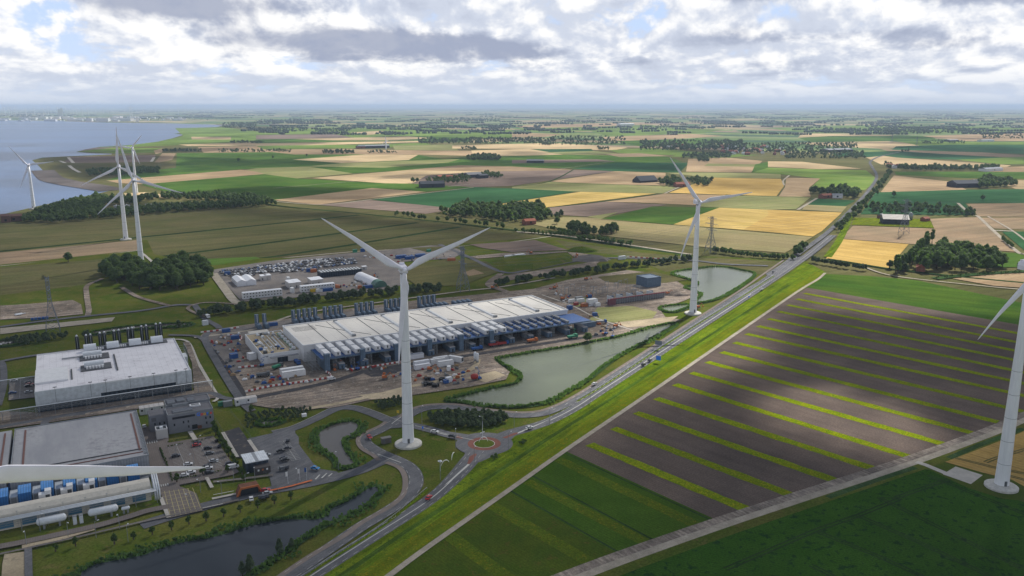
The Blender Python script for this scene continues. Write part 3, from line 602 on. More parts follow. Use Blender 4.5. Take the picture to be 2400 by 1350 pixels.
for nm, wm, pts in PONDS:
    w = cr([G(*p) for p in pts], 4, True); PW.append(w)
    # outward offset
    def offs(w, d):
        ar = sum(w[i][0]*w[(i+1) % len(w)][1]-w[(i+1) % len(w)][0]*w[i][1] for i in range(len(w))); sg = 1 if ar > 0 else -1
        out = []
        for i in range(len(w)):
            a = w[i-1]; b = w[(i+1) % len(w)]; q = hypot(b[0]-a[0], b[1]-a[1]) or 1
            out.append((w[i][0]+sg*(b[1]-a[1])/q*d, w[i][1]-sg*(b[0]-a[0])/q*d))
        return out
    sheet_w('reed_ground', F_['reedg'], offs(w, 3.0)); sheet_w(nm, wm, w)
# --- sites: grounds of the construction area and yards
A1 = [(466, 790), (480, 775), (560, 762), (700, 742), (820, 722), (1000, 700), (1060, 695), (1250, 676), (1330, 655), (1420, 640), (1470, 632), (1560, 642), (1610, 672), (1636, 690), (1600, 705), (1545, 722), (1560, 742), (1600, 748), (1540, 765), (1480, 778), (1370, 803), (1180, 832), (1158, 842), (1195, 870), (1186, 888), (1100, 905), (960, 925), (870, 935), (800, 950), (770, 955), (640, 955), (575, 945), (560, 925), (520, 870), (480, 810)]
sheet('site_ground', F_['dirt'], A1)
fields([('rubble', [(492, 632), (640, 610), (800, 594), (900, 586), (1010, 574), (1060, 576), (1090, 590), (1060, 605), (950, 612), (925, 622), (960, 662), (880, 682), (566, 706), (520, 655)]),
 ('rubble', [(470, 790), (560, 765), (700, 745), (900, 718), (905, 728), (600, 775), (560, 800), (575, 860), (540, 880)]),
 ('soilL', [(1100, 572), (1160, 568), (1255, 562), (1330, 585), (1200, 590), (1130, 580)]), ('dirt', [(1100, 600), (1180, 592), (1330, 588), (1400, 598), (1395, 612), (1360, 612), (1330, 590), (1120, 605)]),
 ('dirt', [(1150, 668), (1200, 655), (1300, 640), (1400, 622), (1395, 610), (1370, 616), (1180, 645), (1160, 652)]),
 ('dirt', [(0, 715), (60, 712), (170, 702), (190, 712), (195, 735), (120, 742), (0, 748)]), ('track', [(0, 768), (120, 757), (270, 742), (262, 752), (120, 768), (0, 782)]),
 ('sand', [(10, 1297), (60, 1290), (62, 1400), (0, 1400), (5, 1320)]), ('sand', [(51, 1275), (140, 1256), (222, 1230), (222, 1240), (140, 1264), (51, 1285)]),
 ('olive', [(960, 580), (1060, 576), (1090, 578), (1000, 590)]), ('olive', [(945, 622), (1060, 605), (1150, 612), (1180, 632), (1080, 668), (980, 670), (950, 650)]),
 ('olive', [(968, 628), (1010, 622), (1060, 645), (1050, 655), (1010, 652)]), ('tanB', [(1085, 638), (1110, 630), (1135, 640), (1100, 646)]),
 ('lawn', [(1140, 612), (1180, 600), (1330, 596), (1345, 610), (1240, 628), (1170, 632)]), ('olive', [(1400, 648), (1530, 635), (1610, 655), (1560, 662), (1480, 665), (1420, 660)]),
 ('oliveL', [(1400, 720), (1480, 716), (1540, 730), (1530, 745), (1440, 755), (1380, 750)]), ('sand', [(1440, 755), (1540, 745), (1590, 740), (1560, 760), (1470, 766)]),
 ('sand', [(1090, 885), (1160, 868), (1185, 878), (1140, 895)]), ('sand', [(840, 925), (960, 910), (955, 930), (870, 935)]),
 ('oliveL', [(1330, 700), (1380, 695), (1400, 710), (1350, 718)]),
], .005)
AD = F_['asphD']
strip('haul_road', AD, [(570, 935), (640, 922), (770, 895), (860, 868), (920, 858), (1060, 838), (1250, 808), (1370, 790), (1420, 785)], 5.5)
sheet('haul_road', AD, [(840, 868), (950, 850), (960, 862), (900, 880), (870, 882)])
strip('haul_road', AD, [(480, 800), (530, 862), (560, 905), (572, 935)], 4); strip('service_road', AS, [(455, 712), (480, 745), (505, 760), (515, 768)], 5); strip('service_road', AS, [(0, 765), (110, 750), (220, 738), (330, 727), (410, 714), (455, 714)], 5)
strip('dirt_road', F_['dirt'], [(400, 716), (330, 697), (300, 682), (285, 672)], 4.5); strip('dirt_road', F_['dirt'], [(240, 652), (205, 668), (203, 690), (208, 725), (205, 738)], 4.5)
strip('dirt_road', F_['track'], [(455, 790), (600, 770), (700, 735), (900, 706), (1080, 682), (1170, 672), (1300, 650)], 3.5)
strip('service_road', AS, [(1030, 572), (1100, 602), (1180, 637), (1250, 630), (1400, 605), (1600, 608), (1700, 618), (1800, 622)], 6)
strip('dirt_road', F_['dirt'], [(1175, 640), (1145, 665), (1180, 680), (1220, 695)], 7); strip('dirt_road', F_['dirt'], [(1170, 655), (1280, 640), (1380, 620), (1400, 612)], 6)
strip('dirt_road', F_['sand'], [(700, 960), (790, 945), (880, 925), (960, 905), (1060, 885), (1110, 860), (1120, 840)], 4)
strip('site_path', F_['conc'], [(1270, 690), (1340, 715), (1400, 745), (1490, 775)], 1.5)
strip('service_road', AS, [(510, 772), (480, 790), (510, 850), (560, 930), (590, 962)], 5); strip('service_road', AS, [(395, 784), (455, 786), (478, 795)], 4)
strip('dirt_road', F_['track'], [(500, 640), (530, 680), (545, 700), (560, 712)], 8)
strip('path', F_['conc'], [(400, 794), (440, 800), (465, 850), (497, 905), (510, 930), (500, 940)], 2); strip('track', F_['conc'], [(322, 585), (340, 598), (362, 618)], 3)
strip('dirt_road', F_['dirt'], [(560, 712), (480, 708), (440, 722), (490, 745)], 3)
# data-centre grounds
sheet('yard', F_['dirt'], [(0, 962), (90, 966), (455, 914), (450, 850), (430, 800), (445, 802), (470, 870), (512, 930), (300, 960), (120, 988), (0, 1004)])
strip('service_road', AS, [(-60, 1010), (120, 978), (300, 948), (420, 930), (490, 920), (520, 930), (545, 935)], 4.5); strip('service_road', AS, [(-30, 852), (80, 832), (240, 812), (400, 792)], 4)
sheet('car_park', F_['rubble'], [(22, 890), (82, 884), (82, 930), (20, 937)]); strip('service_road', AS, [(-20, 850), (5, 850), (8, 900), (-5, 950)], 4)
strip('service_road', AS, [(105, 995), (108, 985), (140, 975), (200, 968)], 4)
strip('path', F_['paver'], [(340, 1000), (355, 1070), (395, 1140), (430, 1200)], 9)
sheet('car_park', F_['paver'], [(372, 1040), (500, 1020), (520, 1050), (560, 1105), (545, 1112), (405, 1138)])
sheet('yard', F_['paver'], [(340, 1010), (395, 1012), (395, 1040), (372, 1048), (345, 1040)])
sheet('yard', AD, [(522, 1012), (560, 1000), (604, 1062), (560, 1072)]); strip('path', F_['conc'], [(522, 1012), (556, 1070)], 1.8, smooth=0); strip('path', F_['conc'], [(583, 1030), (608, 1066)], 1.8, smooth=0)
sheet('entrance_yard', F_['paver'], [(375, 1150), (425, 1140), (460, 1155), (475, 1195), (400, 1212), (385, 1180)])
hatch = pm('faded_yellow_paint', (.42, .36, .17), .7)
for k in range(7):
    strip('hatched_marking', hatch, [(385+k*11, 1150-k*1.3), (400+k*12, 1211-k*2.6)], .22, smooth=0); strip('hatched_marking', hatch, [(378+k*3.4, 1155+k*8.4), (470-(6-k)*4.5, 1144+k*8.2)], .22, smooth=0)
strip('path', F_['conc'], [(377, 1165), (395, 1212)], 1.6, smooth=0)
strip('service_road', F_['paver'], [(-60, 1290), (60, 1268), (222, 1232), (300, 1210), (345, 1196), (400, 1185)], 4.4)
strip('path', F_['rubble'], [(-60, 1310), (80, 1280), (222, 1248), (340, 1220), (420, 1203), (560, 1170)], 1.5)
strip('path', F_['asph'], [(66, 1285), (68, 1400)], 2.6, smooth=0)
strip('service_road', F_['rubble'], [(500, 1128), (560, 1122), (640, 1112)], 2); strip('path', F_['conc'], [(484, 1118), (497, 1142)], 1.6, smooth=0)
strip('path', F_['conc'], [(445, 1010), (458, 1030)], 2.4, smooth=0)
strip('kerb_island', F_['conc'], [(497, 1168), (560, 1155)], 1.8, smooth=0)
for a, b in [((500, 1159), (548, 1150)), ((475, 1190), (522, 1180))]: strip('lane_marking', white_paint, [a, b], .5, smooth=0)
strip('orange_kerb', pm('orange_kerb_paint', (.55, .13, .03), .7, var=.2), [(628, 1150), (680, 1139), (731, 1125)], 1.3, smooth=0)
# parking bays
def bays(a, b, n, ln=4.6, mid=True):
    A, B = G(*a), G(*b); d = hypot(B[0]-A[0], B[1]-A[1]); ux, uy = (B[0]-A[0])/d, (B[1]-A[1])/d
    mb = MB(); ZL[0] += .004
    for k in range(n+1):
        x, y = A[0]+ux*d*k/n, A[1]+uy*d*k/n; mb.box(x, y, ZL[0], .2, ln*2, .004, atan2(uy, ux))
    if mid: mb.box((A[0]+B[0])/2, (A[1]+B[1])/2, ZL[0]+.004, d, .16, .004, atan2(uy, ux))
    tag(mb.build('parking_markings', white_paint), kind='structure')
bays((413, 1042), (442, 1108), 22); bays((466, 1033), (499, 1098), 22); bays((498, 1030), (528, 1088), 20, 2.4, False); bays((664, 1033), (694, 1077), 14, 2.4); bays((48, 888), (46, 933), 14, 4.6)
for c in [((345, 1038), (367, 1034)), ((372, 1139), (393, 1135))]:
    for k in range(5):
        x0 = c[0][0]+(c[1][0]-c[0][0])*k/4; y0 = c[0][1]+(c[1][1]-c[0][1])*k/4
        strip('zebra_crossing', white_paint, [(x0, y0-2.5), (x0+1, y0+2.5)], .5, smooth=0)
ZTOP = ZL[0]
# ================================================================== WIND TURBINES
def turb_paint():
    m = bpy.data.materials.new('turbine_paint'); m.use_nodes = True; t = NT(m.node_tree); b = t.n['Principled BSDF']
    b.inputs['Roughness'].default_value = .45
    o = t.node('ShaderNodeTexCoord').outputs['Object']; x, y, z = t.sep(o)
    f = t.m('FRACT', t.m('DIVIDE', z, 11.0)); ring = t.m('MULTIPLY', t.m('LESS_THAN', f, .022), t.m('LESS_THAN', z, 60))
    a = t.m('ARCTAN2', y, x); seam = t.m('LESS_THAN', t.m('FRACT', t.m('MULTIPLY', a, 1.9)), .016)
    n = t.noise(t.vm('MULTIPLY', o, (1, 1, .12)), .9, 4.0, .6)
    c = t.mix(t.sm(n, .35, .7), (.80, .82, .85), (.72, .74, .78))
    c = t.mix(t.m('MULTIPLY', seam, .25), c, (.36, .38, .41)); c = t.mix(t.m('MULTIPLY', ring, .85), c, (.28, .30, .33)); t.put(b, 'Base Color', c); return m
M_TW = turb_paint(); M_BL = pm('blade_gelcoat', (.80, .80, .88), .5, var=.08, vs=.2); M_DK = pm('dark_grey_metal', (.10, .11, .12), .6)
M_PAD = pm('turbine_foundation', (.55, .54, .50), .9, var=.2, vs=.8)
def blade_bm(Rr, n=30, k=16):
    mb = MB(); vs = []; fs = []
    for i in range(n+1):
        t = i/n; r = 1.2+(Rr-1.2)*t
        if t < .16: ch = 1.9+(3.75-1.9)*ss(.03, .16, t); th = 1.0-(1-.30)*ss(.02, .18, t)
        else: ch = 3.75*(1-(t-.16)/.84)**.92*.90+.38; th = .30-.14*min(1, (t-.16)/.6)
        if Rr == 46.5: ch *= 1.14
        if t > .965: ch *= max(.12, (1-t)/.035)
        tw = R(14)*(1-t)**2-R(1)
        off = ch*.5-min(ch*.5, 1.0) if t > .03 else 0
        for j in range(k):
            a = 2*pi*j/k; x = cos(a)*ch/2; y = sin(a)*ch*th/2*(1-.35*(-cos(a)*.5+.5)*ss(.05, .2, t)*(1 if cos(a) < 0 else 0))
            x -= off
            vs.append((x*cos(tw)-y*sin(tw), x*sin(tw)+y*cos(tw)-1.6*t*t, r))
    for i in range(n):
        for j in range(k): fs.append((i*k+j, i*k+(j+1) % k, (i+1)*k+(j+1) % k, (i+1)*k+j))
    fs.append(tuple(range(k-1, -1, -1))); fs.append(tuple(range(n*k, n*k+k)))
    mb.v = vs; mb.f = fs; return mb
WIND = R(17)   # rotor axis points at (sin, -cos)
def turbine(X, Y, hub, Rr, phase, label, group='wind turbines around the sites', pad=True, yaw=None, door=0.0):
    t = empty('wind_turbine', (X, Y, 0), 0, label, 'wind turbine', group)
    prof = [(3.05, -1.8), (3.05, .4), (2.98, 4), (2.82, 12), (2.62, 24), (2.35, 40), (2.1, 56), (1.85, 70), (1.6, hub-1.8)]
    prof = [(r, min(z, hub-1.8)) for r, z in prof if z < hub-3 or r == 1.6]
    MB().lathe(prof, 32).build('tower', M_TW, t, True)
    if pad: MB().lathe([(7.0, -1.8), (7.0, .05), (6.4, .4), (3.4, .9), (3.4, 1.0)], 40).build('foundation_pad', M_PAD, t)
    d = MB(); d.box(2.75*cos(-pi/2+door), 2.75*sin(-pi/2+door), 1.0, 1.1, .8, 2.4, door); d.build('door', M_DK, t)
    yw = WIND if yaw is None else yaw
    nac = empty('nacelle_assembly', (0, 0, hub), yw); nac.parent = t
    nb = MB(); nb.prism([(-1.7, -1.6), (1.7, -1.6), (1.85, .2), (1.5, 1.7), (-1.5, 1.7), (-1.85, .2)], -2.6, 5.0); nb.box(0, 4.0, 1.7, 2.4, 1.2, .9)
    n = nb.build('nacelle', M_BL, nac); MB().lathe([(1.75, -2.2), (1.75, -1.5)], 24).build('yaw_ring', M_DK, nac)
    hubo = MB().lathe([(.05, -5.3), (.7, -5.1), (1.25, -4.5), (1.5, -3.7), (1.5, -2.7)], 24, axis='y').build('rotor_hub', M_BL, nac, True)
    bl = None
    for k in range(3):
        o = blade_mesh(Rr); o.parent = nac; o.location = (0, -3.7, 0); o.rotation_euler = (0, pi/2-R(phase+120*k), 0)
    return t
_bl = {}
def blade_mesh(Rr):
    if Rr not in _bl:
        o = blade_bm(Rr).build('blade', M_BL, None, True); _bl[Rr] = o.data; return o
    o = bpy.data.objects.new('blade', _bl[Rr]); return link(o)
def turb_px(bx, by, hy, Rr, ph, label, **k):
    X, Y = G(bx, by); return turbine(X, Y, hfor(bx, by, hy), Rr, ph, label, **k)
turb_px(957, 1038, 631, 47.5, 24.5, 'tall white wind turbine on a round concrete pad beside the roundabout', door=R(12))
turb_px(1624, 733, 474, 48, 9, 'white wind turbine on a round pad between the highway and the far lake', door=R(14))
turb_px(2347, 1138, 626, 45, 217, 'white wind turbine beside the concrete slab, with its hub beyond the picture edge', yaw=R(24))
turb_px(331, 612, 422, 53, 223, 'white wind turbine rising behind the round dark wood', pad=False)
turb_px(295, 560, 390, 51, 87, 'white wind turbine on a round pad in the dim meadows, behind its twin')
turb_px(79, 488, 387, 40.5, 8, 'white wind turbine on the grassy sea dyke at the left')
turb_px(320, 452, 346, 34, 51, 'slender white wind turbine half hidden behind the pair in the meadows', pad=False)
turb_px(905, 349, 330, 22, 100, 'small white wind turbine by the long farm shed in the far fields', pad=False)
# the near turbine, only one blade reaches into the picture
_D = 169.0; _x = (-81-1200)/FPX*_D; _yy = -(1112-675)/FPX
turbine(_x, _D*(cos(PITCH)+_yy*sin(PITCH))-0.0, CH+_D*(-sin(PITCH)+_yy*cos(PITCH)), 46.5, -2.9, 'nearest turbine, a single large white blade crossing above the grey roofed building')
# far wind farm on the horizon
proto = turbine(*G(300, 268), 95, 45, 30, 'distant white wind turbine standing behind the far harbour shore', 'distant wind turbines on the horizon', False)
fm_spots = [(12, 272, 248), (22, 271, 252), (27, 271, 252), (36, 269, 250), (62, 272, 258), (82, 269, 250), (103, 272, 260), (114, 270, 251), (137, 271, 253), (155, 272, 248), (172, 268, 252), (194, 274, 245), (207, 267, 251), (224, 266, 253), (243, 266, 252), (254, 266, 251), (266, 264, 252), (305, 272, 249), (310, 272, 252), (324, 265, 252), (337, 270, 248), (365, 266, 249), (398, 263, 249), (418, 269, 249), (434, 265, 250), (457, 264, 250), (477, 264, 249), (503, 264, 249), (527, 266, 247), (40, 266, 253), (180, 266, 253), (1010, 256, 248), (1022, 257, 247), (955, 256, 249), (845, 256, 249)]
for i, (px, by, ty) in enumerate(fm_spots):
    t = proto if i == 0 else copy_tree(proto)
    X, Y = G(px, by); s_ = min(1.6, max(.7, (hfor(px, by, ty+1.5))/95)) if hfor(px, by, ty+1.5) < 165 else 1.6
    s_ = max(1.2, min(s_*1.25, 1.45))
    t.location = (X, Y, 0); t.scale = (s_, s_, s_)
    for ch in t.children:
        if ch.name.startswith('nacelle_assembly'):
            ph = random.uniform(0, 120); k = 0
            for b_ in ch.children:
                if b_.name.startswith('blade'): b_.rotation_euler = (0, pi/2-R(ph+120*k), 0); k += 1
# ================================================================== TREES
def leaf_mat(name, c1, c2, v=.35):
    m = bpy.data.materials.new(name); m.use_nodes = True; t = NT(m.node_tree); b = t.n['Principled BSDF']
    b.inputs['Roughness'].default_value = .75; b.inputs['Specular IOR Level'].default_value = .2
    pos = t.node('ShaderNodeNewGeometry'); n = t.noise(pos.outputs['Position'], .35, 3.0, .6)
    oi = t.node('ShaderNodeObjectInfo').outputs['Random']
    f = t.m('ADD', t.sm(n, .35, .65), t.m('MULTIPLY', t.m('SUBTRACT', oi, .5), .6), clamp=True)
    c = t.mix(f, c1, c2); r = t.white(t.vm('SCALE', pos.outputs['Position'], 1.0)); 
    t.put(b, 'Base Color', c); tl = t.node('ShaderNodeBsdfTranslucent'); t.put(tl, 0, t.vm('MULTIPLY', c, (1.5, 1.7, .8)))
    mx = t.node('ShaderNodeMixShader'); mx.inputs[0].default_value = .42; t.l.new(b.outputs[0], mx.inputs[1]); t.l.new(tl.outputs[0], mx.inputs[2]); t.l.new(mx.outputs[0], t.n['Material Output'].inputs[0]); return m
LM = dict(oak=leaf_mat('broadleaf_foliage', (.065, .110, .034), (.10, .155, .048)), dark=leaf_mat('dark_foliage', (.066, .108, .040), (.10, .148, .052)),
          willow=leaf_mat('willow_foliage', (.060, .095, .050), (.095, .13, .075)), poplar=leaf_mat('poplar_foliage', (.065, .12, .032), (.095, .15, .045)), far=leaf_mat('distant_woodland', (.065, .10, .055), (.095, .135, .070)),
          young=leaf_mat('young_tree_foliage', (.055, .10, .020), (.075, .12, .028)))
M_BARK = pm('bark', (.09, .07, .05), .9, var=.3, vs=1.0)
def crown(h, w, base, nl, nleaf, leaf, seed, shape='round'):
    rnd = random.Random(seed); lobes = []
    for i in range(nl):
        a = rnd.uniform(0, 2*pi); t = (i+.5)/nl
        zc = base+(h-base)*(.18+.68*t)
        if shape == 'col': rad = w*.28*(1-.35*t); d = w*.12
        elif shape == 'cone': rad = w*.36*(1-.75*t)+w*.06; d = w*.15*(1-t)
        else: rad = w*rnd.uniform(.22, .33)*(1-.25*abs(t-.4)); d = w*.30*sqrt(max(.05, 1-(2*t-.85)**2))
        lobes.append((cos(a)*d, sin(a)*d, zc, rad, rad*rnd.uniform(.75, 1.05)))
    vs = []; fs = []
    for i in range(nleaf):
        x, y, z, r, rz = lobes[rnd.randrange(nl)]
        u = rnd.uniform(-.75, 1); a = rnd.uniform(0, 2*pi); q = sqrt(1-u*u); k = rnd.uniform(.72, 1.05)
        nx, ny, nz = q*cos(a), q*sin(a), u
        c = Vector((x+nx*r*k, y+ny*r*k, z+nz*rz*k))
        nrm = Vector((nx+rnd.uniform(-.6, .6), ny+rnd.uniform(-.6, .6), nz+rnd.uniform(-.4, .7))).normalized()
        t1 = nrm.orthogonal().normalized(); t1.rotate(Matrix.Rotation(rnd.uniform(0, 6.28), 3, nrm)); t2 = nrm.cross(t1)
        s1 = leaf*rnd.uniform(.6, 1.3); s2 = s1*rnd.uniform(.6, 1); b0 = len(vs)
        vs += [tuple(c+t1*s1), tuple(c+t2*s2), tuple(c-t1*s1*.9), tuple(c-t2*s2)]; fs.append((b0, b0+1, b0+2, b0+3))
    # inner mass
    for x, y, z, r, rz in lobes:
        b0 = len(vs); n = 7
        for j, (zz, rr) in enumerate(((-.75, .5), (-.2, .82), (.35, .72), (.8, .25))):
            for i in range(n):
                t = 2*pi*(i+.5*j)/n; k = rnd.uniform(.75, 1.0); vs.append((x+r*rr*k*cos(t), y+r*rr*k*sin(t), z+rz*zz*.9))
        for j in range(3):
            for i in range(n): fs.append((b0+j*n+i, b0+j*n+(i+1) % n, b0+(j+1)*n+(i+1) % n, b0+(j+1)*n+i))
        fs.append(tuple(b0+3*n+i for i in range(n)))
    return vs, fs
def trunk(h, w, base, seed, r0=.35):
    rnd = random.Random(seed); mb = MB(); top = base+(h-base)*.45
    mb.lathe([(r0*1.3, -.8), (r0, .6), (r0*.7, base), (r0*.25, top)], 8)
    for i in range(5):
        a = rnd.uniform(0, 6.28); z0 = base*rnd.uniform(.75, 1.2); mb.bar((0, 0, z0), (cos(a)*w*.26, sin(a)*w*.26, z0+(h-z0)*rnd.uniform(.3, .5)), r0*.5, 5)
    return mb
TREES = {}
def mk_tree(key, mat, h, w, base, nl, nleaf, leaf, seed, shape='round'):
    vs, fs = crown(h, w, base, nl, nleaf, leaf, seed, shape); mb = MB(); mb.v = vs; mb.f = fs
    me = bpy.data.meshes.new('crown'); me.from_pydata(vs, [], fs); me.update(); me.materials.append(mat)
    tr = trunk(h, w, base, seed); tm = bpy.data.meshes.new('trunk'); tm.from_pydata(tr.v, [], tr.f); tm.update(); tm.materials.append(M_BARK)
    TREES.setdefault(key, []).append((me, tm, vs, fs, h, w))
for s in range(4): mk_tree('oak', LM['oak'], 10+s*.5, 9+s*.5, 1.2, 13, 900, .55, 10+s)
for s in range(4): mk_tree('dark', LM['dark'], 11+s*.4, 9.5, 1.0, 13, 900, .6, 30+s)
for s in range(3): mk_tree('poplar', LM['poplar'], 14, 7.0, 1.2, 14, 900, .5, 50+s, 'col')
for s in range(3): mk_tree('willow', LM['willow'], 6, 5.0, .4, 10, 520, .42, 70+s)
for s in range(3): mk_tree('young', LM['young'], 5, 3.4, .5, 9, 480, .28, 90+s)
for s in range(2): mk_tree('cone', LM['willow'], 8, 4.6, .5, 11, 560, .40, 110+s, 'cone')
for s in range(3): mk_tree('lowdark', LM['dark'], 10, 9, .5, 8, 150, 1.25, 130+s)
for s in range(3): mk_tree('lowbush', LM['oak'], 4, 4.6, .1, 5, 120, .55, 150+s)
NT_COUNT = [0]
def tree(key, x, y, sc, label, group, cat='tree', name=None):
    me, tm, *_ = random.choice(TREES[key]); NT_COUNT[0] += 1
    e = empty(name or 'tree', (x, y, 0), random.uniform(0, 6.28), label, cat, group, sc*random.uniform(.88, 1.12))
    e.scale = (e.scale[0], e.scale[1], e.scale[2]*random.uniform(.9, 1.12))
    for nm, m in (('crown', me), ('trunk', tm)):
        o = bpy.data.objects.new(nm, m); link(o, e)
    return e
def fill(poly_px, spacing, jit=.35, z=0, rot=None):
    P_ = [G(*p) for p in poly_px]; xs = [p[0] for p in P_]; ys = [p[1] for p in P_]; out = []
    y = min(ys)
    k = 0
    while y < max(ys):
        x = min(xs)+(spacing/2 if k % 2 else 0)
        while x < max(xs):
            a, b = x+random.uniform(-jit, jit)*spacing, y+random.uniform(-jit, jit)*spacing
            if inpoly(a, b, P_): out.append((a, b))
            x += spacing
        y += spacing*.87; k += 1
    return out
def along(px, step, jit=.3, width=0.0):
    w = cr([G(*p) for p in px], 8) if len(px) > 2 else [G(*p) for p in px]; out = []; acc = 0
    for a, b in zip(w, w[1:]):
        d = hypot(b[0]-a[0], b[1]-a[1])
        while acc < d:
            t = acc/d if d else 0; out.append((a[0]+(b[0]-a[0])*t+random.uniform(-1, 1)*(jit*step+width/2), a[1]+(b[1]-a[1])*t+random.uniform(-1, 1)*(jit*step+width/2))); acc += step
        acc -= d
    return out
def mass(name, spots, key, sc, label, cat, group=None, mat=None, z=0.0):
    """one object standing for a wood or thicket nobody could count"""
    vs = []; fs = []
    for x, y in spots:
        _, _, tv, tf, h, w = random.choice(TREES[key]); s = (sc() if callable(sc) else sc)*random.uniform(.8, 1.2); a = random.uniform(0, 6.28); c, q = cos(a)*s, sin(a)*s; b0 = len(vs); sz = s*random.uniform(.85, 1.15)
        vs += [(x+vx*c-vy*q, y+vx*q+vy*c, z+vz*sz) for vx, vy, vz in tv]; fs += [tuple(i+b0 for i in f) for f in tf]
    me = bpy.data.meshes.new(name); me.from_pydata(vs, [], fs); me.update(); me.materials.append(mat or TREES[key][0][0].materials[0])
    return tag(link(bpy.data.objects.new(name, me)), label, cat, group, 'stuff')
def trees(spots, key, sc, label, group, cat='tree', name=None):
    q = [(prj(x, y, 0), x, y) for x, y in spots]; n = len(q)
    if n <= 3:
        for _, x, y in q: tree(key, x, y, sc, label, group, cat, name)
        return
    xs = sorted(p[0][0] for p in q); ys = sorted(p[0][1] for p in q); ym = ys[n//2]
    for (a, b), x, y in q:
        r = sum(v < a for v in xs)/n; z = min(4, int(r*5)) if n > 12 else min(2, int(r*3)); w = ('at the left end', 'left of its middle', 'in its middle', 'right of its middle', 'at the right end') if n > 12 else ('on the left', 'in the middle', 'on the right')
        suf = w[z]+((', front side' if b > ym else ', back side') if n > 12 else '')
        tree(key, x, y, sc, label+', '+suf, group+', '+suf, cat, name)
# --- round dark wood near the pylon
trees(fill([(248, 640), (285, 626), (330, 632), (352, 640), (430, 620), (480, 632), (490, 660), (480, 672), (345, 684), (300, 668), (262, 660), (245, 652)], 12.5), 'dark', 1.4, 'tall dark tree of the compact left wood', 'trees of the compact wood')
# --- farmstead wood on the right
trees(along([(2100, 640), (2130, 620), (2160, 590), (2178, 566)], 9, .15, 3), 'poplar', 1.2, 'tall leafy tree in the farmstead avenue on the right', 'trees of the farmstead avenue')
trees(along([(2095, 628), (2120, 636)], 6, .3, 6), 'willow', 1.5, 'bushy pale tree at the avenue end', 'pale trees by the farmstead')
trees(fill([(2180, 590), (2240, 590), (2290, 600), (2350, 612), (2350, 632), (2290, 634), (2230, 632), (2160, 634), (2150, 620), (2170, 605)], 14.5), 'oak', 1.45, 'rounded tree of the wood around the right farm', 'trees around the red roofed farm')
trees([G(2388, 626), G(2292, 582), G(2312, 584)], 'oak', .55, 'small lone tree at the field edge right of the farm wood', 'small lone field trees')
trees(along([(2350, 562), (2372, 580)], 7, .1), 'oak', .45, 'small tree lining the pale lane', 'trees lining the pale field lane')
# hedges by the highway
mass('hedge', along([(1905, 612), (1960, 622), (2030, 632)], 1.8, .3, 5), 'willow', .9, 'dense dark hedge below the wheat field beside the highway', 'hedge')
mass('hedge', along([(1668, 588), (1740, 598), (1800, 604), (1850, 606)], 1.8, .3, 6), 'lowbush', 1.2, 'long green thicket left of the highway junction', 'thicket')
trees(along([(1862, 598), (1888, 580)], 8, .2, 3), 'oak', .8, 'green tree at the highway junction end of the thicket', 'trees at the junction')
trees(along([(1968, 540), (1997, 512), (2042, 460), (2072, 425), (2086, 402)], 22, .15, 4), 'oak', .9, 'tree in the row right of the highway', 'highway tree row')
mass('reed_belt', along([(2190, 655), (2260, 645), (2420, 636)], 4, .3, 3), 'lowbush', .5, 'reedy green ditch bank behind the pink stubble field', 'reeds')
# big wood left in front of the estuary
mass('woodland', fill([(50, 520), (80, 500), (150, 478), (230, 462), (330, 468), (330, 478), (240, 480), (240, 498), (420, 484), (560, 478), (640, 474), (648, 480), (500, 490), (300, 506), (120, 522)], 11), 'lowdark', .95, 'long dark wood wrapped round the substation before the estuary', 'wood', mat=LM['dark'])
mass('woodland', fill([(330, 462), (400, 458), (520, 456), (620, 464), (640, 474), (560, 472), (400, 466), (330, 470)], 11), 'lowdark', .85, 'dark tree belt at the back of the substation', 'wood', mat=LM['dark'])
mass('shrubs', fill([(200, 402), (300, 394), (375, 396), (370, 404), (280, 412), (210, 412)], 13), 'lowdark', .8, 'dark scrub among the meadows behind the three turbines', 'scrub')
trees([G(369, 396), G(370, 407), G(160, 612), G(559, 378), G(640, 371), G(719, 366), G(804, 361)], 'oak', .9, 'dark lone tree in the open green fields', 'lone trees in the far fields')
# wood left of centre behind the site
mass('woodland', fill([(1032, 496), (1060, 490), (1085, 480), (1100, 482), (1190, 488), (1230, 480), (1265, 486), (1290, 506), (1265, 520), (1180, 518), (1100, 508), (1040, 506)], 11), 'lowdark', lambda: random.choice((.65, .85, 1.15)), 'long dark wood between the wheat field and the canal', 'wood', mat=LM['dark'])
mass('shrubs', along([(1290, 510), (1305, 508), (1320, 503)], 7, .3, 4), 'willow', 1.3, 'pale willows at the right end of the long middle wood', 'willows')
trees(along([(920, 505), (940, 503), (962, 506), (985, 512), (1005, 514)], 9, .4, 5), 'oak', .62, 'small dark tree on the strip beside the canal', 'small trees by the canal')
trees(along([(1036, 518), (1080, 522), (1130, 528), (1170, 532), (1190, 536)], 10, .4, 6), 'oak', .65, 'small dark tree scattered below the long middle wood', 'small trees below the middle wood')
trees(fill([(1325, 540), (1345, 530), (1375, 538), (1390, 548), (1440, 538), (1455, 545), (1430, 552), (1380, 552), (1340, 545)], 10), 'dark', .95, 'dark tree around the small canal house', 'trees round the small house')
mass('hedge', along([(1290, 536), (1330, 544), (1335, 552), (1215, 542)], 3, .4, 5), 'lowbush', 1.1, 'hedge left of the small house by the canal', 'hedge')
mass('hedge', along([(1355, 560), (1400, 562), (1440, 570), (1480, 574)], 2.6, .4, 7), 'lowbush', 1.3, 'dark hedge along the canal below the stubble field', 'hedge')
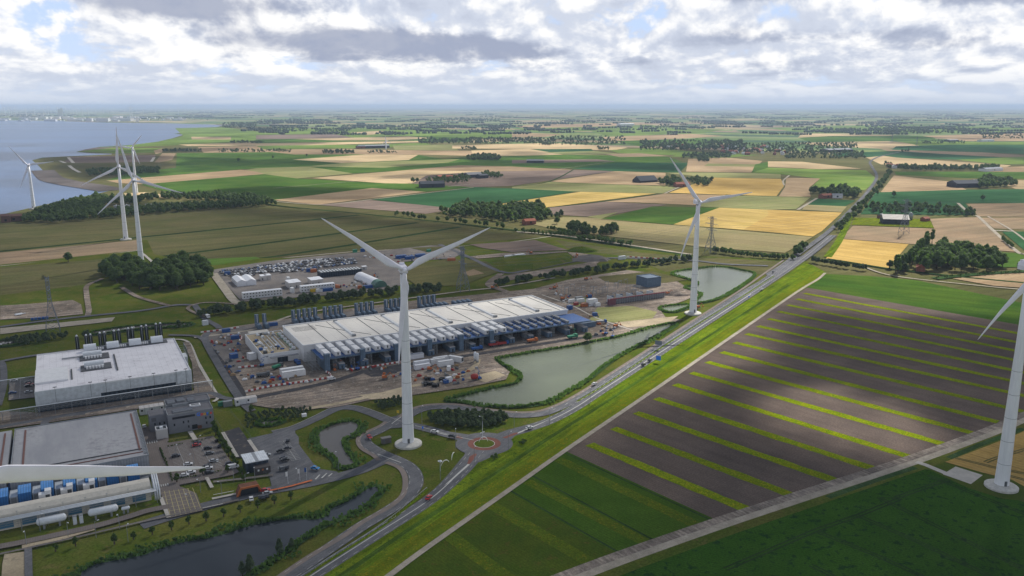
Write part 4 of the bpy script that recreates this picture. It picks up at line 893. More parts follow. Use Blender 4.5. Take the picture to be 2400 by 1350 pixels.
# farm groups in the middle distance
for sp_, k, s, lb, gp in [
  ([(1540, 430), (1560, 422), (1590, 424), (1600, 434), (1570, 436)], 'dark', 1.3, 'dark tree left of the farmhouse at the wheat field corner', 'trees of the farm at the wheat corner'), ([(1608, 420), (1630, 420), (1668, 424), (1665, 434), (1635, 436)], 'dark', 1.1, 'dark tree right of the farmhouse at the wheat field corner', 'more trees of the farm at the wheat corner'),
  ([(1900, 452), (1925, 448), (1985, 446), (2012, 456), (2010, 466), (1930, 456)], 'dark', 1.35, 'tall dark tree around the farm left of the highway', 'trees of the farm left of the highway'), ([(1095, 373), (1115, 366), (1172, 370), (1172, 376), (1100, 376)], 'dark', 1.5, 'dark tree of the round clump in the far green fields', 'trees of the far clump'),
  ([(998, 420), (1020, 418), (1090, 412), (1108, 418), (1090, 428), (1040, 430), (1000, 426)], 'oak', .9, 'tree among the barns of the middle farm', 'trees of the middle farm'), ([(1125, 408), (1140, 404), (1180, 412), (1170, 418), (1130, 414)], 'dark', 1.1, 'dark tree right of the middle farm barns', 'dark trees of the middle farm'),
  ([(2285, 430), (2310, 418), (2378, 426), (2382, 436), (2300, 440)], 'dark', 1.3, 'dark tree behind the grey roofed barn on the far right', 'trees of the far right farm'), ([(2065, 380), (2085, 396), (2090, 390), (2230, 392), (2340, 392), (2340, 398), (2120, 399)], 'dark', 1.1, 'tree in the long farm belt right of the highway bend', 'trees of the farm belt at the bend'),
  ([(2025, 490), (2060, 482), (2160, 484), (2290, 500), (2280, 506), (2160, 500), (2050, 500)], 'dark', 1.1, 'dark tree behind the barn under the pylon', 'trees behind the pylon barn')]:
    mass('tree_group', fill(sp_, 13), 'lowdark', (lambda s=s: s*random.choice((.5, .7, .95))), lb.replace('tree ', 'group of trees ').replace('tall dark','dark'), 'tree group', mat=LM['dark'])
trees([G(2094, 460), G(2303, 468), G(968, 427), G(978, 426), G(1305, 523)], 'oak', 1.0, 'lone rounded tree in the sunlit middle fields', 'lone trees in the middle fields')
# planting strips at the sites
mass('hedge', along([(480, 742), (600, 722), (700, 712), (800, 700), (900, 690), (1035, 680)], 2.6, .4, 11), 'willow', 1.15, 'wide hedge of willows between the car park and the white hall', 'hedge')
mass('hedge', along([(1160, 668), (1260, 654), (1400, 636), (1530, 620), (1620, 610)], 2.6, .4, 10), 'willow', 1.0, 'long willow hedge running towards the highway turbine', 'hedge')
mass('willow_thicket', fill([(1000, 981), (1040, 966), (1110, 966), (1180, 974), (1192, 986), (1150, 1000), (1060, 1003), (1010, 993)], 2.5), 'willow', lambda: random.choice((.42, .5, .62)), 'dense grey green willow thicket inside the road loop', 'thicket')
for a, b, s in [(568, 1347, .72), (586, 1340, .85), (656, 1298, .78), (684, 1283, .6)]: tree('cone', *G(a, b), s, 'pale pointed willow on the bank of the dark pond', 'pointed willows by the dark pond')
for i_, (a, b) in enumerate([(130, 1290), (177, 1277), (268, 1272), (313, 1262), (357, 1250), (402, 1239), (443, 1226), (483, 1218), (524, 1208), (563, 1198), (604, 1188), (643, 1178), (682, 1168)]): tree('young', *G(a, b), .72, ORD[i_]+' small young tree from the left in the row above the dark pond', 'young trees above the dark pond')
for a, b, s in [(497, 990, .9), (502, 1004, 1), (506, 1018, 1.1), (514, 1030, .9), (520, 1042, .9), (527, 1054, 1), (536, 1066, .9), (546, 1078, .8), (552, 1092, .9), (534, 1106, .8), (568, 1110, .8), (475, 1110, .9), (415, 1128, .85), (572, 1125, .7)]: tree('young', *G(a, b), s, 'bright green young tree between the car park and the fenced yard', 'car park trees')
tree('oak', *G(589, 964), .38, 'small round bush beside the white cabins at the site corner', None); tree('oak', *G(1376, 800), .62, 'lone tree leaning over the far bank of the green lake', None)
trees([G(200, 790), G(310, 778), G(420, 765), G(208, 788)], 'willow', .8, 'bush beside the narrow water behind the black flue stacks', 'bushes by the narrow water')
for a, b, s in [(1222, 1036, 1), (1158, 1071, .8)]: mass('scrub', [tuple(q+random.uniform(-2.2, 2.2) for q in G(a, b)) for _ in range(8)], 'lowbush', .36*s, 'low olive bush on the verge '+('right' if a > 1200 else 'below')+' of the roundabout', 'bush')
# reeds round the ponds
def reeds(w, label, step=1.5, wid=3.4, hgt=1.15, inner=.1):
    vs = []; fs = []; n = len(w); ar = sum(w[i][0]*w[(i+1) % n][1]-w[(i+1) % n][0]*w[i][1] for i in range(n)); sg = 1 if ar > 0 else -1
    for i in range(n):
        a = w[i]; b = w[(i+1) % n]; d = hypot(b[0]-a[0], b[1]-a[1]); nx, ny = sg*(b[1]-a[1])/(d or 1), -sg*(b[0]-a[0])/(d or 1)
        for k in range(max(1, int(d/step*5))):
            t = random.random(); wv_ = wid*(1+.55*sin(i*.37)+.35*sin(i*.9+1)); o = random.uniform(-inner, wv_); x = a[0]+(b[0]-a[0])*t+nx*o; y = a[1]+(b[1]-a[1])*t+ny*o
            if prj(x, y, 0)[1] > 1390 or prj(x, y, 0)[0] < -40: continue
            h = hgt*random.uniform(.6, 1.15)*(1 if o < wid*.7 else .7); r = random.uniform(.3, .6); a0 = random.uniform(0, 3.14)
            for j in range(2):
                b0 = len(vs); ca, sa = cos(a0+j*1.6)*r, sin(a0+j*1.6)*r; la, lb = random.uniform(-.4, .4), random.uniform(-.4, .4)
                vs += [(x-ca, y-sa, -.4), (x+ca, y+sa, -.4), (x+ca*1.3+la, y+sa*1.3+lb, h*random.uniform(.7, 1)), (x-ca*1.3+la, y-sa*1.3+lb, h*random.uniform(.7, 1))]; fs.append((b0, b0+1, b0+2, b0+3))
    me = bpy.data.meshes.new('reeds'); me.from_pydata(vs, [], fs); me.update(); me.materials.append(RM); tag(link(bpy.data.objects.new('reeds', me)), label, 'reeds', None, 'stuff')
RM = leaf_mat('reed_leaves', (.060, .115, .035), (.095, .155, .055))
for w, lb, wd in zip(PW, ['reed belt around the big dark pond', 'reed belt around the crescent pond', 'reed belt around the green lake', 'reed belt around the lake behind the highway turbine', 'reed belt around the small far pool', 'reeds along the narrow water behind the flue stacks', 'reeds at the pool on the left edge', 'reeds around the little pool by the cabins'], (5.0, 3.8, 3.0, 2.6, 2, 1.0, 2, 3)): reeds(w, lb, 1.0 if wd > 5 else 1.5, wd)
# --- distant woods and belts
def far_wood(px0, px1, y0, y1, n, sz, label):
    sp = []
    for _ in range(int(n*1.7)):
        q = random.random(); x = px0+(px1-px0)*q; sp.append(G(x, y0+(y1-y0)*random.random()))
    mass('woodland', sp, 'lowdark', (lambda: sz*random.choice((.45, .6, .85))), label, 'wood', mat=LM['far'])
for a, b, c, d, n, s, lb in [(380, 472, 351, 356, 60, .95, 'tree clump by the coast fields'), (512, 684, 351, 357, 90, .85, 'tree belt with an avenue in the coast fields'), (755, 830, 354, 360, 50, 1.1, 'clump left of the long farm shed'), (858, 930, 355, 359, 24, .9, 'low scrub before the long farm shed'),
   (980, 1300, 325, 337, 260, 1.4, 'long wooded ridge in the middle of the plain'), (1290, 1465, 320, 340, 150, 1.3, 'wooded belt right of the ridge'), (1500, 1740, 330, 352, 330, 1.4, 'village wood left part'), (1600, 1715, 360, 371, 110, 1.2, 'wood below the village'), (1700, 2010, 336, 358, 330, 1.2, 'village wood right part'), (1840, 2028, 356, 372, 160, 1.1, 'village trees near the highway bend'),
   (1635, 1660, 372, 379, 20, 1.0, 'small clump below the village wood'), (1080, 1115, 346, 351, 26, 1.0, 'small clump on the stubble field'), (1264, 1292, 334, 340, 30, 1.0, 'dark copse in the stubble'), (1400, 1430, 346, 351, 22, 1.1, 'clump of the lonely farm'), (540, 620, 332, 336, 40, 1.0, 'copse by the pale field'), (600, 720, 300, 308, 80, 1.5, 'wood behind the bay'), (740, 820, 303, 309, 60, 1.5, 'wood left of the plain'),
   (520, 600, 288, 300, 110, 1.8, 'wooded shore of the bay'), (600, 780, 282, 290, 160, 2.0, 'dark woods beyond the bay'), (800, 1060, 293, 302, 200, 1.6, 'long thin tree line'), (1010, 1180, 276, 286, 120, 2.0, 'village trees far away'), (1930, 2180, 302, 312, 200, 1.6, 'tree belt far right'), (2140, 2270, 296, 314, 140, 1.7, 'far right wood'), (1820, 1870, 288, 293, 36, 1.8, 'pair of far copses'),
   (2300, 2420, 316, 325, 60, 1.2, 'far farm trees at the right edge'), (1500, 1640, 296, 302, 70, 1.6, 'far tree belt'), (1280, 1400, 282, 290, 70, 1.7, 'far copses'), (2160, 2260, 330, 337, 40, 1.0, 'farm trees on the right plain'), (2110, 2130, 352, 356, 10, .9, 'row of small trees on the plain'), (60, 520, 276, 282, 110, 1.6, 'trees of the harbour town')]:
    far_wood(a, b, c, d, n, s, lb)
def belts():
    rnd = random.Random(5); vs = []; fs = []
    for _ in range(720):
        py = 251.5+64*rnd.random()**1.25; px = rnd.uniform(-60, 2460)
        if px < 560 and py > 279: continue
        X, Y = G(px, py); far = Y > 9000
        n = rnd.randint(4, 18); ang = rnd.choice((R(28), R(-20), R(5), R(118)))+rnd.uniform(-.1, .1); st = (13 if Y < 6500 else 20 if Y < 12000 else 45)
        for k in range(n):
            s = st*rnd.uniform(.5, .9); x = X+cos(ang)*st*(k-n/2)+rnd.uniform(-1, 1)*st*.6; y = Y+sin(ang)*st*(k-n/2)+rnd.uniform(-1, 1)*st*rnd.choice((.5, 1.5)); hh = rnd.uniform(8, 15); b0 = len(vs); m = 6
            for zz, rr in ((-1.6, .8), (hh*.45, 1), (hh*.85, .6)):
                for j in range(m): t = 2*pi*j/m+rnd.random()*.4; vs.append((x+cos(t)*s*rr*rnd.uniform(.7, 1.1), y+sin(t)*s*rr, zz*rnd.uniform(.9, 1.05)))
            vs.append((x, y, hh))
            for q in range(2):
                for j in range(m): fs.append((b0+q*m+j, b0+q*m+(j+1) % m, b0+(q+1)*m+(j+1) % m, b0+(q+1)*m+j))
            for j in range(m): fs.append((b0+2*m+j, b0+2*m+(j+1) % m, b0+3*m))
    me = bpy.data.meshes.new('woodland'); me.from_pydata(vs, [], fs); me.update(); me.materials.append(leaf_mat('horizon_woodland', (.050, .080, .052), (.072, .105, .062)))
    tag(link(bpy.data.objects.new('woodland', me)), 'scattered blue green tree belts of the far plain up to the horizon', 'woods', None, 'stuff')
belts()

for px0, lb in [([(375, 1052), (392, 1090), (404, 1128)], 'thin clipped hedge left of the office car park'), ([(395, 1047), (428, 1040)], 'short hedge strip at the top of the left bays'), ([(450, 1036), (482, 1030)], 'short hedge strip at the top of the right bays'), ([(424, 1122), (460, 1117)], 'short hedge strip below the left bays'), ([(485, 1110), (520, 1104)], 'short hedge strip below the right bays'), ([(394, 1036), (448, 1027)], 'low hedge in front of the grey office, left of the path'), ([(462, 1024), (498, 1016)], 'low hedge in front of the grey office, right of the path')]:
    mass('hedge', along(px0, .8, .1, .5), 'lowbush', .17, lb, 'hedge')
mass('thicket', fill([(575, 975), (640, 960), (720, 955), (735, 966), (690, 985), (640, 978), (600, 990), (590, 1010), (575, 1000)], 2.6), 'willow', .32, 'green reedy thicket around the little pool by the cabins', 'thicket')
mass('thicket', fill([(880, 945), (940, 930), (960, 940), (940, 952), (890, 960)], 2.6), 'willow', .36, 'green thicket at the tip of the green lake, left of the turbine', 'thicket')
mass('scrub', fill([(0, 800), (60, 790), (160, 785), (150, 795), (80, 805), (60, 812)], 4), 'willow', .6, 'bushes around the pool at the left edge', 'scrub')
# ================================================================== BUILDINGS
def grid_mat(name, c, c2, gu, gv, line=.12, dirt=(.3, .28, .3), da=.35, ds=.06, rough=.6, stretch=(1, 1)):
    m = bpy.data.materials.new(name); m.use_nodes = True; t = NT(m.node_tree); b = t.n['Principled BSDF']; b.inputs['Roughness'].default_value = rough
    o = t.node('ShaderNodeTexCoord').outputs['Object']; x, y, z = t.sep(o)
    lx = t.m('LESS_THAN', t.m('FRACT', t.m('DIVIDE', x, gu)), line/gu); ly = t.m('LESS_THAN', t.m('FRACT', t.m('DIVIDE', y, gv)), line/gv)
    l = t.m('MAXIMUM', lx, ly); n = t.noise(t.vm('MULTIPLY', o, (stretch[0], stretch[1], 1)), ds, 5.0, .65); n2 = t.noise(o, ds*9, 3.0, .6)
    cc = t.mix(t.sm(n, .35, .65), c, c2); cc = t.mix(t.m('MULTIPLY', t.sm(t.m('ADD', t.m('MULTIPLY', n, .6), t.m('MULTIPLY', n2, .4)), .52, .68), da), cc, dirt)
    cc = t.mix(t.m('MULTIPLY', l, .45), cc, (.22, .22, .23)); t.put(b, 'Base Color', cc); return m
def ribbed(name, c, period=.9, st=.22, axis=0, rough=.5, metal=0.0):
    m = bpy.data.materials.new(name); m.use_nodes = True; t = NT(m.node_tree); b = t.n['Principled BSDF']; b.inputs['Roughness'].default_value = rough; b.inputs['Metallic'].default_value = metal; b.inputs['Specular IOR Level'].default_value = .15
    o = t.node('ShaderNodeTexCoord').outputs['Object']; q = t.sep(o)
    w = t.m('SINE', t.m('MULTIPLY', q[axis], 2*pi/period)); n = t.noise(o, .5, 4.0, .6)
    f = t.m('MULTIPLY', t.sm(w, -.4, .6, 1-st, 1+st*.4), t.sm(n, .3, .7, .85, 1.08)); t.put(b, 'Base Color', t.vm('SCALE', c, f)); return m
M_ROOFW = grid_mat('white_roof_membrane', (.82, .78, .70), (.74, .70, .63), 8.4, 5.2, .16, da=.12)
M_ROOF2 = grid_mat('grey_white_roof_panels', (.76, .75, .78), (.68, .67, .70), 3.6, 3.6, .12, (.34, .31, .34), .55, .09)
M_ROOF3 = grid_mat('weathered_grey_roof', (.25, .255, .275), (.36, .36, .37), 7, 60, .12, (.12, .12, .14), .5, .05, stretch=(1, .25))
M_WH = pm('white_cladding', (.72, .73, .74), .5, var=.10, vs=.4); M_GY = ribbed('grey_cladding', (.30, .31, .33), 1.2, .12); M_LG = ribbed('light_panel_cladding', (.56, .60, .63), 3.0, .04)
M_NAVY = ribbed('dark_louvres', (.030, .045, .065), 2.4, .4); M_SLATE = ribbed('slate_blue_cladding', (.11, .165, .235), 1.1, .2); M_BLUE = ribbed('blue_cladding', (.022, .13, .36), 1.0, .15); M_BLUEL = ribbed('light_blue_roofing', (.10, .28, .60), 1.0, .2)
M_DECK = pm('blue_deck', (.025, .11, .34), .6, var=.3, vs=.5); M_STEEL = pm('galvanised_steel', (.30, .32, .34), .5, .4, var=.15); M_WIN = pm('dark_glass', (.02, .025, .035), .15, spec=.6)
M_RUST = pm('brown_red_gutter', (.16, .075, .06), .8); M_TANK = pm('white_tank_paint', (.66, .70, .74), .4, var=.1, vs=1.0); M_GUT = pm('dark_gutter', (.06, .065, .07), .7); M_ORG = pm('orange_paint', (.44, .13, .035), .6, var=.15); M_CORT = pm('rusty_roof', (.17, .07, .04), .9, var=.3, vs=1)
M_RED = pm('red_paint', (.32, .035, .03), .5); M_BLUP = pm('blue_paint', (.02, .09, .30), .5, var=.2, vs=2); M_YEL = pm('yellow_paint', (.62, .42, .03), .5); M_GRN = pm('green_paint', (.03, .22, .12), .6); M_BLK = pm('black_plastic', (.012, .012, .013), .5)
M_CREAM = pm('cream_panels', (.62, .58, .50), .6, var=.12, vs=.6); M_BRICK = pm('red_brick', (.25, .10, .07), .9, var=.25, vs=1); M_TILE = ribbed('red_roof_tiles', (.28, .095, .06), .6, .2, 0, .9); M_TENT = pm('white_tent_fabric', (.72, .74, .78), .5, var=.06)
def SB(name, u, v, label, cat, group=None, rz=0.0, z=0.0):
    x, y = xy(u, v); return empty(name, (x, y, z), SITE+rz, label, cat, group)
def PB(name, px, py, label, cat, group=None, rz=0.0):
    x, y = G(px, py); return empty(name, (x, y, 0), SITE+rz, label, cat, group)
def bx(name, mat, parent, x0, x1, y0, y1, z0, z1):
    return MB().box((x0+x1)/2, (y0+y1)/2, z0, x1-x0, y1-y0, z1-z0).build(name, mat, parent)
def parapet(name, mat, parent, x0, x1, y0, y1, z0, h, w=.4):
    mb = MB(); mb.box((x0+x1)/2, y0+w/2, z0, x1-x0, w, h); mb.box((x0+x1)/2, y1-w/2, z0, x1-x0, w, h); mb.box(x0+w/2, (y0+y1)/2, z0, w, y1-y0-2*w, h); mb.box(x1-w/2, (y0+y1)/2, z0, w, y1-y0-2*w, h)
    return mb.build(name, mat, parent)
def truss(mb, x, y, z0, z1, w=1.6, d=1.6, n=4, t=.22):
    for a in (-1, 1):
        for b in (-1, 1): mb.bar((x+a*w/2, y+b*d/2, z0), (x+a*w/2, y+b*d/2, z1), t)
    for k in range(n):
        za, zb = z0+(z1-z0)*k/n, z0+(z1-z0)*(k+1)/n
        mb.bar((x-w/2, y-d/2, za), (x+w/2, y-d/2, zb), t*.7); mb.bar((x+w/2, y-d/2, za), (x-w/2, y-d/2, zb), t*.7); mb.bar((x-w/2, y-d/2, zb), (x+w/2, y-d/2, zb), t*.7)
# ---- 1. large white hall under construction
HW = 211.0; HD = 58.0
hall = SB('data_hall', 133, 541, 'very long white roofed hall under construction, with diagonal lines on its roof', 'building')
bx('wall', M_WH, hall, 0, HW, 0, HD, -1.7, 10.6); bx('roof', M_ROOFW, hall, -.3, HW+.3, -.3, HD+.3, 10.6, 11.0); parapet('parapet', M_WH, hall, -.5, HW+.5, -.5, HD+.5, 10.8, .9, .8)
for k in range(5):
    x = 38+k*37.5; d = MB(); d.prism([(x-1.3, 11), (x+1.3, 11), (x+.9, 11.9), (x-.9, 11.9)], 7, HD-4); d.build('roof_duct', M_WH, hall)
    e = MB(); e.box(x, HD-5, 11, 2.6, 2.0, 1.4); e.box(x, 8, 11, 2.6, 2.0, 1.4); e.build('duct_end', M_STEEL, hall)
g = MB()
for k in range(6):
    x = 18+k*37.5
    g.bar((x, 2, 11.05), (x, HD-2, 11.05), .45)
    for a, b in (((x+4, HD-8), (x+18, 26)), ((x+32, 6), (x+18, 26))):
        g.bar((a[0], a[1], 11.06), (b[0], b[1], 11.06), .38)
    if k < 5: g.bar((x+14, 2, 11.05), (x+14, HD-2, 11.05), .3)
for k in range(6): g.bar((4, HD-8-k*2.2, 11.05), (20, HD-8-k*2.2, 11.05), .22)
g.build('roof_gutter', M_GUT, hall)
# deck in front with cooling units
deck = SB('equipment_deck', 138, 515, 'raised blue steel deck along the front of the long white hall', 'steel deck')
DW = 211.0
bx('deck_floor', M_DECK, deck, 0, DW, 0, 25.4, 7.5, 8.0); fr = MB(); fr.box(DW/2, -.2, 7.2, DW, .4, .9); fr.box(-.2, 12.7, 7.2, .4, 25.4, .9); fr.build('edge_beam', M_SLATE, deck)
for k in range(17):
    tr = MB(); x = 9+k*12.0
    truss(tr, x, 1.0, -1.6, 7.3, 2.4, 1.8, 4, .26); tr.bar((x-1.2, 12, -1.6), (x-1.2, 12, 7.3), .3); tr.bar((x+1.2, 12, -1.6), (x+1.2, 12, 7.3), .3); tr.bar((x-1.2, 22, -1.6), (x-1.2, 22, 7.3), .3); tr.build('steel_frame', M_STEEL, deck)
bx('back_wall', M_NAVY, deck, 2, DW-22, 21, 21.4, -1.6, 7.3)
for k in range(6):
    x = 3.5+k*24.2; bx('stair_tower', M_SLATE, deck, x-1.7, x+1.7, -1.2, 2.2, -1.7, 11.2); bx('tower_wall', M_SLATE, deck, x-1.5, x+1.5, 2.4, 18, -1.7, 7.2)
rl = MB()
for z_ in (8.6, 9.1): rl.bar((0, -.3, z_), (DW, -.3, z_), .09)
for k in range(70): rl.bar((k*DW/69, -.3, 8), (k*DW/69, -.3, 9.1), .08)
rl.build('railing', M_STEEL, deck)
sc = MB()
for k in range(9):
    for j in range(3): sc.bar((-6+j*2.4, 1+k*2.6, -1.6), (-6+j*2.4, 1+k*2.6, 7.5), .16)
for j in range(3):
    for z_ in (1, 3.2, 5.4, 7.4): sc.bar((-6+j*2.4, 1, z_), (-6+j*2.4, 22, z_), .13)
for z_ in (1, 3.2, 5.4, 7.4):
    for k in range(9): sc.bar((-6, 1+k*2.6, z_), (-1.2, 1+k*2.6, z_), .13)
scf = SB('scaffold', 138, 515, 'steel scaffold stair at the left end of the blue deck', 'scaffold'); sc.build('scaffold_frame', M_STEEL, scf)
def unit_white(u, v, row):
    t = SB('cooling_unit', u, v, 'white box shaped cooling unit in the %s row on the blue deck' % row, 'cooling unit', 'white cooling units on the blue deck, %s row' % row, z=8.0)
    mb = MB(); mb.prism([(-2.0, .5), (2.0, .5), (2.0, 3.2), (1.8, 3.4), (-1.8, 3.4), (-2.0, 3.2)], -5.2, 5.2); mb.build('housing', M_WH, t)
    MB().box(0, -5.25, 1.2, .8, .12, 1.6).build('door', M_GUT, t); MB().box(0, 0, 0, 3.6, 10, .5).build('base_frame', M_STEEL, t)
    return t
def unit_grey(u, v, row):
    t = SB('cooling_unit', u, v, 'open grey framed cooling unit in the %s row on the blue deck' % row, 'cooling unit', 'open grey cooling units on the blue deck, %s row' % row, z=8.0)
    mb = MB(); mb.box(-.75, 0, .3, .5, 10, 1.5); mb.box(.75, 0, .3, .5, 10, 1.5); mb.build('frame', M_STEEL, t); MB().box(0, 0, .2, 1.0, 9.8, .9).build('duct', M_GUT, t); MB().box(0, 0, 1.25, .95, 9.6, .35).build('grille', pm('pale_grille', (.42, .40, .38), .7), t)
uw = [unit_white(142.5, 521.2, 'front'), unit_white(142.5, 533.8, 'rear')]
def cp(o, u, v, z=8.0, lb=None): c = copy_tree(o); x, y = xy(u, v); c.location = (x, y, z); c['label'] = lb or c['label']; return c
ug = None
for k in range(1, 29):
    u = 142.5+k*6.9
    for r_, v_ in ((0, 521.2), (1, 533.8)):
        lw = ('%s white cooling unit from the left in the %s row' % (ORD[k], ('front', 'rear')[r_])) if k <= 14 else '%s white unit of the three standing apart on the right, %s row' % (ORD[k-17] if k >= 17 else '', ('front', 'rear')[r_])
        if k <= 14 or k in (17, 18, 19): cp(uw[r_], u, v_, 8.0, lw)
        elif k < 28:
            if ug is None: ug = {}
            if r_ not in ug: unit_grey(u, v_, ('front', 'rear')[r_]); ug[r_] = bpy.data.objects[[o.name for o in COL.objects if o.name.startswith('cooling_unit')][-1]]; ug[r_] = [o for o in COL.objects if o.name.startswith('cooling_unit') and o.get('group', '').startswith('open grey') and o['group'].endswith(('front row', 'rear row')[r_])][0]
            else: cp(ug[r_], u, v_, 8.0, '%s open grey cooling unit %s the white three, %s row' % (ORD[k-15] if k < 17 else ORD[k-20], 'before' if k < 17 else 'beyond', ('front', 'rear')[r_]))
c0 = None
for k in range(13):
    u = 151+k*16
    if c0 is None:
        c0 = SB('generator_container', u, 519, 'slate blue generator container standing under the blue deck', 'generator container', 'generator containers under the blue deck')
        bx('housing', M_SLATE, c0, -1.9, 1.9, -6, 8, 0, 3.6); bx('roof', pm('pale_container_roof', (.48, .46, .44), .7), c0, -2, 2, -6.2, 8.2, 3.6, 3.8); bx('door', M_NAVY, c0, -.6, .6, -6.06, -6, .3, 2.4)
    else: cp(c0, u, 519, 0, '%s slate blue generator container from the left under the deck' % ORD[k])
# annex with roof-top equipment
an = SB('annex_building', 107, 549, 'low white annex with cluttered open roof at the left end of the long hall', 'building')
bx('wall', M_WH, an, 0, 26, 0, 58, -1.7, 5.6); bx('roof', F_['sand'], an, .4, 25.6, .4, 57.6, 5.6, 5.75); parapet('parapet', M_WH, an, 0, 26, 0, 58, 5.6, .9)
bx('gate_opening', M_NAVY, an, 10, 17, -.1, .05, -1, 3.4); bx('canopy', M_GY, an, 5, 24, -2.4, 0, 3.8, 4.1); bx('green_walkway', M_GRN, an, 21.5, 23.5, 4, 52, 5.75, 6.0)
random.seed(11)
for k in range(34):
    m = random.choice((M_STEEL, M_WH, M_TANK, M_GY, M_GUT, M_BLUP, M_TANK)); x, y = random.uniform(2, 20.5), random.uniform(3, 54)
    mb = MB(); mb.box(x, y, 5.75, random.uniform(.8, 2.6), random.uniform(.8, 3.5), random.uniform(.6, 1.8)); mb.build('roof_unit', m, an)
for k in range(10):
    x = random.uniform(2, 20); mb = MB(); mb.bar((x, random.uniform(3, 20), 6.6), (x, random.uniform(30, 54), 6.6), .35, 8); mb.build('roof_pipe', random.choice((M_TANK, M_STEEL)), an)
for k in range(6): mb = MB(); mb.box(22.6, 6+k*8, 6.0, 2.0, 3.6, 1.5); mb.build('air_unit', M_WH, an)
an2 = SB('low_block', 112, 608, 'plain low beige block behind the cluttered annex', 'building'); bx('wall', M_CREAM, an2, 0, 14, 0, 14, -1.6, 4); bx('roof', pm('beige_roof', (.5, .48, .43), .9), an2, -.2, 14.2, -.2, 14.2, 4, 4.25)
# generator flues on the north side
gp = None
for i, (px, py, n) in enumerate([(604, 766, 1), (622, 764, 1), (690, 755, 1), (703, 753.5, 1), (716, 752, 1), (728, 750.5, 1), (741, 749, 1), (764, 747, 1), (777, 745.3, 1), (789, 744, 1), (801, 742.5, 1), (838, 738, 1), (850, 736.5, 1), (862, 735, 1), (874, 733.5, 1), (907, 729.5, 1), (919, 728, 1), (930, 726.6, 1), (941, 725, 1), (985, 721, 1), (997, 719.5, 1), (1008, 718, 1), (1019, 716.6, 1)]):
    if gp is None:
        gp = PB('generator_flue', px, py, 'slate blue generator with tall square flue behind the long white hall', 'generator', 'generators with flues behind the long hall')
        MB().prism([(-1.6, 0), (1.6, 0), (1.6, 2.6), (.9, 3.3), (-.9, 3.3), (-1.6, 2.6)], -8, .5).build('housing', M_SLATE, gp); bx('flue', M_SLATE, gp, -1.5, 1.3, .6, 3.2, 0, 9.6); bx('flue_edge', M_TANK, gp, -.1, .3, .45, .6, 2.6, 9.5)
    else: c = copy_tree(gp); X, Y = G(px, py); c.location = (X, Y, 0); cl_i = 0 if px < 650 else 1 if px < 750 else 2 if px < 820 else 3 if px < 890 else 4 if px < 960 else 5; c['label'] = '%s square flue generator of the %s cluster behind the long hall' % (ORD[i-(0, 2, 7, 11, 15, 19)[cl_i]], ORD[cl_i])
hp = None
for px, py in [(1030, 715.5), (1040, 714.5), (1062, 712), (1073, 710.5), (1084, 709.3), (1095, 708)]:
    if hp is None:
        hp = PB('generator_housing', px, py, 'low slate generator without a flue behind the long white hall', 'generator', 'low generators behind the long hall'); MB().prism([(-1.6, 0), (1.6, 0), (1.6, 2.4), (.8, 3.0), (-.8, 3.0), (-1.6, 2.4)], -8, .5).build('housing', M_SLATE, hp); bx('vent', M_STEEL, hp, -1, 1, -8.2, -8, .5, 2)
    else: c = copy_tree(hp); X, Y = G(px, py); c.location = (X, Y, 0)
# ---- 2. white-roofed data centre on the left
b2 = SB('data_centre', -25, 518, 'pale grey data centre with speckled white roof, right of the small parking lot', 'building')
bx('dark_base', M_NAVY, b2, .2, 82.8, .3, 80.6, -1.7, 6.0); bx('wall', M_LG, b2, 0, 83, 0, 81, 6.0, 11.6); bx('roof', M_ROOF2, b2, .3, 82.7, .3, 80.7, 11.6, 11.8); parapet('parapet', M_WH, b2, -.1, 83.1, -.1, 81.1, 11.6, .8, .35)
bx('corner_panel', M_LG, b2, 74, 83.3, -.5, .5, 4.6, 12.5); bx('corner_panel', M_LG, b2, -.3, 33, -.45, .5, 4.2, 12.2); bx('raised_roof', M_WH, b2, -.3, 17, 15, 42, 11.8, 13.0)
bx('rust_gutter', M_GUT, b2, 43.4, 44.2, 22, 59, 11.8, 12.5); bx('rust_gutter', M_GUT, b2, 18.5, 19.3, 16, 37, 11.8, 12.4); bx('rooftop_duct', M_STEEL, b2, 14, 26, 62, 63, 12.2, 12.9)
for x0, y0 in ((24, 58), (24, 34)):
    bx('rooftop_platform', pm('dark_platform', (.11, .115, .125), .8, var=.3), b2, x0, x0+17, y0-5, y0+7, 11.8, 12.5)
    u_ = MB(); u_.prism([(y0+1, 12.6), (y0+5, 12.6), (y0+5, 15.1), (y0+4, 15.6), (y0+1.6, 15.6), (y0+1, 15.1)], x0+2, x0+13, 'x'); u_.build('cooling_unit', M_TANK, b2)
    for k in range(6): bx('fan_unit', M_WH, b2, x0+3+k*1.7, x0+4.2+k*1.7, y0-3, y0-.8, 12.5, 13.9)
bx('equipment_strip', pm('dark_platform', (.11, .115, .125), .8), b2, 30, 78, 73, 80.4, 11.8, 12.4)
pp = MB(); pp.bar((27, 79.6, 13.0), (76, 79.6, 13.0), 1.0, 10); pp.build('roof_pipe', M_STEEL, b2)
for k in range(4):
    u_ = MB(); u_.prism([(74, 12.5), (78.4, 12.5), (78.4, 15.6), (77.4, 16.3), (75, 16.3), (74, 15.6)], 27+k*13.6, 34.4+k*13.6, 'x'); u_.build('cooling_unit', M_TANK, b2)
    if k:
        for j in range(4): bx('fan_unit', M_WH, b2, 24+k*13.6-3.6+j*1.3, 24.9+k*13.6-3.6+j*1.3, 74.6, 76.2, 12.4, 13.6)
for k, x in enumerate((10, 28, 36, 49, 62, 74.5, 80)):
    e = MB(); e.bar((x, -.9, 5), (x, -.9, 13.6), .2); e.box(x, -.9, 13.6, 1.9, .7, .3); e.build('floodlight_mast', M_GUT, b2)
st = MB()
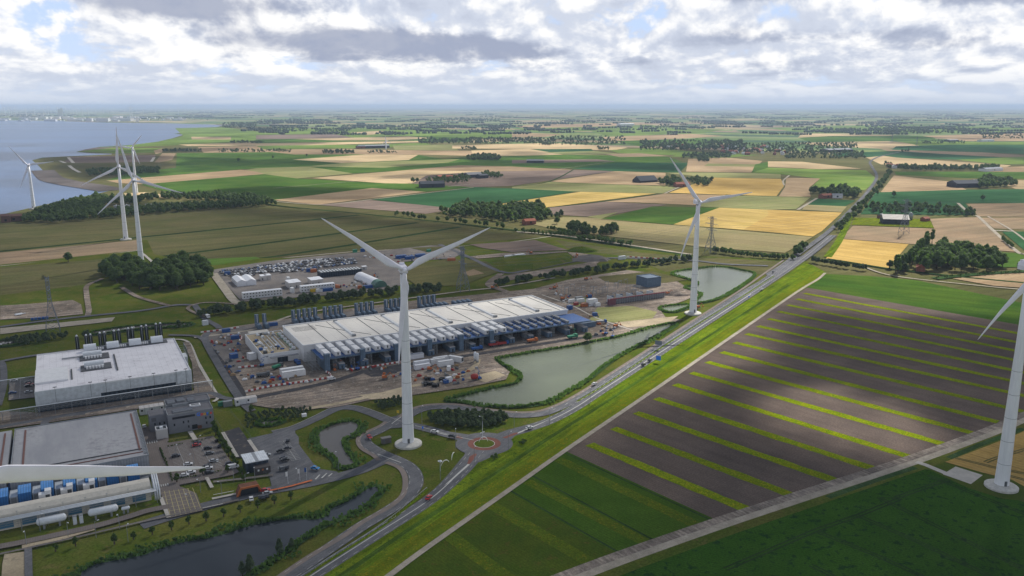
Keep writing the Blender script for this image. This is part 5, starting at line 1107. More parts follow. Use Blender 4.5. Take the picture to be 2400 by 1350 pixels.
for x in (83.6, 88.5):
    for y in (60, 66, 72, 78): st.bar((x, y, -1.6), (x, y, 9), .25)
for z_ in (4.5, 9):
    for y in (60, 66, 72, 78): st.bar((83, y, z_), (88.5, y, z_), .2)
    st.bar((88.5, 60, z_), (88.5, 78, z_), .3)
st.build('side_frame', M_STEEL, b2); bx('side_box', M_LG, b2, 83, 86.5, 42, 52, 2, 9)
# black flue stacks behind it
sp_ = None
for px in (183, 205, 215, 237, 247, 270, 281, 303, 312, 334, 345, 368, 378):
    py = 822-(px-183)*.172; 
    if px == 183: py = 820
    if sp_ is None:
        sp_ = PB('flue_stack', px, py, 'black cylindrical flue stack with silver cap behind the white roofed data centre', 'chimney stack', 'black flue stacks behind the data centre')
        MB().lathe([(1.25, -1.6), (1.25, 9.6), (1.15, 9.8)], 16).build('stack', pm('black_stack_cladding', (.025, .03, .038), .45), sp_, True); MB().lathe([(.5, 9.8), (.55, 10.4), (.8, 10.5), (.1, 11.2)], 12).build('cap', M_TANK, sp_); MB().box(0, -1.28, 0, .18, .1, 9.4).build('ladder', M_TANK, sp_)
    else: c = copy_tree(sp_); X, Y = G(px, py); c.location = (X, Y, 0); c['label'] = '%s black flue stack from the left behind the data centre' % ORD[(183, 205, 215, 237, 247, 270, 281, 303, 312, 334, 345, 368, 378).index(px)]
# pipe rack in front
def rack(name, u0, v0, L_, n, zt, label, pipes=1, w=2.0, rz=0.0):
    t = SB(name, u0, v0, label, 'pipe rack', rz=rz)
    for i in range(pipes): MB().bar((0, -w/2+w*i/max(1, pipes-1) if pipes > 1 else 0, zt+.45), (L_, -w/2+w*i/max(1, pipes-1) if pipes > 1 else 0, zt+.45), .55, 10).build('pipe', M_TANK, t, True)
    mb = MB()
    for k in range(n+1):
        x = L_*k/n
        if k % 3 == 0: truss(mb, x, 0, -1.6, zt, 2.0, w, 3, .18)
        else: mb.bar((x, -w/2, -1.6), (x, -w/2, zt), .22); mb.bar((x, w/2, -1.6), (x, w/2, zt), .22)
    for z_ in (zt*.62, zt*.8, zt):
        mb.bar((0, -w/2, z_), (L_, -w/2, z_), .16); mb.bar((0, w/2, z_), (L_, w/2, z_), .16)
    for k in range(n*3): x = L_*k/(n*3); mb.bar((x, -w/2, zt*.62), (x+L_/(n*3), -w/2, zt), .1)
    mb.build('rack_frame', M_STEEL, t)
    return t
rack('pipe_rack', -50, 511.5, 119, 14, 5.4, 'long pipe rack with one white pipe in front of the data centre')
rack('pipe_rack', -60, 573, 34, 5, 5.2, 'short pipe rack reaching the data centre over the lawn from the left')
# ---- 3. grey-roofed building with blue units, lower left
b3 = SB('data_centre', -33, 399, 'dark grey roofed building with brown red gutters, above the row of blue units', 'building')
bx('wall', M_GY, b3, 0, 56, 0, 66, -1.7, 10); bx('roof', M_ROOF3, b3, .2, 55.8, .2, 65.8, 10, 10.2); parapet('parapet', M_STEEL, b3, -.2, 56.2, -.2, 66.2, 10, .6, .3)
bx('roof_gutter', M_RUST, b3, 4.2, 5.0, 1, 62, 10.2, 10.5); bx('roof_gutter', M_RUST, b3, 52.6, 53.4, 8, 62, 10.2, 10.5); bx('front_gutter', M_RUST, b3, 20, 54, 5, 5.6, 10.2, 10.5); bx('front_gutter', M_GUT, b3, 2, 54, 9, 9.5, 10.2, 10.6)
vn = MB()
for k in range(30): vn.box(55, 3+k*2.05, 10.2, .9, .9, .7)
vn.build('edge_vents', M_STEEL, b3)
b3b = SB('data_centre_wing', -58, 399, 'left wing of the grey roofed building, across a narrow blue gap', 'building'); bx('wall', M_GY, b3b, 0, 23.6, 0, 66, -1.7, 10); bx('roof', M_ROOF3, b3b, .2, 23.4, .2, 65.8, 10, 10.2); bx('roof_gutter', M_RUST, b3b, 20.4, 21.2, 1, 62, 10.2, 10.5); bx('gap_floor', M_BLUE, b3b, 23.7, 24.9, 2, 64, 5, 6)
# blue cooling towers between
ct = None; cu = None
for k in range(8):
    u = -44.5+k*8.55
    if ct is None:
        ct = SB('cooling_tower', u, 390, 'blue box cooling tower in the row in front of the grey roofed building', 'cooling tower', 'blue cooling towers')
        bx('housing', M_BLUE, ct, -2.4, 2.4, -3.6, 4, 1.4, 8.4); MB().prism([(-3.6, 8.4), (4, 8.4), (4, 9.2), (0, 9.4)], -2.4, 2.4, 'x').build('roof', M_BLUEL, ct); bx('base', M_LG, ct, -2.5, 2.5, -3.8, 4.2, -1.6, 1.4)
        cu = SB('air_handler', u+4.3, 392, 'grey louvred air handler between two blue cooling towers', 'air handler', 'grey air handlers between the blue towers')
        bx('housing', M_LG, cu, -1.5, 1.5, -3, 5, -1.6, 6.4); bx('vent_left', M_GUT, cu, -1.8, -1.5, -2.6, 4.4, 1, 6.2); bx('vent_right', M_GUT, cu, 1.5, 1.8, -2.6, 4.4, 1, 6.2); bx('grille', M_STEEL, cu, -1.0, 1.0, -3.1, -3, 1.5, 6)
    else:
        cp(ct, u, 390, 0, '%s blue cooling tower from the left edge of the row' % ORD[k])
        if k < 7: cp(cu, u+4.3, 392, 0, 'grey air handler right of the %s blue tower' % ORD[k])
bx('yard_slab', M_STEEL, SB('equipment_platform', -50, 379, 'grey concrete platform carrying the blue cooling towers', 'platform'), 0, 72, 0, 19.5, -1.6, .6)
for k, (px, py) in enumerate([(107, 1170), (158, 1158), (210, 1147)]):
    X, Y = G(px, py, 4.6); t = empty('air_unit', (X, Y, 4.0), SITE, 'white stepped air unit on the platform, %s of three' % ('leftmost', 'middle', 'rightmost')[k], 'air unit', 'white stepped air units'); bx('lower_box', M_WH, t, -2.4, 2.2, -1.5, 1.5, .6, 3.6); bx('upper_box', M_WH, t, 0, 2.4, -1, 2.2, 3.6, 4.8); bx('vent', M_GUT, t, .2, 1.8, -1.6, -1.5, 1, 3.2); bx('support', M_STEEL, t, -2.2, 2.2, -1.4, 1.4, -5.5, .6)
wt_ = SB('water_tank', -40, 377, 'long cream white tank hall with blue panels below the blue cooling towers', 'building')
MB().prism([(-3.2, -1.6), (-3.2, 3.2), (-2.6, 5.6), (-1.0, 7.2), (1.2, 7.6), (2.0, 7.6), (2.0, -1.6)], 0, 61, 'x').build('shell', M_CREAM, wt_, False)
for k in range(7): bx('blue_panel', pm('teal_panels', (.05, .17, .28), .6), wt_, 3+k*8.4, 8.4+k*8.4, -3.28, -3.2, -.2, 3.0)
for k in range(7): mb = MB(); mb.bar((1.6+k*8.4, -3.4, 0), (1.6+k*8.4, -2.9, 6.4), .12); mb.bar((1.2+k*8.4, -3.3, 6.4), (2.0+k*8.4, -3.3, 6.4), .2); mb.build('mast', M_STEEL, wt_)
rack('pipe_rack', -46, 371, 69, 8, 4.4, 'triple pipe rack running in front of the cream tank hall', 3, 2.6)
kt = SB('pipe_bend', 22.5, 373, 'bundle of silver pipes dropping at the right end of the tank hall', 'pipes')
for k in range(3): mb = MB(); mb.bar((k*.9, -2, 5), (k*.9, 9, 7.6), .7, 10); mb.bar((k*.9, 9, 7.6), (k*.9, 9, 0), .7, 10); mb.bar((k*.9, -2, 5), (k*.9, -2, 0), .7, 10); mb.build('pipe', M_TANK, kt, True)
def tank(px, py, L_, r, label):
    t = PB('storage_tank', px, py, label, 'storage tank', 'white horizontal storage tanks')
    MB().lathe([(.05, -L_/2-r*.55), (r*.6, -L_/2-r*.4), (r, -L_/2), (r, L_/2), (r*.6, L_/2+r*.4), (.05, L_/2+r*.55)], 20, axis='x', base=(0, 0, r+.7)).build('vessel', M_TANK, t, True)
    for x in (-L_*.3, L_*.3): bx('saddle', M_STEEL, t, x-.4, x+.4, -r*.8, r*.8, -1.6, 1.0)
    rr = MB(); rr.bar((-L_/2, 0, 2*r+1.0), (L_/2, 0, 2*r+1.0), .18); rr.bar((-L_/2, r*.6, 2*r+1.5), (L_/2, r*.6, 2*r+1.5), .1)
    for k in range(5): rr.bar((-L_/2+k*L_/4, r*.6, 2*r), (-L_/2+k*L_/4, r*.6, 2*r+1.5), .1)
    rr.build('walkway', M_STEEL, t)
tank(122, 1229, 9.5, 1.55, 'white horizontal tank, the left one below the triple pipe rack'); tank(243, 1207, 10, 1.55, 'white horizontal tank, the long right one below the triple pipe rack'); tank(295, 1198, 2.6, .75, 'very small white tank right of the two long tanks')
for k, (px, py) in enumerate([(176, 1223), (191, 1220)]): t = PB('upright_tank', px, py, 'small upright pale box tank, %s of a pair' % ('left', 'right')[k], 'tank'); bx('vessel', M_TANK, t, -.7, .7, -.7, .7, -1, 2.6); bx('lid', M_STEEL, t, -.8, .8, -.8, .8, 2.6, 2.8)
# ---- 4. grey office with coloured sign
of = SB('office_building', 37, 450.5, 'grey office with a colourful sign, above the large car park', 'office building')
M_OFF = pm('grey_metal_panels', (.21, .22, .25), .45, var=.12, vs=.3); M_ORF = pm('dark_office_roof', (.13, .13, .145), .8, var=.2)
bx('wall', M_OFF, of, 0, 23, 0, 12, -1.7, 9.4); bx('left_wing', M_OFF, of, -8.5, 0, 6, 16, -1.7, 8.6); bx('rear_wall', M_OFF, of, 1, 24, 16, 26, -1.7, 9.4); bx('link', M_OFF, of, 3, 14, 12, 16, -1.7, 7.4)
bx('roof', M_ORF, of, .3, 22.7, .3, 11.7, 9.4, 9.55); bx('wing_roof', M_ORF, of, -8.2, -.3, 6.3, 15.7, 8.6, 8.75); bx('rear_roof', M_ORF, of, 1.3, 23.7, 16.3, 25.7, 9.4, 9.55)
parapet('parapet', M_STEEL, of, 0, 23, 0, 12, 9.4, .5, .25); parapet('rear_parapet', M_STEEL, of, 1, 24, 16, 26, 9.4, .5, .25)
for x0, x1, y0, y1, h in ((3, 13, 2.5, 7, 1.0), (2, 6, 18, 24, 1.2), (7, 11, 19, 24, 1.4), (12.5, 16, 18, 23, .8), (4, 12, 13, 15.5, 1.5)): bx('solar_rack', pm('solar_panel', (.03, .04, .06), .3), of, x0, x1, y0, y1, 9.6, 9.6+h*.5); bx('rack_rail', M_STEEL, of, x0, x1, y0-.2, y0, 9.6, 9.7+h*.6)
ring = MB(); ring.box(15, 8.6, 9.6, 5.4, 3.0, .9); ring.build('rooflight', M_WH, of); bx('rooflight_glass', M_WIN, of, 13, 17, 7.6, 9.6, 10.5, 10.6)
bx('ribbon_window', M_WIN, of, 2.2, 13.6, -.08, .02, 6.9, 8.1)
for x, z in ((2.6, 3.2), (7.2, 3.9), (9.6, 3.9), (9.6, 1.0), (18.6, 4.3), (20.8, 4.3), (18.8, 1.4)): bx('window', M_WIN, of, x, x+.75, -.08, .02, z, z+1.3)
for x, z in ((-6.4, 3.2), (-4, 3.2), (-1.8, 3.2)): bx('window', M_WIN, of, x, x+.7, 5.92, 6.02, z, z+1.3)
bx('square_window', pm('panel_grey_dark', (.12, .125, .14), .5), of, -7.6, -5.2, 5.92, 6.02, 5.4, 7.4); bx('entrance', M_WIN, of, 11.6, 14.4, -.12, .02, -.2, 2.2); bx('entrance_canopy', M_CORT, of, 14.4, 16.4, -1.2, 0, -.2, 1.4)
# sign lettering, one mesh per letter as painted sheet metal
def letters(parent, word, cols, x, y, z, size):
    cx = x
    for ch, c in zip(word, cols):
        cu_ = bpy.data.curves.new('sign_letter', 'FONT'); cu_.body = ch; cu_.size = size; cu_.extrude = .06; cu_.offset = .05
        o = bpy.data.objects.new('sign_letter', cu_); COL.objects.link(o); bpy.context.view_layer.update()
        me = bpy.data.meshes.new_from_object(o.evaluated_get(bpy.context.evaluated_depsgraph_get())); w = max(v.co.x for v in me.vertices)-min(v.co.x for v in me.vertices); mn = min(v.co.x for v in me.vertices)
        bpy.data.objects.remove(o); bpy.data.curves.remove(cu_)
        me.materials.clear(); me.materials.append(pm('sign_'+c[0], c[1], .4)); o = bpy.data.objects.new('sign_letter', me); link(o, parent); o.rotation_euler = (pi/2, 0, 0); o.location = (cx-mn, y, z); cx += w+size*.05
B_ = ('blue', (.04, .20, .85)); R_ = ('red', (.75, .06, .04)); Y_ = ('yellow', (.85, .45, .02)); N_ = ('green', (.04, .42, .10))
letters(of, 'Google', (B_, R_, Y_, B_, N_, R_), 14.5, -.14, 6.7, 2.6)
wb = PB('plant_room', 380, 1024, 'small white slatted plant room at the corner of the grey office', 'building', rz=0); bx('wall', pm('white_slats', (.55, .54, .53), .6), wb, -2.8, 2.8, -2, 3.6, -1.6, 4.6); bx('roof_pit', M_GUT, wb, -2.3, 2.3, -1.5, 3.1, 4.6, 4.7); bx('rooftop_unit', M_TANK, wb, -.8, .8, -.6, 1.4, 4.7, 5.6); parapet('parapet', M_WH, wb, -2.8, 2.8, -2, 3.6, 4.6, .5, .3)
def cabins(px, py, n, label, w=2.6, d=5.5, h=2.9, rz=0.0, st=1, rm=None):
    t = PB('site_cabins', px, py, label, 'site cabins', rz=rz)
    for k in range(n):
        for s in range(st):
            bx('cabin', M_WH, t, k*w+.06, (k+1)*w-.06, 0, d, -1.6 if s == 0 else h*s, h*(s+1)-.1)
            if k % 2 == 0 or st > 1: bx('window', M_WIN, t, k*w+.7, k*w+1.7, -.05, .05, h*s+1.1, h*s+2.1)
        bx('cabin_roof', rm or pm('pale_container_roof', (.48, .46, .44), .7), t, k*w+.1, (k+1)*w-.1, -.05, d+.05, h*st-.1, h*st)
    return t
cabins(328, 970, 5, 'row of white cabins joined to the left side of the grey office'); cabins(552, 949, 4, 'white cabins with small windows at the corner of the construction site', 3.1, 4)
# ---- entrance: small white-roofed pavilion, orange gatehouse
pv = PB('pavilion', 577, 1107, 'white flat roofed dark pavilion beside the fenced yard', 'building'); bx('wall', M_NAVY, pv, .4, 10.6, .4, 11, -1.6, 4.2); bx('roof', ribbed('white_sheet_roof', (.62, .66, .70), 1.0, .08), pv, 0, 11, 0, 11.6, 4.2, 4.6); bx('roof_strip', M_STEEL, pv, 4.7, 6.3, .1, 11.5, 4.6, 4.65); bx('front_block', pm('dark_slats', (.06, .055, .055), .8), pv, 3.6, 10.6, -4, .4, -1.6, 2.6)
for k, c in enumerate((M_WH, M_ORG, M_WH)): bx('window', c, pv, 4.6+k*2, 5.4+k*2, -4.06, -4, 1, 1.9)
gh = PB('gatehouse', 554, 1163, 'orange framed gatehouse with rusty roof at the site entrance', 'gatehouse')
MB().prism([(0, -.4), (.9, -.4), (2.4, 2.7), (9.2, 2.7), (10.6, .2), (11.4, .2), (9.8, 3.5), (1.9, 3.5)], -.4, .1).build('front_frame', M_ORG, gh); MB().prism([(1.9, 3.3), (9.8, 3.3), (11.2, .3), (11.2, -.4), (.2, -.4)], .1, 4.4).build('body', M_CORT, gh); bx('glazing', M_WIN, gh, 2, 9.6, -.1, .1, -.4, 2.6); bx('roof', M_CORT, gh, 1.9, 9.8, .1, 4.4, 3.3, 3.45)
ts = PB('transformer_house', 905, 1034, 'small grey brick hut with a flat roof by the central turbine', 'hut'); bx('wall', pm('grey_brick', (.13, .12, .11), .9, var=.3, vs=3), ts, -2.4, 2.4, -1.2, 1.2, -1.5, 2.0); bx('roof', pm('flat_felt_roof', (.16, .155, .15), .9), ts, -2.6, 2.6, -1.4, 1.4, 2.0, 2.2); bx('door', M_DK, ts, -1.9, -.9, -1.26, -1.2, 0, 1.7)
# ---- 5. laydown area north
dt = PB('storage_tent', 556, 671, 'white twin gabled storage tent at the left of the northern yard', 'tent')
for k in range(2): MB().prism([(k*9.2, -1.6), (9+k*9.2, -1.6), (9+k*9.2, 4), (4.5+k*9.2, 6), (k*9.2, 4)], 0, 28).build('tent_bay', M_TENT, dt)
ah = PB('arched_hall', 893, 672, 'arched hall with white roof and green end, right of the northern yard', 'hall', rz=R(4))
arc = [(6.6*cos(pi*i/10), -1.6+6.6*sin(pi*i/10)+.8) for i in range(11)]; MB().prism(arc, 10, 52).build('white_shell', M_TENT, ah, False); MB().prism([(x*1.02, z*1.02) for x, z in arc], 0, 9.9).build('green_end', ribbed('green_sheet', (.10, .20, .16), 1.2, .2), ah, False)
bs = PB('storage_shed', 752, 650, 'long dark shed with white roof stripes at the end of the big car park', 'shed')
bx('wall', M_NAVY, bs, 0, 43, 0, 13, -1.6, 4.6); bx('roof', pm('dark_shed_roof', (.10, .12, .13), .7), bs, -.3, 43.3, -.3, 13.3, 4.6, 4.9)
for k in range(13): bx('skylight_strip', M_TENT, bs, 1.4+k*3.3, 2.3+k*3.3, .5, 12.5, 4.9, 4.96)
def office2(px, py, n, label, st=2, w=2.7, d=6, h=2.7): return cabins(px, py, n, label, w, d, h, st=st, rm=M_TENT)
office2(570, 701, 13, 'two storey white site office with many windows along the front fence'); office2(706, 685, 12, 'longer two storey white site office in the middle of the yard')
for px, py, sx, sy, h, lb in [(678, 676, 6, 16, 5, 'white block cabin left of the pair behind the site office'), (692, 674, 6, 16, 5, 'white block cabin right of the pair behind the site office'), (730, 668, 6, 15, 4.5, 'white roofed block left of the rear pair'), (744, 666, 6, 15, 4.5, 'white roofed block right of the rear pair'), (612, 657, 6, 9, 4, 'white block behind the twin tent, left half'), (622, 655.5, 6, 9, 4, 'white block behind the twin tent, right half'), (850, 632, 5, 5, 3, 'little white cube cabin at the shed corner')]:
    t = PB('site_block', px, py, lb, 'cabin block'); bx('wall', pm('dirty_white_panels', (.52, .50, .48), .7, var=.15), t, 0, sx, 0, sy, -1.6, h); bx('roof', M_TENT, t, -.1, sx+.1, -.1, sy+.1, h, h+.2); bx('door', M_GUT, t, 1, 2, -.06, 0, 0, 2)
# blue-black building and substation on the right
bb = PB('switch_building', 1516, 673, 'dark blue grey cube building beside the substation under construction', 'building', rz=0)
bx('wall', M_SLATE, bb, 0, 17, 0, 17, -1.6, 8.2); bx('roof', pm('white_gravel_roof', (.55, .56, .58), .9, var=.15), bb, .5, 16.5, .5, 16.5, 7.6, 7.8); parapet('parapet', M_SLATE, bb, 0, 17, 0, 17, 7.8, .9, .5)
sb = SB('substation_frame', 410, 576, 'red framed scaffold along the front of the substation under construction', 'scaffold')
mb = MB()
for k in range(24): mb.bar((k*2.6, 0, -1.6), (k*2.6, 0, 5.4), .2); mb.bar((k*2.6, 3, -1.6), (k*2.6, 3, 5.4), .2); mb.bar((k*2.6, 0, 5.2), (k*2.6+2.6, 3, 5.2), .14); mb.bar((k*2.6, 0, 0), (k*2.6+2.6, 0, 4.6), .12)
for z_ in (1.6, 3.4): mb.bar((0, 0, z_), (62, 0, z_), .18); mb.bar((0, 3, z_), (62, 3, z_), .18)
mb.build('scaffold_frame', M_STEEL, sb); bx('red_beam', pm('faded_red_paint', (.28, .08, .09), .7, var=.2), sb, 0, 62, -.3, .1, 4.9, 5.7); bx('red_corner', pm('faded_red_mesh', (.16, .06, .08), .8), sb, -.4, 6, -.2, 3.3, -1.6, 4.9); bx('netting', pm('grey_netting', (.13, .14, .17), .8, var=.3), sb, 6, 62, 3.1, 3.3, -1.6, 4.6)
random.seed(21)
for k in range(5):
    t = SB('transformer_bay', 416+k*11, 580+random.uniform(0, 3), 'grey panelled transformer bay behind the red scaffold', 'transformer bay', 'transformer bays'); bx('left_wall', M_LG, t, 0, .5, 0, 9, -1.6, 5.4); bx('rear_wall', M_SLATE, t, .5, 7, 8.5, 9, -1.6, 4.6); bx('transformer', M_STEEL, t, 2, 6, 2, 6, -1.6, 2.6)
for k in range(34):
    u, v = 395+random.uniform(0, 78), 594+random.uniform(0, 46); h = random.uniform(3, 7.5)
    t = SB('busbar_portal', u, v, 'grey steel busbar portal in the unfinished substation', 'busbar portal', 'busbar portals of the substation'); mb = MB(); mb.bar((-2, 0, -1.6), (-2, 0, h), .28); mb.bar((2, 0, -1.6), (2, 0, h), .28); mb.bar((-2.4, 0, h), (2.4, 0, h), .3); mb.build('portal_frame', M_STEEL, t); mb = MB(); [mb.bar((x, 0, h), (x, 0, h-1), .16) for x in (-1, 0, 1)]; mb.build('insulator', M_TANK, t)
# substation in the coastal wood
for k, px in enumerate((268, 292, 342, 356, 370, 384, 398, 412, 426)):
    t = PB('transformer_house', px, 492-(px-268)*.045, 'grey transformer house in the row inside the coastal wood', 'transformer house', 'transformer houses in the coastal wood'); bx('wall', M_STEEL, t, 0, 9, 0, 12, -1.6, 6); bx('roof', pm('grey_roof', (.22, .23, .25), .8), t, -.2, 9.2, -.2, 12.2, 6, 6.4); bx('vent', M_WH, t, 3, 5, 4, 6, 6.4, 8.2)
# ---- farms, houses, village
M_BRW = pm('brown_brick', (.13, .07, .055), .9)
def barn(px, py, L_, W_, h, rz, roof, wall, label, group=None, name='barn', cat='barn', ridge=3.0):
    t = PB(name, px, py, label, cat, group, rz=R(rz)); bx('wall', wall, t, -L_/2, L_/2, -W_/2, W_/2, -1.6, h); MB().gable(L_+.8, W_+1.2, h, ridge).build('roof', roof, t); bx('door', M_WIN, t, -1.6, 1.6, -W_/2-.08, -W_/2, 0, min(h-.3, 3.2)); return t
M_RG = ribbed('grey_sheet_roof', (.16, .165, .18), 1.2, .12, 0, .95); M_RD = ribbed('dark_sheet_roof', (.06, .07, .085), 1.2, .15, 0, .95); M_WD = pm('dark_boarding', (.035, .04, .05), .8); M_RL = ribbed('pale_sheet_roof', (.26, .28, .31), 1.2, .1, 0, .95)
barn(1012, 437, 52, 26, 7, -12, M_RD, M_WD, 'large dark barn left of the middle farm trees', ridge=5); barn(1030, 418, 16, 12, 5, 20, M_TILE, M_BRICK, 'brick farmhouse behind the large dark barn', name='farmhouse', cat='farmhouse'); barn(1055, 419, 18, 14, 6, -30, M_TILE, M_BRICK, 'red roofed house among the middle farm trees', name='farmhouse', cat='farmhouse')
barn(1108, 414, 40, 26, 6, 5, M_RG, M_WD, 'grey roofed barn right of the middle farm', ridge=5); barn(1130, 416, 24, 20, 6, 5, M_RD, M_WD, 'dark barn touching the grey roofed barn of the middle farm'); barn(1255, 380, 52, 26, 5, -35, M_RL, M_WD, 'lonely pale roofed barn on the far green field', ridge=4)
barn(1512, 425, 50, 30, 3, 0, M_RD, M_WD, 'low dark round backed barn left of the wheat corner farm', ridge=10); barn(1598, 436, 34, 14, 5, -8, M_TILE, M_BRICK, 'red roofed farmhouse under the trees at the wheat corner', name='farmhouse', cat='farmhouse', ridge=4)
barn(1935, 462, 26, 12, 4, 0, M_TILE, M_BRICK, 'red roofed farmhouse left of the highway trees', name='farmhouse', cat='farmhouse'); barn(1962, 462, 18, 10, 4, -40, M_RL, M_WH, 'white walled shed of the farm left of the highway')
barn(2096, 521, 36, 24, 6, -42, ribbed('brown_sheet_roof', (.16, .135, .125), 1.2, .15), M_WD, 'big brown roofed barn beneath the pylon', ridge=6); barn(2168, 516, 12, 8, 3, 0, M_TILE, M_BRICK, 'small red roofed house right of the pylon barn', name='house', cat='house', ridge=2.4); barn(2064, 509, 10, 8, 3, 20, M_RG, M_BRICK, 'small shed left of the pylon barn')
silo = PB('grain_silo', 2134, 513, 'round grey grain silo beside the pylon', 'silo'); MB().lathe([(3.2, -1.6), (3.2, 8), (.3, 10.4)], 18).build('silo_body', M_STEEL, silo, True); MB().box(0, 3.3, 0, .8, .4, 8.5).build('ladder', M_TANK, silo)
barn(2258, 436, 56, 34, 7, -20, M_RD, M_WD, 'large grey black barn with low walls at the far right farm', ridge=6); barn(2290, 430, 24, 20, 6, -20, M_RG, M_BRICK, 'brick barn behind the large black barn')
barn(2322, 399, 74, 22, 5, 0, M_RL, M_WH, 'long pale barn at the right end of the farm belt'); barn(2310, 331, 90, 30, 6, 0, M_RL, M_WH, 'long pale shed on the far right plain'); barn(2230, 331, 70, 30, 6, -3, M_RL, M_WD, 'far pale shed left of the long one on the right plain')
barn(1960, 355, 120, 50, 8, -4, M_RL, M_WD, 'very long pale hall at the village edge', ridge=4); barn(875, 346, 130, 34, 8, -2, M_RL, M_WD, 'long pale farm shed by the small turbine', ridge=4); barn(845, 347, 34, 24, 7, 0, M_RD, M_BRICK, 'dark roofed farmhouse left of the long farm shed', name='farmhouse', cat='farmhouse')
barn(2157, 632, 14, 8, 3.4, 38, M_TILE, M_BRICK, 'red tiled farmhouse at the near edge of the farm wood', name='farmhouse', cat='farmhouse', ridge=3.4); barn(2160, 612, 12, 8, 3, 50, M_TILE, M_BRICK, 'orange tiled barn half hidden in the farm wood', ridge=2.6)
barn(1240, 523, 18, 11, 4, 0, M_TILE, M_BRICK, 'red roofed house under the right end of the middle wood', name='house', cat='house'); barn(1352, 533, 12, 9, 3.5, 30, M_TILE, M_WH, 'small pale house with red roof by the canal', name='house', cat='house')
barn(33, 515, 22, 14, 6, 0, M_BRW, M_BRW, 'brick building with red roof in front of the coastal wood', name='brick_building', cat='building', ridge=3); barn(14, 518, 12, 10, 8, 0, M_BRW, M_BRW, 'taller brick building at the left edge', name='brick_building', cat='building')
barn(1466, 294, 150, 60, 14, 0, M_TENT, M_WH, 'bright white far shed in the plain', ridge=4)
hs = None; random.seed(31)
vp = [(random.uniform(1690, 1840), random.uniform(342, 362)) for _ in range(34)]+[(random.uniform(1560, 1600), random.uniform(340, 346)) for _ in range(5)]+[(random.uniform(2080, 2110), random.uniform(388, 394)) for _ in range(5)]
for px, py in vp:
    if hs is None: hs = barn(px, py, 16, 11, 5, 0, M_TILE, M_BRICK, 'red roofed house among the village trees left of the highway bend', 'village houses', 'house', 'house', 4); ho = hs
    else:
        if random.random() < .25:
            c = barn(px, py, 18, 12, 5, 20, M_RL, M_WH, 'white walled house with pale roof among the village trees', 'white village houses', 'house', 'house', 3)
        else: c = copy_tree(ho)
        X, Y = G(px, py); c.location = (X, Y, 0); c.rotation_euler = (0, 0, random.uniform(0, 3.1))
# harbour town
random.seed(41); hb = None
for k in range(84):
    px = random.uniform(-5, 430); py = 283.5+random.uniform(-5.5, 1)-(2 if px > 300 else 0); s = random.uniform(.3, 1.0)
    if px > 300: s *= .7
    if hb is None:
        hb = PB('harbour_building', px, py, 'white harbour building on the far shore of the estuary', 'building', 'white buildings of the far harbour'); bx('wall', M_WH, hb, -60, 60, -30, 30, -1.6, 24); bx('roof', M_TENT, hb, -61, 61, -31, 31, 24, 26); h0 = hb
    else: c = copy_tree(h0); X, Y = G(px, py); c.location = (X, Y, 0); c.scale = (s*random.uniform(.5, 1.6), s, s*random.uniform(.5, 1.5)); c.rotation_euler = (0, 0, random.uniform(-.3, .3))
for px, py, h in ((140, 277, 110), (146, 277, 130), (100, 279, 60), (322, 285, 36)): t = PB('silo_tower', px, py, 'tall white silo tower of the far harbour, %d metres wide' % 30, 'silo tower', 'silo towers of the harbour'); bx('tower', M_WH, t, -16, 16, -16, 16, -1.6, h); bx('top_house', M_LG, t, -10, 10, -10, 10, h, h+10)
# ================================================================== VEHICLES AND SITE THINGS
random.seed(51)
CARC = dict(white=(.62, .63, .64), silver=(.33, .35, .37), grey=(.12, .13, .14), black=(.012, .013, .015), blue=(.02, .07, .20), red=(.40, .02, .02), dark=(.03, .035, .05), azure=(.03, .20, .45))
def carpaint(c): return pm('car_paint_'+c, CARC[c], .25, spec=.6)
M_TYRE = pm('tyre_rubber', (.012, .012, .012), .9)
_cars = {}
def car(x, y, rz, c, label, group=None, simple=False, kind='car'):
    key = (c, simple, kind)
    if key in _cars:
        t = copy_tree(_cars[key]); t.location = (x, y, -.02); t.rotation_euler = (0, 0, rz); t['label'] = label
        if group: t['group'] = group
        elif 'group' in t: del t['group']
        return t
    if simple:
        mb = MB(); mb.prism([(-2.1, .3), (2.1, .3), (2.15, .8), (1.1, .95), (.6, 1.45), (-1.4, 1.48), (-2.0, .95), (-2.15, .8)], -.85, .85)
        t = mb.build('parked_car', carpaint(c)); t.location = (x, y, -.02); t.rotation_euler = (0, 0, rz); tag(t, label, 'car', group)
    else:
        t = empty('van' if kind == 'van' else 'car', (x, y, -.02), rz, label, kind, group)
        if kind == 'van': b = [(-2.6, .35), (2.5, .35), (2.6, .95), (1.9, 1.25), (1.35, 2.05), (-2.5, 2.15), (-2.65, 1.8)]; g = [(1.0, 1.3), (1.88, 1.3), (1.38, 1.98), (1.0, 1.98)]
        else: b = [(-2.1, .35), (2.1, .35), (2.2, .6), (2.12, .78), (1.05, .95), (-1.75, 1.0), (-2.15, .88)]; g = [(-1.7, .98), (1.0, .95), (.45, 1.38), (-1.25, 1.4)]
        MB().prism(b, -.88, .88).build('body', carpaint(c), t); MB().prism(g, -.89 if kind == 'van' else -.76, .89 if kind == 'van' else .76).build('glass', M_WIN, t)
        if kind != 'van': MB().prism([(-1.25, 1.38), (.42, 1.36), (.38, 1.44), (-1.2, 1.46)], -.72, .72).build('roof', carpaint(c), t)
        for wx in (-1.35, 1.35):
            for wy in (-.86, .86): MB().lathe([(.32, -.1), (.32, .1)], 12, axis='y', base=(wx, wy, .32)).build('wheel', M_TYRE, t)
        for wy in (-.6, .6): bx('headlight', M_TANK, t, 2.16, 2.22, wy-.2, wy+.2, .55, .72)
    _cars[key] = t; return t
def carpx(px, py, deg, c, label, **k): X, Y = G(px, py); return car(X, Y, R(deg), c, label, **k)
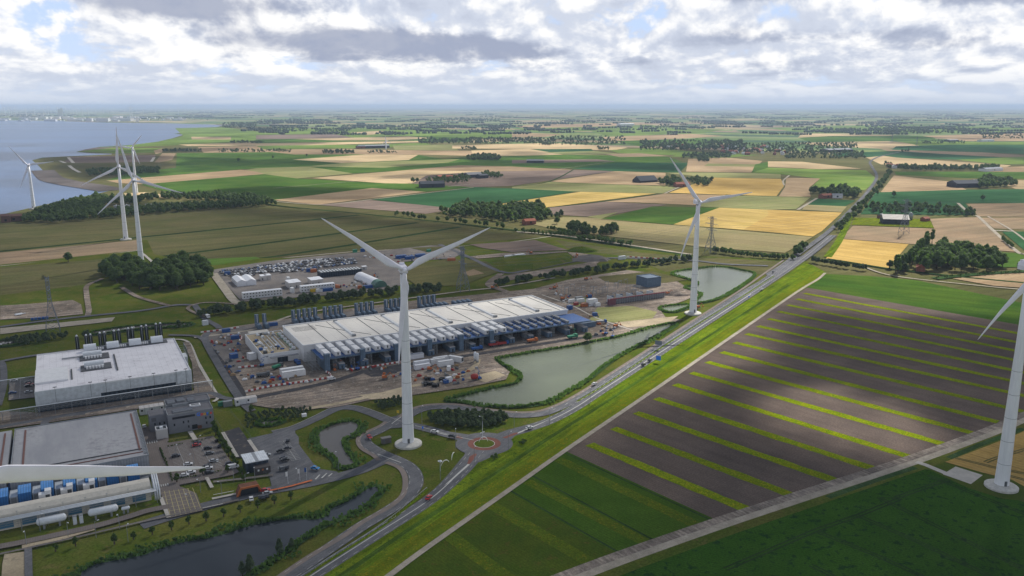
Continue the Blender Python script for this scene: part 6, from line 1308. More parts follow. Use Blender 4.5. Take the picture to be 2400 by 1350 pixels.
# on the roads
for a in [(1005, 1168, 70, 'red', 'bright red car driving on the main road below the roundabout'), (866, 1026, -60, 'red', 'dark red car on the curve beside the small hut'), (1019, 1013, -15, 'white', 'white car just left of the roundabout arm'), (1060, 1024, -15, 'dark', 'dark car about to enter the roundabout from the left'),
          (1241, 1004, 35, 'white', 'white car leaving the roundabout towards the highway'), (739, 1099, -20, 'azure', 'light blue car crossing the grey forecourt'), (1393, 901, 55, 'white', 'white car on the near part of the highway'), (1508, 856, 57, 'black', 'black car beside the blue cars on the highway'), (1523, 846, 57, 'dark', 'dark blue car on the highway below the blue sign'),
          (1786, 679, 57, 'white', 'white car on the sunlit highway beside the far lake'), (1812, 638, 57, 'grey', 'grey car near the highway junction'), (2044, 388, 80, 'white', 'tiny white car at the highway bend'), (338, 1001, 120, 'white', 'white car left of the slatted plant room')]:
    carpx(*a)
carpx(547, 1097, 30, 'white', 'white van parked beside the pavilion', kind='van'); carpx(777, 890, 28, 'white', 'white and yellow van on the haul road behind the striped barriers', kind='van')
# office car park
A_ = 28.5-4
for i, (px, py, c) in enumerate([(461, 1045, 'red'), (462, 1040, 'dark'), (487, 1052, 'black'), (491, 1064, 'grey'), (501, 1082, 'silver'), (486, 1095, 'black'), (488, 1099, 'white'), (490, 1109, 'dark'), (412, 1070, 'dark'), (441, 1090, 'white'), (448, 1109, 'white'), (432, 1116, 'white'), (513, 1035, 'black'), (519, 1048, 'dark'), (538, 1088, 'dark')]):
    carpx(px, py, A_, c, {0: 'red car', 1: 'dark car behind the red one', 2: 'black car right of the red one', 3: 'grey car', 4: 'silver car', 5: 'black car beside a white one', 6: 'white car beside a black one', 7: 'dark car by the lower hedge', 8: 'lone dark car in the left rows', 9: 'white car under the blade tip', 10: 'white car low in the left rows', 11: 'white car beside the lowest island', 12: 'black car under the trees', 13: 'dark car below the trees', 14: 'dark car near the white van'}[i]+' in the brick paved office car park')
for px, py, c, lb in [(433, 0, '', '')][:0]: pass
for px, py, c, a, lb in [(675, 1034, 'black', 100, 'black car at the top of the visitor bays'), (673, 1052, 'dark', 25, 'dark car in the upper visitor bays'), (657, 1058, 'black', 25, 'black car left of the visitor bays'), (664, 1075, 'dark', 25, 'upper dark car of the pair in the visitor bays'), (668, 1079, 'black', 25, 'black car of the pair in the visitor bays, lower one'), (663, 1100, 'grey', 20, 'grey car at the rounded visitor island'), (673, 1097, 'black', 100, 'black car at the rounded end of the visitor island'), (624, 1068, 'silver', 20, 'silver car behind the pavilion'),
                 (622, 1151, 'red', 20, 'red car right of the orange gatehouse'), (589, 1171, 'white', 110, 'white car below the orange gatehouse'), (627, 1158, 'silver', 20, 'silver car below the red one at the gatehouse'), (611, 1167, 'black', 100, 'leftmost dark car in the row by the fence'), (618, 1166, 'dark', 100, 'middle dark car in the row by the fence'), (626, 1164, 'black', 100, 'rightmost dark car in the row by the fence'),
                 (33, 893, 'white', 28, 'white car in the small lot left of the data centre'), (68, 897, 'dark', 28, 'dark car in the small lot left of the data centre'), (70, 902, 'red', 28, 'small red car in the small lot left of the data centre'), (67, 906, 'black', 28, 'black car in the small lot, below the red one'), (67, 920, 'silver', 28, 'silver car at the lower end of the small lot'), (30, 922, 'blue', 28, 'blue car in the lower left of the small lot')]:
    carpx(px, py, a, c, lb)
# big workers' car park
lot = [G(*p) for p in [(508, 636), (600, 624), (700, 613), (790, 603), (830, 606), (842, 616), (750, 630), (745, 634), (640, 640), (545, 651)]]
spots = []
us = [p[0]*EU[0]+p[1]*EU[1] for p in lot]; vs_ = [p[0]*EV[0]+p[1]*EV[1] for p in lot]; v = min(vs_)+2
while v < max(vs_):
    for r_ in (0, 5.2):
        u = min(us)
        while u < max(us):
            x, y = xy(u, v+r_)
            if inpoly(x, y, lot) and random.random() < .84: spots.append((x+random.uniform(-.2, .2), y+random.uniform(-.3, .3)))
            u += 2.75
    v += 15.0 if False else 13.2
spots.sort(key=lambda p: hypot(*p)); nind = 225; cl = ['white', 'silver', 'grey', 'black', 'dark', 'blue', 'white', 'silver', 'black', 'dark']
for x, y in spots[:nind]:
    c = random.choice(cl); car(x, y, SITE+pi/2, c, '%s car parked in the crowded rows of the big northern car park' % c, '%s cars in the big car park' % c, True)
rest = spots[nind:]
mb = MB()
for x, y in rest:
    a, b = cos(SITE+pi/2), sin(SITE+pi/2); k = len(mb.v); pr = [(-2.1, .3), (2.1, .3), (2.15, .8), (1.1, .95), (.6, 1.45), (-1.4, 1.48), (-2.0, .95), (-2.15, .8)]; n = len(pr)
    mb.add([(x+px_*a-s*.85*b, y+px_*b+s*.85*a, z) for s in (-1, 1) for px_, z in pr], [(i, (i+1) % n, n+(i+1) % n, n+i) for i in range(n)]+[tuple(range(n-1, -1, -1)), tuple(range(n, 2*n))])
cm = bpy.data.materials.new('mixed_car_paint'); cm.use_nodes = True; _t = NT(cm.node_tree); _b = _t.n['Principled BSDF']; _p = _t.node('ShaderNodeNewGeometry').outputs['Random Per Island']
_r = _t.node('ShaderNodeValToRGB'); _t.put(_r, 0, _p); _r.color_ramp.interpolation = 'CONSTANT'; _r.color_ramp.elements[0].color = (.02, .022, .03, 1); _r.color_ramp.elements[1].position = .45; _r.color_ramp.elements[1].color = (.55, .56, .58, 1); _q = _r.color_ramp.elements.new(.7); _q.color = (.10, .12, .16, 1); _q = _r.color_ramp.elements.new(.85); _q.color = (.3, .32, .34, 1)
_t.put(_b, 0, _r.outputs[0]); _b.inputs['Roughness'].default_value = .3
if rest: tag(mb.build('parked_cars', cm), 'farther rows of mixed cars in the big northern car park', 'cars', None, 'stuff')
# containers, cabins, site goods
_ct = {}
def container(px, py, deg, mat, label, L_=6, W_=2.5, H_=2.6, group=None, name='container', cat='container', z=0.0):
    X, Y = G(px, py); t = empty(name, (X, Y, z), SITE+R(deg), label, cat, group); bx('body', mat, t, -L_/2, L_/2, -W_/2, W_/2, -1.0 if z == 0 else 0, H_)
    r_ = MB()
    for s in (-1, 1): r_.box(0, s*W_/2, H_-.1, L_+.1, .12, .2); r_.box(s*L_/2, 0, H_-.1, .12, W_+.1, .2)
    r_.build('frame', M_STEEL, t); bx('door', M_GUT, t, L_/2, L_/2+.05, -W_/2+.3, W_/2-.3, .2, H_-.3); return t
for px, py, d, m, lb, L_, W_, H_ in [
 (688, 880, 0, M_WH, 'long white cabin, the front one above the striped barriers', 15, 3.6, 3.4), (684, 873, 0, M_WH, 'long white cabin, the rear one above the striped barriers', 15, 3.6, 3.4), (990, 862, 0, M_TENT, 'long white covered trailer, lowest of the stack by the tower', 11, 3.2, 2.6), (988, 855, 0, M_TENT, 'long white covered trailer behind the lowest one', 11, 3.2, 3), (976, 838, 0, M_TENT, 'white covered unit right beside the turbine tower', 10, 3, 3),
 (1026, 850, 0, M_WH, 'white unit on trestles, rear of three', 11, 3.2, 3), (1033, 846, 0, M_WH, 'white unit on trestles, middle of three', 11, 3.2, 3), (1044, 855, 0, M_WH, 'white unit on trestles, front of three', 11, 3.2, 3), (1068, 845, -58, M_WH, 'single white unit right of the three on trestles', 11, 3, 3), (1052, 893, 0, M_TENT, 'white tarpaulin covered skip near the dirt track', 4, 3, 2.6),
 (1045, 896, 0, M_BLUP, 'blue skip touching the white tarpaulin', 3, 2.6, 1.8), (1052, 866, 60, M_WH, 'small white cabin on the sandy laydown area', 4, 2.4, 2.4), (1360, 707, 0, M_WH, 'white container, lower middle of the group by the substation', 8, 3, 2.6), (1387, 714, 0, M_WH, 'stack of white containers by the substation', 9, 5, 5.2), (1340, 708, 0, M_WH, 'white container left of the group by the substation', 6, 3, 2.6), (1369, 717, 0, M_ORG, 'orange red container in front of the white group', 6, 3, 2.6),
 (1357, 703, 0, M_STEEL, 'grey container behind the white group', 7, 3, 3), (1350, 714, 0, M_RED, 'dark red container between the white ones', 4, 3, 2.2), (1400, 716, 0, M_WH, 'small white container at the right of the group', 5, 3, 2.4), (1335, 724, 0, M_BLUP, 'dark blue container at the corner of the long hall', 4.5, 3, 3), (1394, 739, -20, M_BLUP, 'dark blue container beside the concrete path', 4, 3, 2.4), (1381, 697, 0, M_BLUP, 'blue and white container near the excavator', 4, 3, 2.6),
 (1376, 765, 0, M_SLATE, 'slate blue container at the right end of the deck', 14, 3.4, 3.4), (548, 838, 10, M_BLUP, 'blue roofed container left of the annex', 5, 4, 3), (590, 840, 10, M_WH, 'white cube cabin at the annex wall', 5, 5, 4), (551, 793, 0, M_BLUP, 'blue container in the striped barrier yard', 6, 2.6, 2.4), (530, 777, 0, M_BLUP, 'blue container below the junction', 6, 2.6, 2.4), (640, 762, 0, M_BLUP, 'blue container beside the left flues', 7, 2.6, 2.2),
 (533, 643, 0, M_BLUP, 'blue container at the corner of the twin tent', 6, 3, 3), (765, 681, 0, M_BLUP, 'long blue container in front of the middle office', 12, 2.6, 2.4), (735, 683, 0, M_YEL, 'yellow container in front of the middle office', 6, 2.6, 2.4), (748, 683, 0, M_WH, 'white container right of the yellow one', 6, 2.6, 2.4), (676, 661, 90, M_WH, 'white stacked cabin by the block cabins, rear one', 6, 3, 5), (685, 684, 90, M_WH, 'white stacked cabin by the block cabins, front one', 6, 3, 4),
 (862, 674, 0, M_BLUP, 'blue container left of the arched hall', 9, 2.6, 2.4), (843, 675, 0, M_ORG, 'orange container left of the arched hall', 3.4, 2.6, 2.6), (790, 673, -60, M_ORG, 'orange pipe bundle container near the middle office', 9, 2.6, 2.4), (735, 637, 0, M_ORG, 'orange container left of the dark shed', 6, 3, 3), (724, 636, 0, M_BLUP, 'blue container left of the orange one by the shed', 5, 3, 3), (779, 642, 0, M_BLUP, 'blue container in front of the dark shed', 7, 2.6, 2.4),
 (985, 601, 0, M_BLUP, 'blue container in the row behind the turbine hub, left', 12, 5, 3), (940, 604, 0, M_BLUP, 'long blue container in the row behind the turbine hub', 12, 5, 3), (960, 606, 0, M_BLUP, 'blue container in the middle of the row behind the hub', 10, 5, 3), (1058, 610, -20, M_ORG, 'orange trimmed blue container at the yard end', 9, 3, 2.6), (832, 590, 0, M_GRN, 'green container at the back of the northern yard', 5, 3, 3), (850, 588, 0, M_BLUP, 'blue container at the back of the northern yard', 5, 3, 3), (1005, 589, 0, M_GRN, 'green container near the far edge of the yard', 5, 3, 2.6),
 (1215, 600, 0, M_TENT, 'white covered stack on the brown plot, right one', 16, 6, 2), (1195, 602, 0, M_TENT, 'white covered stack on the brown plot, left one', 12, 5, 2), (1458, 606, 0, M_TANK, 'pale blue cabin by the striped barriers', 9, 3, 3), (534, 948, 0, M_STEEL, 'grey container beside the white cabins', 5, 2.4, 2.2), (520, 947, 10, M_GRN, 'green skip at the site corner', 4, 2, 1.6), (481, 759, 10, M_TANK, 'pale cabin at the road junction above the data centre', 4.4, 2.6, 2.8)]:
    container(px, py, d, m, lb, L_, W_, H_, 'containers and cabins of the site')
# trucks, machines
def truck(px, py, deg, cab, bed, label):
    X, Y = G(px, py); t = empty('truck', (X, Y, 0), R(deg), label, 'truck', 'trucks of the site'); MB().prism([(2.2, .6), (4.2, .6), (4.2, 1.9), (3.8, 2.9), (2.2, 2.9)], -1.2, 1.2).build('cab', cab, t); bx('bed', bed, t, -4.2, 2.0, -1.2, 1.2, .9, 2.2); bx('window', M_WIN, t, 3.9, 4.1, -1, 1, 1.9, 2.6); bx('chassis', M_DK, t, -4, 4, -1, 1, .5, .9)
    for wx in (-3.2, -1.8, 3.2):
        for wy in (-1.1, 1.1): MB().lathe([(.5, -.18), (.5, .18)], 12, axis='y', base=(wx, wy, .45)).build('wheel', M_TYRE, t)
for a in [(1158, 811, 28, M_RED, M_RED, 'red truck on the haul road in front of the deck'), (1180, 808, 28, M_BLUP, M_RED, 'blue cabbed truck behind the red truck'), (1118, 820, 28, M_BLUP, M_BLUP, 'blue truck below the grey cooling units'), (1248, 801, 28, M_ORG, M_ORG, 'orange truck near the green lake'), (617, 881, 20, M_DK, M_DK, 'dark truck on the pale haul area'), (651, 862, 60, M_DK, M_GRN, 'green machine carrier at the annex gate'), (697, 852, -60, M_BLUP, M_BLUP, 'blue truck parked beside the annex gate'), (1342, 792, 28, M_GRN, M_GRN, 'green truck at the right end of the deck'), (1410, 757, 10, M_BLUP, M_STEEL, 'blue grey truck on the dirt road right of the hall'), (1230, 703, 0, M_DK, M_DK, 'dark truck behind the right end of the hall'), (487, 744, -60, M_WH, M_WH, 'white truck at the junction above the annex')]: truck(*a)
def lift(px, py, deg, mat, label, reach=9):
    X, Y = G(px, py); t = empty('boom_lift', (X, Y, 0), R(deg), label, 'boom lift', 'boom lifts'); bx('chassis', mat, t, -1.4, 1.4, -1.1, 1.1, .4, 1.4); m = MB(); m.bar((-1, 0, 1.4), (1.4, 0, 4.2), .4); m.bar((1.4, 0, 4.2), (-.6, 0, 5), .35); m.bar((-.6, 0, 5), (reach*.5, 0, 6.6), .3); m.build('boom', mat, t); bx('basket', M_STEEL, t, reach*.5, reach*.5+1.4, -.8, .8, 6, 7)
    for wx in (-1, 1):
        for wy in (-1, 1): MB().lathe([(.45, -.15), (.45, .15)], 10, axis='y', base=(wx, wy, .4)).build('wheel', M_TYRE, t)
lift(838, 866, 20, M_BLUP, 'blue boom lift in front of the left deck bays'); lift(1384, 898, 30, M_BLUP, 'blue boom lift hidden by the haul road', 6) if False else None
for a in [(1123, 888, 120, M_BLUP, 'blue boom lift beside the red tank'), (1330, 778, 20, M_BLUP, 'blue boom lift at the right end of the deck'), (614, 858, 20, M_BLUP, 'small blue lift on the left haul area'), (1436, 790, 60, M_BLUP, 'blue boom lift on the dirt by the lake shore'), (1420, 783, 60, M_BLUP, 'folded blue lift on the dirt track'), (1348, 786, 200, M_GRN, 'green lift under the deck end')]: lift(*a, 6)
def excavator(px, py, deg, label, mat=None):
    mat = mat or M_ORG; X, Y = G(px, py); t = empty('excavator', (X, Y, 0), R(deg), label, 'excavator', 'excavators'); bx('track', M_DK, t, -1.8, 1.8, -1.4, -.8, 0, .8); bx('track', M_DK, t, -1.8, 1.8, .8, 1.4, 0, .8); bx('cabin', mat, t, -1.8, 1.2, -1.2, 1.2, .9, 2.4); bx('window', M_WIN, t, .2, 1.25, -.1, 1.1, 1.6, 2.9); m = MB(); m.bar((1, -.4, 1.8), (3.4, -.4, 4.4), .45); m.bar((3.4, -.4, 4.4), (5.2, -.4, 1.8), .35); m.box(5.2, -.4, .8, .8, 1, 1); m.build('arm', mat, t)
for a in [(1378, 697, 40, 'small orange excavator by the blue container'), (1352, 600, 100, 'orange excavator at the sand heap'), (1351, 606, 200, 'second orange excavator at the sand heap'), (1374, 656, 20, 'orange excavator on the northern dirt strip'), (1300, 676, 60, 'dark red excavator behind the hall'), (1244, 594, 150, 'orange excavator on the brown plot'), (1565, 690, 10, 'yellow excavator right of the substation'), (1319, 702, 30, 'orange excavator left of the white containers'), (1636, 722, 30, 'orange excavator behind the highway turbine'), (1443, 767, 40, 'orange excavator on the sandy track'), (1008, 868, 0, 'orange excavator by the black bales'), (902, 888, 10, 'orange excavator beside the turbine tower'), (1155, 676, 0, 'orange excavator at the dirt road bend'), (788, 860, 30, 'orange excavator at the left end of the haul road')][:14]:
    excavator(*a)
rt = PB('round_tank', 1112, 889, 'red round tank lying on the gravel by the lake', 'tank'); MB().lathe([(.1, -2.4), (1.6, -2), (2.0, 0), (1.6, 2), (.1, 2.4)], 18, axis='x', base=(0, 0, 1.9)).build('vessel', M_RED, rt, True); bx('stand', M_DK, rt, -1.5, 1.5, -1, 1, -.5, .5)
for k, px in enumerate((1113.5, 1119)): t = PB('white_silo', px, 845+k*3, 'white upright silo, %s of the pair by the lake corner' % ('left', 'right')[k], 'silo'); MB().lathe([(.3, .6), (1.0, 1.8), (1.0, 5.6), (.5, 6.2)], 14).build('silo_body', M_TANK, t, True); bx('stand', M_STEEL, t, -.7, .7, -.7, .7, -.5, .8)
# black bales
bp = None
for k in range(22):
    px, py = (random.uniform(968, 1066), random.uniform(888, 892)) if k < 10 else (random.uniform(991, 1030), random.uniform(898, 906))
    if bp is None: bp = PB('black_bale', px, py, 'black wrapped bale on the sandy laydown area', 'bale', 'black wrapped bales'); bx('bale', M_BLK, bp, -.9, .9, -.8, .8, -.4, 1.5); bx('strap', M_DK, bp, -.1, .1, -.83, .83, -.4, 1.53)
    else: c = copy_tree(bp); X, Y = G(px, py); c.location = (X, Y, 0); c.rotation_euler = (0, 0, random.uniform(0, 3))
# red and white barriers
bw = None
def barrier_line(pts, step, label, group):
    global bw
    w = along(pts, step, 0); proto_ = {}
    for i, (x, y) in enumerate(w):
        n = w[min(i+1, len(w)-1)]; p = w[max(i-1, 0)]; a = atan2(n[1]-p[1], n[0]-p[0]); c = i % 2
        if c not in proto_:
            mb = MB(); mb.prism([(-.42, -.1), (.42, -.1), (.22, .9), (-.22, .9)], -step*.48, step*.48); o = mb.build('traffic_barrier', (M_RED if c else pm('white_plastic', (.7, .7, .68), .5))); o.data.transform(Matrix.Rotation(pi/2, 4, 'Z')); proto_[c] = o
        else: o = proto_[c].copy(); COL.objects.link(o)
        o.location = (x, y, 0); o.rotation_euler = (0, 0, a); cl_ = ('white', 'red')[c]; tag(o, '%s block in the %s' % (cl_, label), 'barrier', '%s barrier blocks, %s' % (cl_, group))
barrier_line([(578, 918), (640, 905), (700, 897), (768, 886), (774, 878), (765, 872)], 1.7, 'long striped barrier line along the front haul road', 'front line')
barrier_line([(815, 867), (870, 860), (945, 848)], 1.7, 'striped barrier line under the left deck bays', 'deck line'); barrier_line([(474, 779), (520, 774), (560, 768)], 2.2, 'striped barrier line beside the site junction', 'junction line')
barrier_line([(562, 862), (600, 858)], 2.0, 'short striped barrier on the left haul area', 'left short line'); barrier_line([(1472, 602), (1530, 606), (1570, 607)], 3.2, 'striped barrier row on the northern road', 'north row'); barrier_line([(536, 786), (566, 790), (560, 800)], 2.2, 'bent striped barrier in the left yard', 'left yard line')
# scattered pallets and materials: individuals
pal = {}
regions = [([(480, 790), (560, 780), (575, 850), (560, 900), (520, 850)], 40), ([(880, 868), (1060, 855), (1110, 862), (1080, 900), (960, 905)], 44), ([(560, 880), (700, 868), (760, 890), (600, 915)], 34), ([(800, 670), (880, 640), (895, 665), (840, 680)], 44), ([(850, 600), (1000, 588), (1060, 600), (1040, 612), (930, 618), (880, 612)], 44), ([(1340, 740), (1400, 735), (1440, 775), (1400, 790)], 28), ([(770, 860), (900, 850), (1000, 840), (940, 862), (800, 875)], 16), ([(1280, 670), (1340, 690), (1330, 712), (1300, 690)], 10)]
pc = {'blue': M_BLUP, 'white': M_WH, 'orange': M_ORG, 'grey': M_STEEL, 'red': M_RED, 'timber': pm('timber', (.33, .23, .13), .9), 'dark': M_DK}
for poly, n in regions:
    P_ = [G(*p) for p in poly]; xs = [p[0] for p in P_]; ys = [p[1] for p in P_]; c = 0; gi = regions.index((poly, n))
    where = ['left yard', 'sandy laydown area', 'ground above the long barriers', 'yard before the arched hall', 'northern storage yard', 'dirt right of the deck', 'roadside below the deck', 'ground behind the hall end'][gi]
    while c < n:
        x, y = random.uniform(min(xs), max(xs)), random.uniform(min(ys), max(ys))
        if not inpoly(x, y, P_): continue
        c += 1; cn = random.choice(list(pc)); key = (gi, cn)
        if key not in pal:
            mb = MB(); mb.box(0, 0, -.2, 1, 1, .5); mb.box(.05, 0, .3, .8, .85, .5); mb.box(-.1, .1, .8, .5, .6, .3); o = mb.build('material_stack', pc[cn]); pal[key] = o; tag(o, '%s stack of building material on the %s' % (cn, where), 'material stack', '%s material stacks, %s' % (cn, where))
        else: o = pal[key].copy(); COL.objects.link(o)
        o.location = (x, y, 0); o.scale = (random.uniform(.8, 3.6), random.uniform(.6, 1.9), random.uniform(.5, 1.4)); o.rotation_euler = (0, 0, SITE+random.choice((0, 0, pi/2, random.uniform(0, 3))))
# heaps
for px, py, r_, h, m, lb in [(1384, 607, 16, 5, 'rubble', 'grey sand heap beside the excavators'), (1362, 587, 14, 4.5, 'cropB', 'grass grown mound behind the sand heap'), (1590, 688, 12, 3.4, 'dirt', 'dark earth heap right of the substation')]:
    X, Y = G(px, py); mb = MB(); n = 18; vs = []; 
    for k, (rr, hh) in enumerate(((1, -1), (.72, .35), (.4, .8), (.08, 1))):
        for i in range(n): a = 2*pi*i/n; q = r_*rr*random.uniform(.85, 1.1); vs.append((q*cos(a)*1.5, q*sin(a), (h*hh if hh > 0 else -1)*random.uniform(.9, 1.08)))
    fs = [(k*n+i, k*n+(i+1) % n, (k+1)*n+(i+1) % n, (k+1)*n+i) for k in range(3) for i in range(n)]+[tuple(3*n+i for i in range(n))]; mb.v = vs; mb.f = fs
    o = mb.build('earth_mound', F_[m]); o.location = (X, Y, 0); tag(o, lb, 'mound')
mbk = [G(*p) for p in [(1150, 612), (1200, 604), (1330, 600), (1345, 612), (1250, 632), (1170, 634)]]; vs = [(x, y, -.6) for x, y in mbk]; cxm, cym = sum(p[0] for p in mbk)/6, sum(p[1] for p in mbk)/6; vs += [(cxm+(x-cxm)*.72, cym+(y-cym)*.72, 4.2) for x, y in mbk]
mb = MB(); mb.v = vs; mb.f = [(i, (i+1) % 6, 6+(i+1) % 6, 6+i) for i in range(6)]+[tuple(range(6, 12))]; tag(mb.build('grass_bank', F_['meadow']), 'long flat topped grassy bank beyond the hedge', 'bank')
# ---- pylons
def pylon(px, py, ytop, label, arms=(.62, .78, .94), aw=(9, 11, 8), rz=60):
    X, Y = G(px, py); H_ = hfor(px, py, ytop); t = empty('power_pylon', (X, Y, 0), R(rz), label, 'pylon', 'lattice power pylons'); mb = MB(); B_ = 4.6
    wd = lambda z: B_*(1-ss(0, .62, z/H_)*.80)+.25
    zs = [0, .14, .27, .38, .48, .56, .63, .7, .77, .84, .9, 1.0]
    for i in range(len(zs)-1):
        za, zb = zs[i]*H_, zs[i+1]*H_; a, b = wd(za), wd(zb)
        for s, q in ((-1, -1), (1, -1), (1, 1), (-1, 1)): mb.bar((s*a, q*a, za if i else -1.6), (s*b, q*b, zb), .5)
        for s in (-1, 1):
            mb.bar((-a, s*a, za), (b, s*b, zb), .24); mb.bar((a, s*a, za), (-b, s*b, zb), .24); mb.bar((s*a, -a, za), (s*b, b, zb), .24); mb.bar((s*a, a, za), (s*b, -b, zb), .24)
            mb.bar((-b, s*b, zb), (b, s*b, zb), .14)
    mb.build('lattice_mast', M_PY, t)
    for f, w in zip(arms, aw):
        a = MB(); z = H_*f; q = wd(z)
        for s in (-1, 1):
            for e in (-q, q): a.bar((s*q, e, z), (s*w, 0, z+.4), .36)
            a.bar((s*q, 0, z+2.0), (s*w, 0, z+.5), .2); a.bar((s*w, 0, z+.4), (s*w, 0, z-2.2), .16); a.bar((s*w*.6, 0, z+.4), (s*w*.6, 0, z-2.2), .16)
        a.build('cross_arm', M_PY, t)
    return X, Y, H_, R(rz)
M_PY = pm('pylon_steel', (.15, .18, .22), .7)
pa = pylon(125, 778, 648, 'tall lattice pylon beside the gravel patch on the left', rz=118); pb = pylon(1085, 680, 577, 'broad lattice pylon right of the central turbine hub', rz=118); pc_ = pylon(1665, 590, 507, 'lattice pylon behind the highway turbine', rz=118); pd_ = pylon(2118, 546, 466, 'dense lattice pylon standing over the brown roofed barn', rz=110)
pe = pylon(2090, 334, 315, 'hazy far pylon right of the highway bend', rz=110); pf = pylon(2148, 343, 320, 'hazy far pylon above the tan fields', rz=110)
pw = MB()
def wires(p, q, label, n=14):
    mb = MB()
    for f in (.62, .78, .94):
        for s in (-1, -.6, .6, 1):
            w = 9 if f < .7 else 11 if f < .9 else 8; A = (p[0]+cos(p[3])*w*s, p[1]+sin(p[3])*w*s, p[2]*f-2); B = (q[0]+cos(q[3])*w*s, q[1]+sin(q[3])*w*s, q[2]*f-2); last = A
            for k in range(1, n+1):
                t = k/n; c = tuple(A[i]+(B[i]-A[i])*t for i in range(3)); c = (c[0], c[1], c[2]-4*t*(1-t)*9); mb.bar(last, c, .09, 3); last = c
    o = mb.build('power_line', M_PY); tag(o, label, 'power line')
wires(pd_, (pd_[0]+700, pd_[1]+260, 46, pd_[3]), 'power lines leaving the barn pylon to the right'); wires(pc_, pd_, 'power lines between the highway pylon and the barn pylon'); wires(pb, pc_, 'power lines between the central pylon and the highway pylon')
# ---- street lamps, signs, flags, sculptures, fences
def lamp(px, py, label, group, h=8.0, rz=0.0):
    X, Y = G(px, py); t = empty('street_lamp', (X, Y, 0), rz, label, 'street lamp', group); m = MB(); m.lathe([(.12, -1), (.09, h)], 8); m.bar((0, 0, h), (1.3, 0, h+.2), .11); m.build('post', M_STEEL, t); bx('lamp_head', M_TANK, t, 1.1, 1.9, -.17, .17, h+.1, h+.28)
for px, py, lb in [(1068, 1047, 'left of the roundabout'), (1192, 1052, 'right of the roundabout'), (1131, 1014, 'behind the roundabout'), (1205, 1004, 'beside the exit arm'), (1288, 994, 'at the verge below the lake'), (1112, 1090, 'below the roundabout'), (989, 990, 'beside the road loop'), (1032, 1120, 'near the white arcs'), (794, 1098, 'by the crescent pond'), (1383, 945, 'along the highway verge')]: lamp(px, py, 'street lamp standing '+lb, 'street lamps at the roads', 9, random.uniform(0, 6))
for i, (px, py) in enumerate([(413, 1072), (455, 1090), (467, 1050), (504, 1112), (548, 1125), (576, 1140), (598, 1128), (698, 1130), (300, 1265), (225, 1255), (160, 1255), (62, 1275), (94, 1240), (280, 1235), (445, 1190), (520, 1160), (470, 1150)]): lamp(px, py, 'thin lamp post around the office car park and service road', 'lamp posts of the office site', 6, random.uniform(0, 6))
for px, py, c, lb in [(675, 1131, M_WH, 'white flag on a pole, left of three'), (703, 1124, M_WH, 'white flag on a pole, middle of three'), (719, 1121, M_BLUP, 'dark blue flag on a pole, right of three')]: t = PB('flag', px, py, lb, 'flag', 'flags at the entrance'); MB().lathe([(.07, -1), (.05, 5.6)], 6).build('flagpole', M_TANK, t); bx('cloth', c, t, -.9, 0, -.03, .03, 3.2, 5.4)
def arc_(px, py, label, r_=2.6, rz=0.0, sweep=(0, 150)):
    X, Y = G(px, py); m = MB(); last = None
    for k in range(11):
        a = R(sweep[0]+(sweep[1]-sweep[0])*k/10); p = (r_*cos(a), 0, r_*1.3*sin(a)-.3)
        if last: m.bar(last, p, .34*sin(pi*max(.08, (k-.5)/10))+.1, 6)
        last = p
    o = m.build('arc_sculpture', pm('sculpture_white', (.75, .75, .73), .4)); o.location = (X, Y, 0); o.rotation_euler = (0, 0, rz); tag(o, label, 'sculpture', 'white arc sculptures by the roundabout')
arc_(1133, 1036, 'white arc sculpture on the roundabout island', 2.4, .3, (10, 170)); arc_(1063, 1072, 'pointed white arc sculpture near the roundabout', 2.2, 1.2, (60, 185)); arc_(1044, 1091, 'curved white arc sculpture in the grass triangle', 2.4, .6, (30, 170))
sg_ = PB('sculpture_mast', 1032, 1100, 'white ring topped mast in the grass triangle', 'mast'); MB().lathe([(.16, -1), (.12, 3.8)], 8).build('post', M_TANK, sg_); MB().lathe([(.6, 3.8), (1.0, 4.2), (.6, 4.6)], 12).build('ring', M_TANK, sg_)
wv = PB('wind_vane', 1131, 1026, 'tall thin mast with white vane behind the roundabout island', 'mast'); MB().lathe([(.14, -1), (.1, 9)], 8).build('post', M_TANK, wv); MB().prism([(-1.2, 0), (1.2, .3), (1.2, .9), (-1.2, .5)], -.06, .06).build('vane', M_WH, wv); wv.children[-1].location = (0, 0, 2.6)
def sign(px, py, w, h, z, rz, mat, label):
    X, Y = G(px, py); t = empty('road_sign', (X, Y, 0), R(rz), label, 'road sign', 'road signs'); m = MB(); m.bar((-w*.3, 0, -1), (-w*.3, 0, z+h), .14); m.bar((w*.3, 0, -1), (w*.3, 0, z+h), .14); m.build('post', M_STEEL, t); bx('panel', mat, t, -w/2, w/2, -.12, -.04, z, z+h)
M_SGN = pm('sign_back', (.16, .19, .24), .6); M_SGB = pm('sign_blue', (.02, .13, .42), .5)
sign(1543, 816, 5.2, 3.2, 2.4, -30, M_SGN, 'large grey backed road sign beside the highway'); sign(1543, 848, 3.4, 3.0, 1.2, -30, M_SGB, 'blue direction sign on the right verge of the highway'); sign(1755, 700, 1.2, 1.2, 1.2, -30, M_SGB, 'small blue sign on the verge opposite the far lake')
sign(933, 971, 1.4, 1.6, .8, -20, M_YEL, 'small yellow sign at the road fork behind the central turbine'); sign(991, 1008, .8, 1.4, .8, -20, M_SGB, 'small blue and white sign before the roundabout'); sign(664, 974, 0.1, .1, 1, 0, M_SGN, 'thin post by the little pool')
wc = PB('white_trailer', 713, 977, 'small white surveillance trailer at the forecourt road', 'trailer'); bx('body', M_WH, wc, -1.3, 1.3, -.9, .9, .3, 1.9); MB().lathe([(.08, 1.9), (.06, 7)], 6).build('mast', M_STEEL, wc)
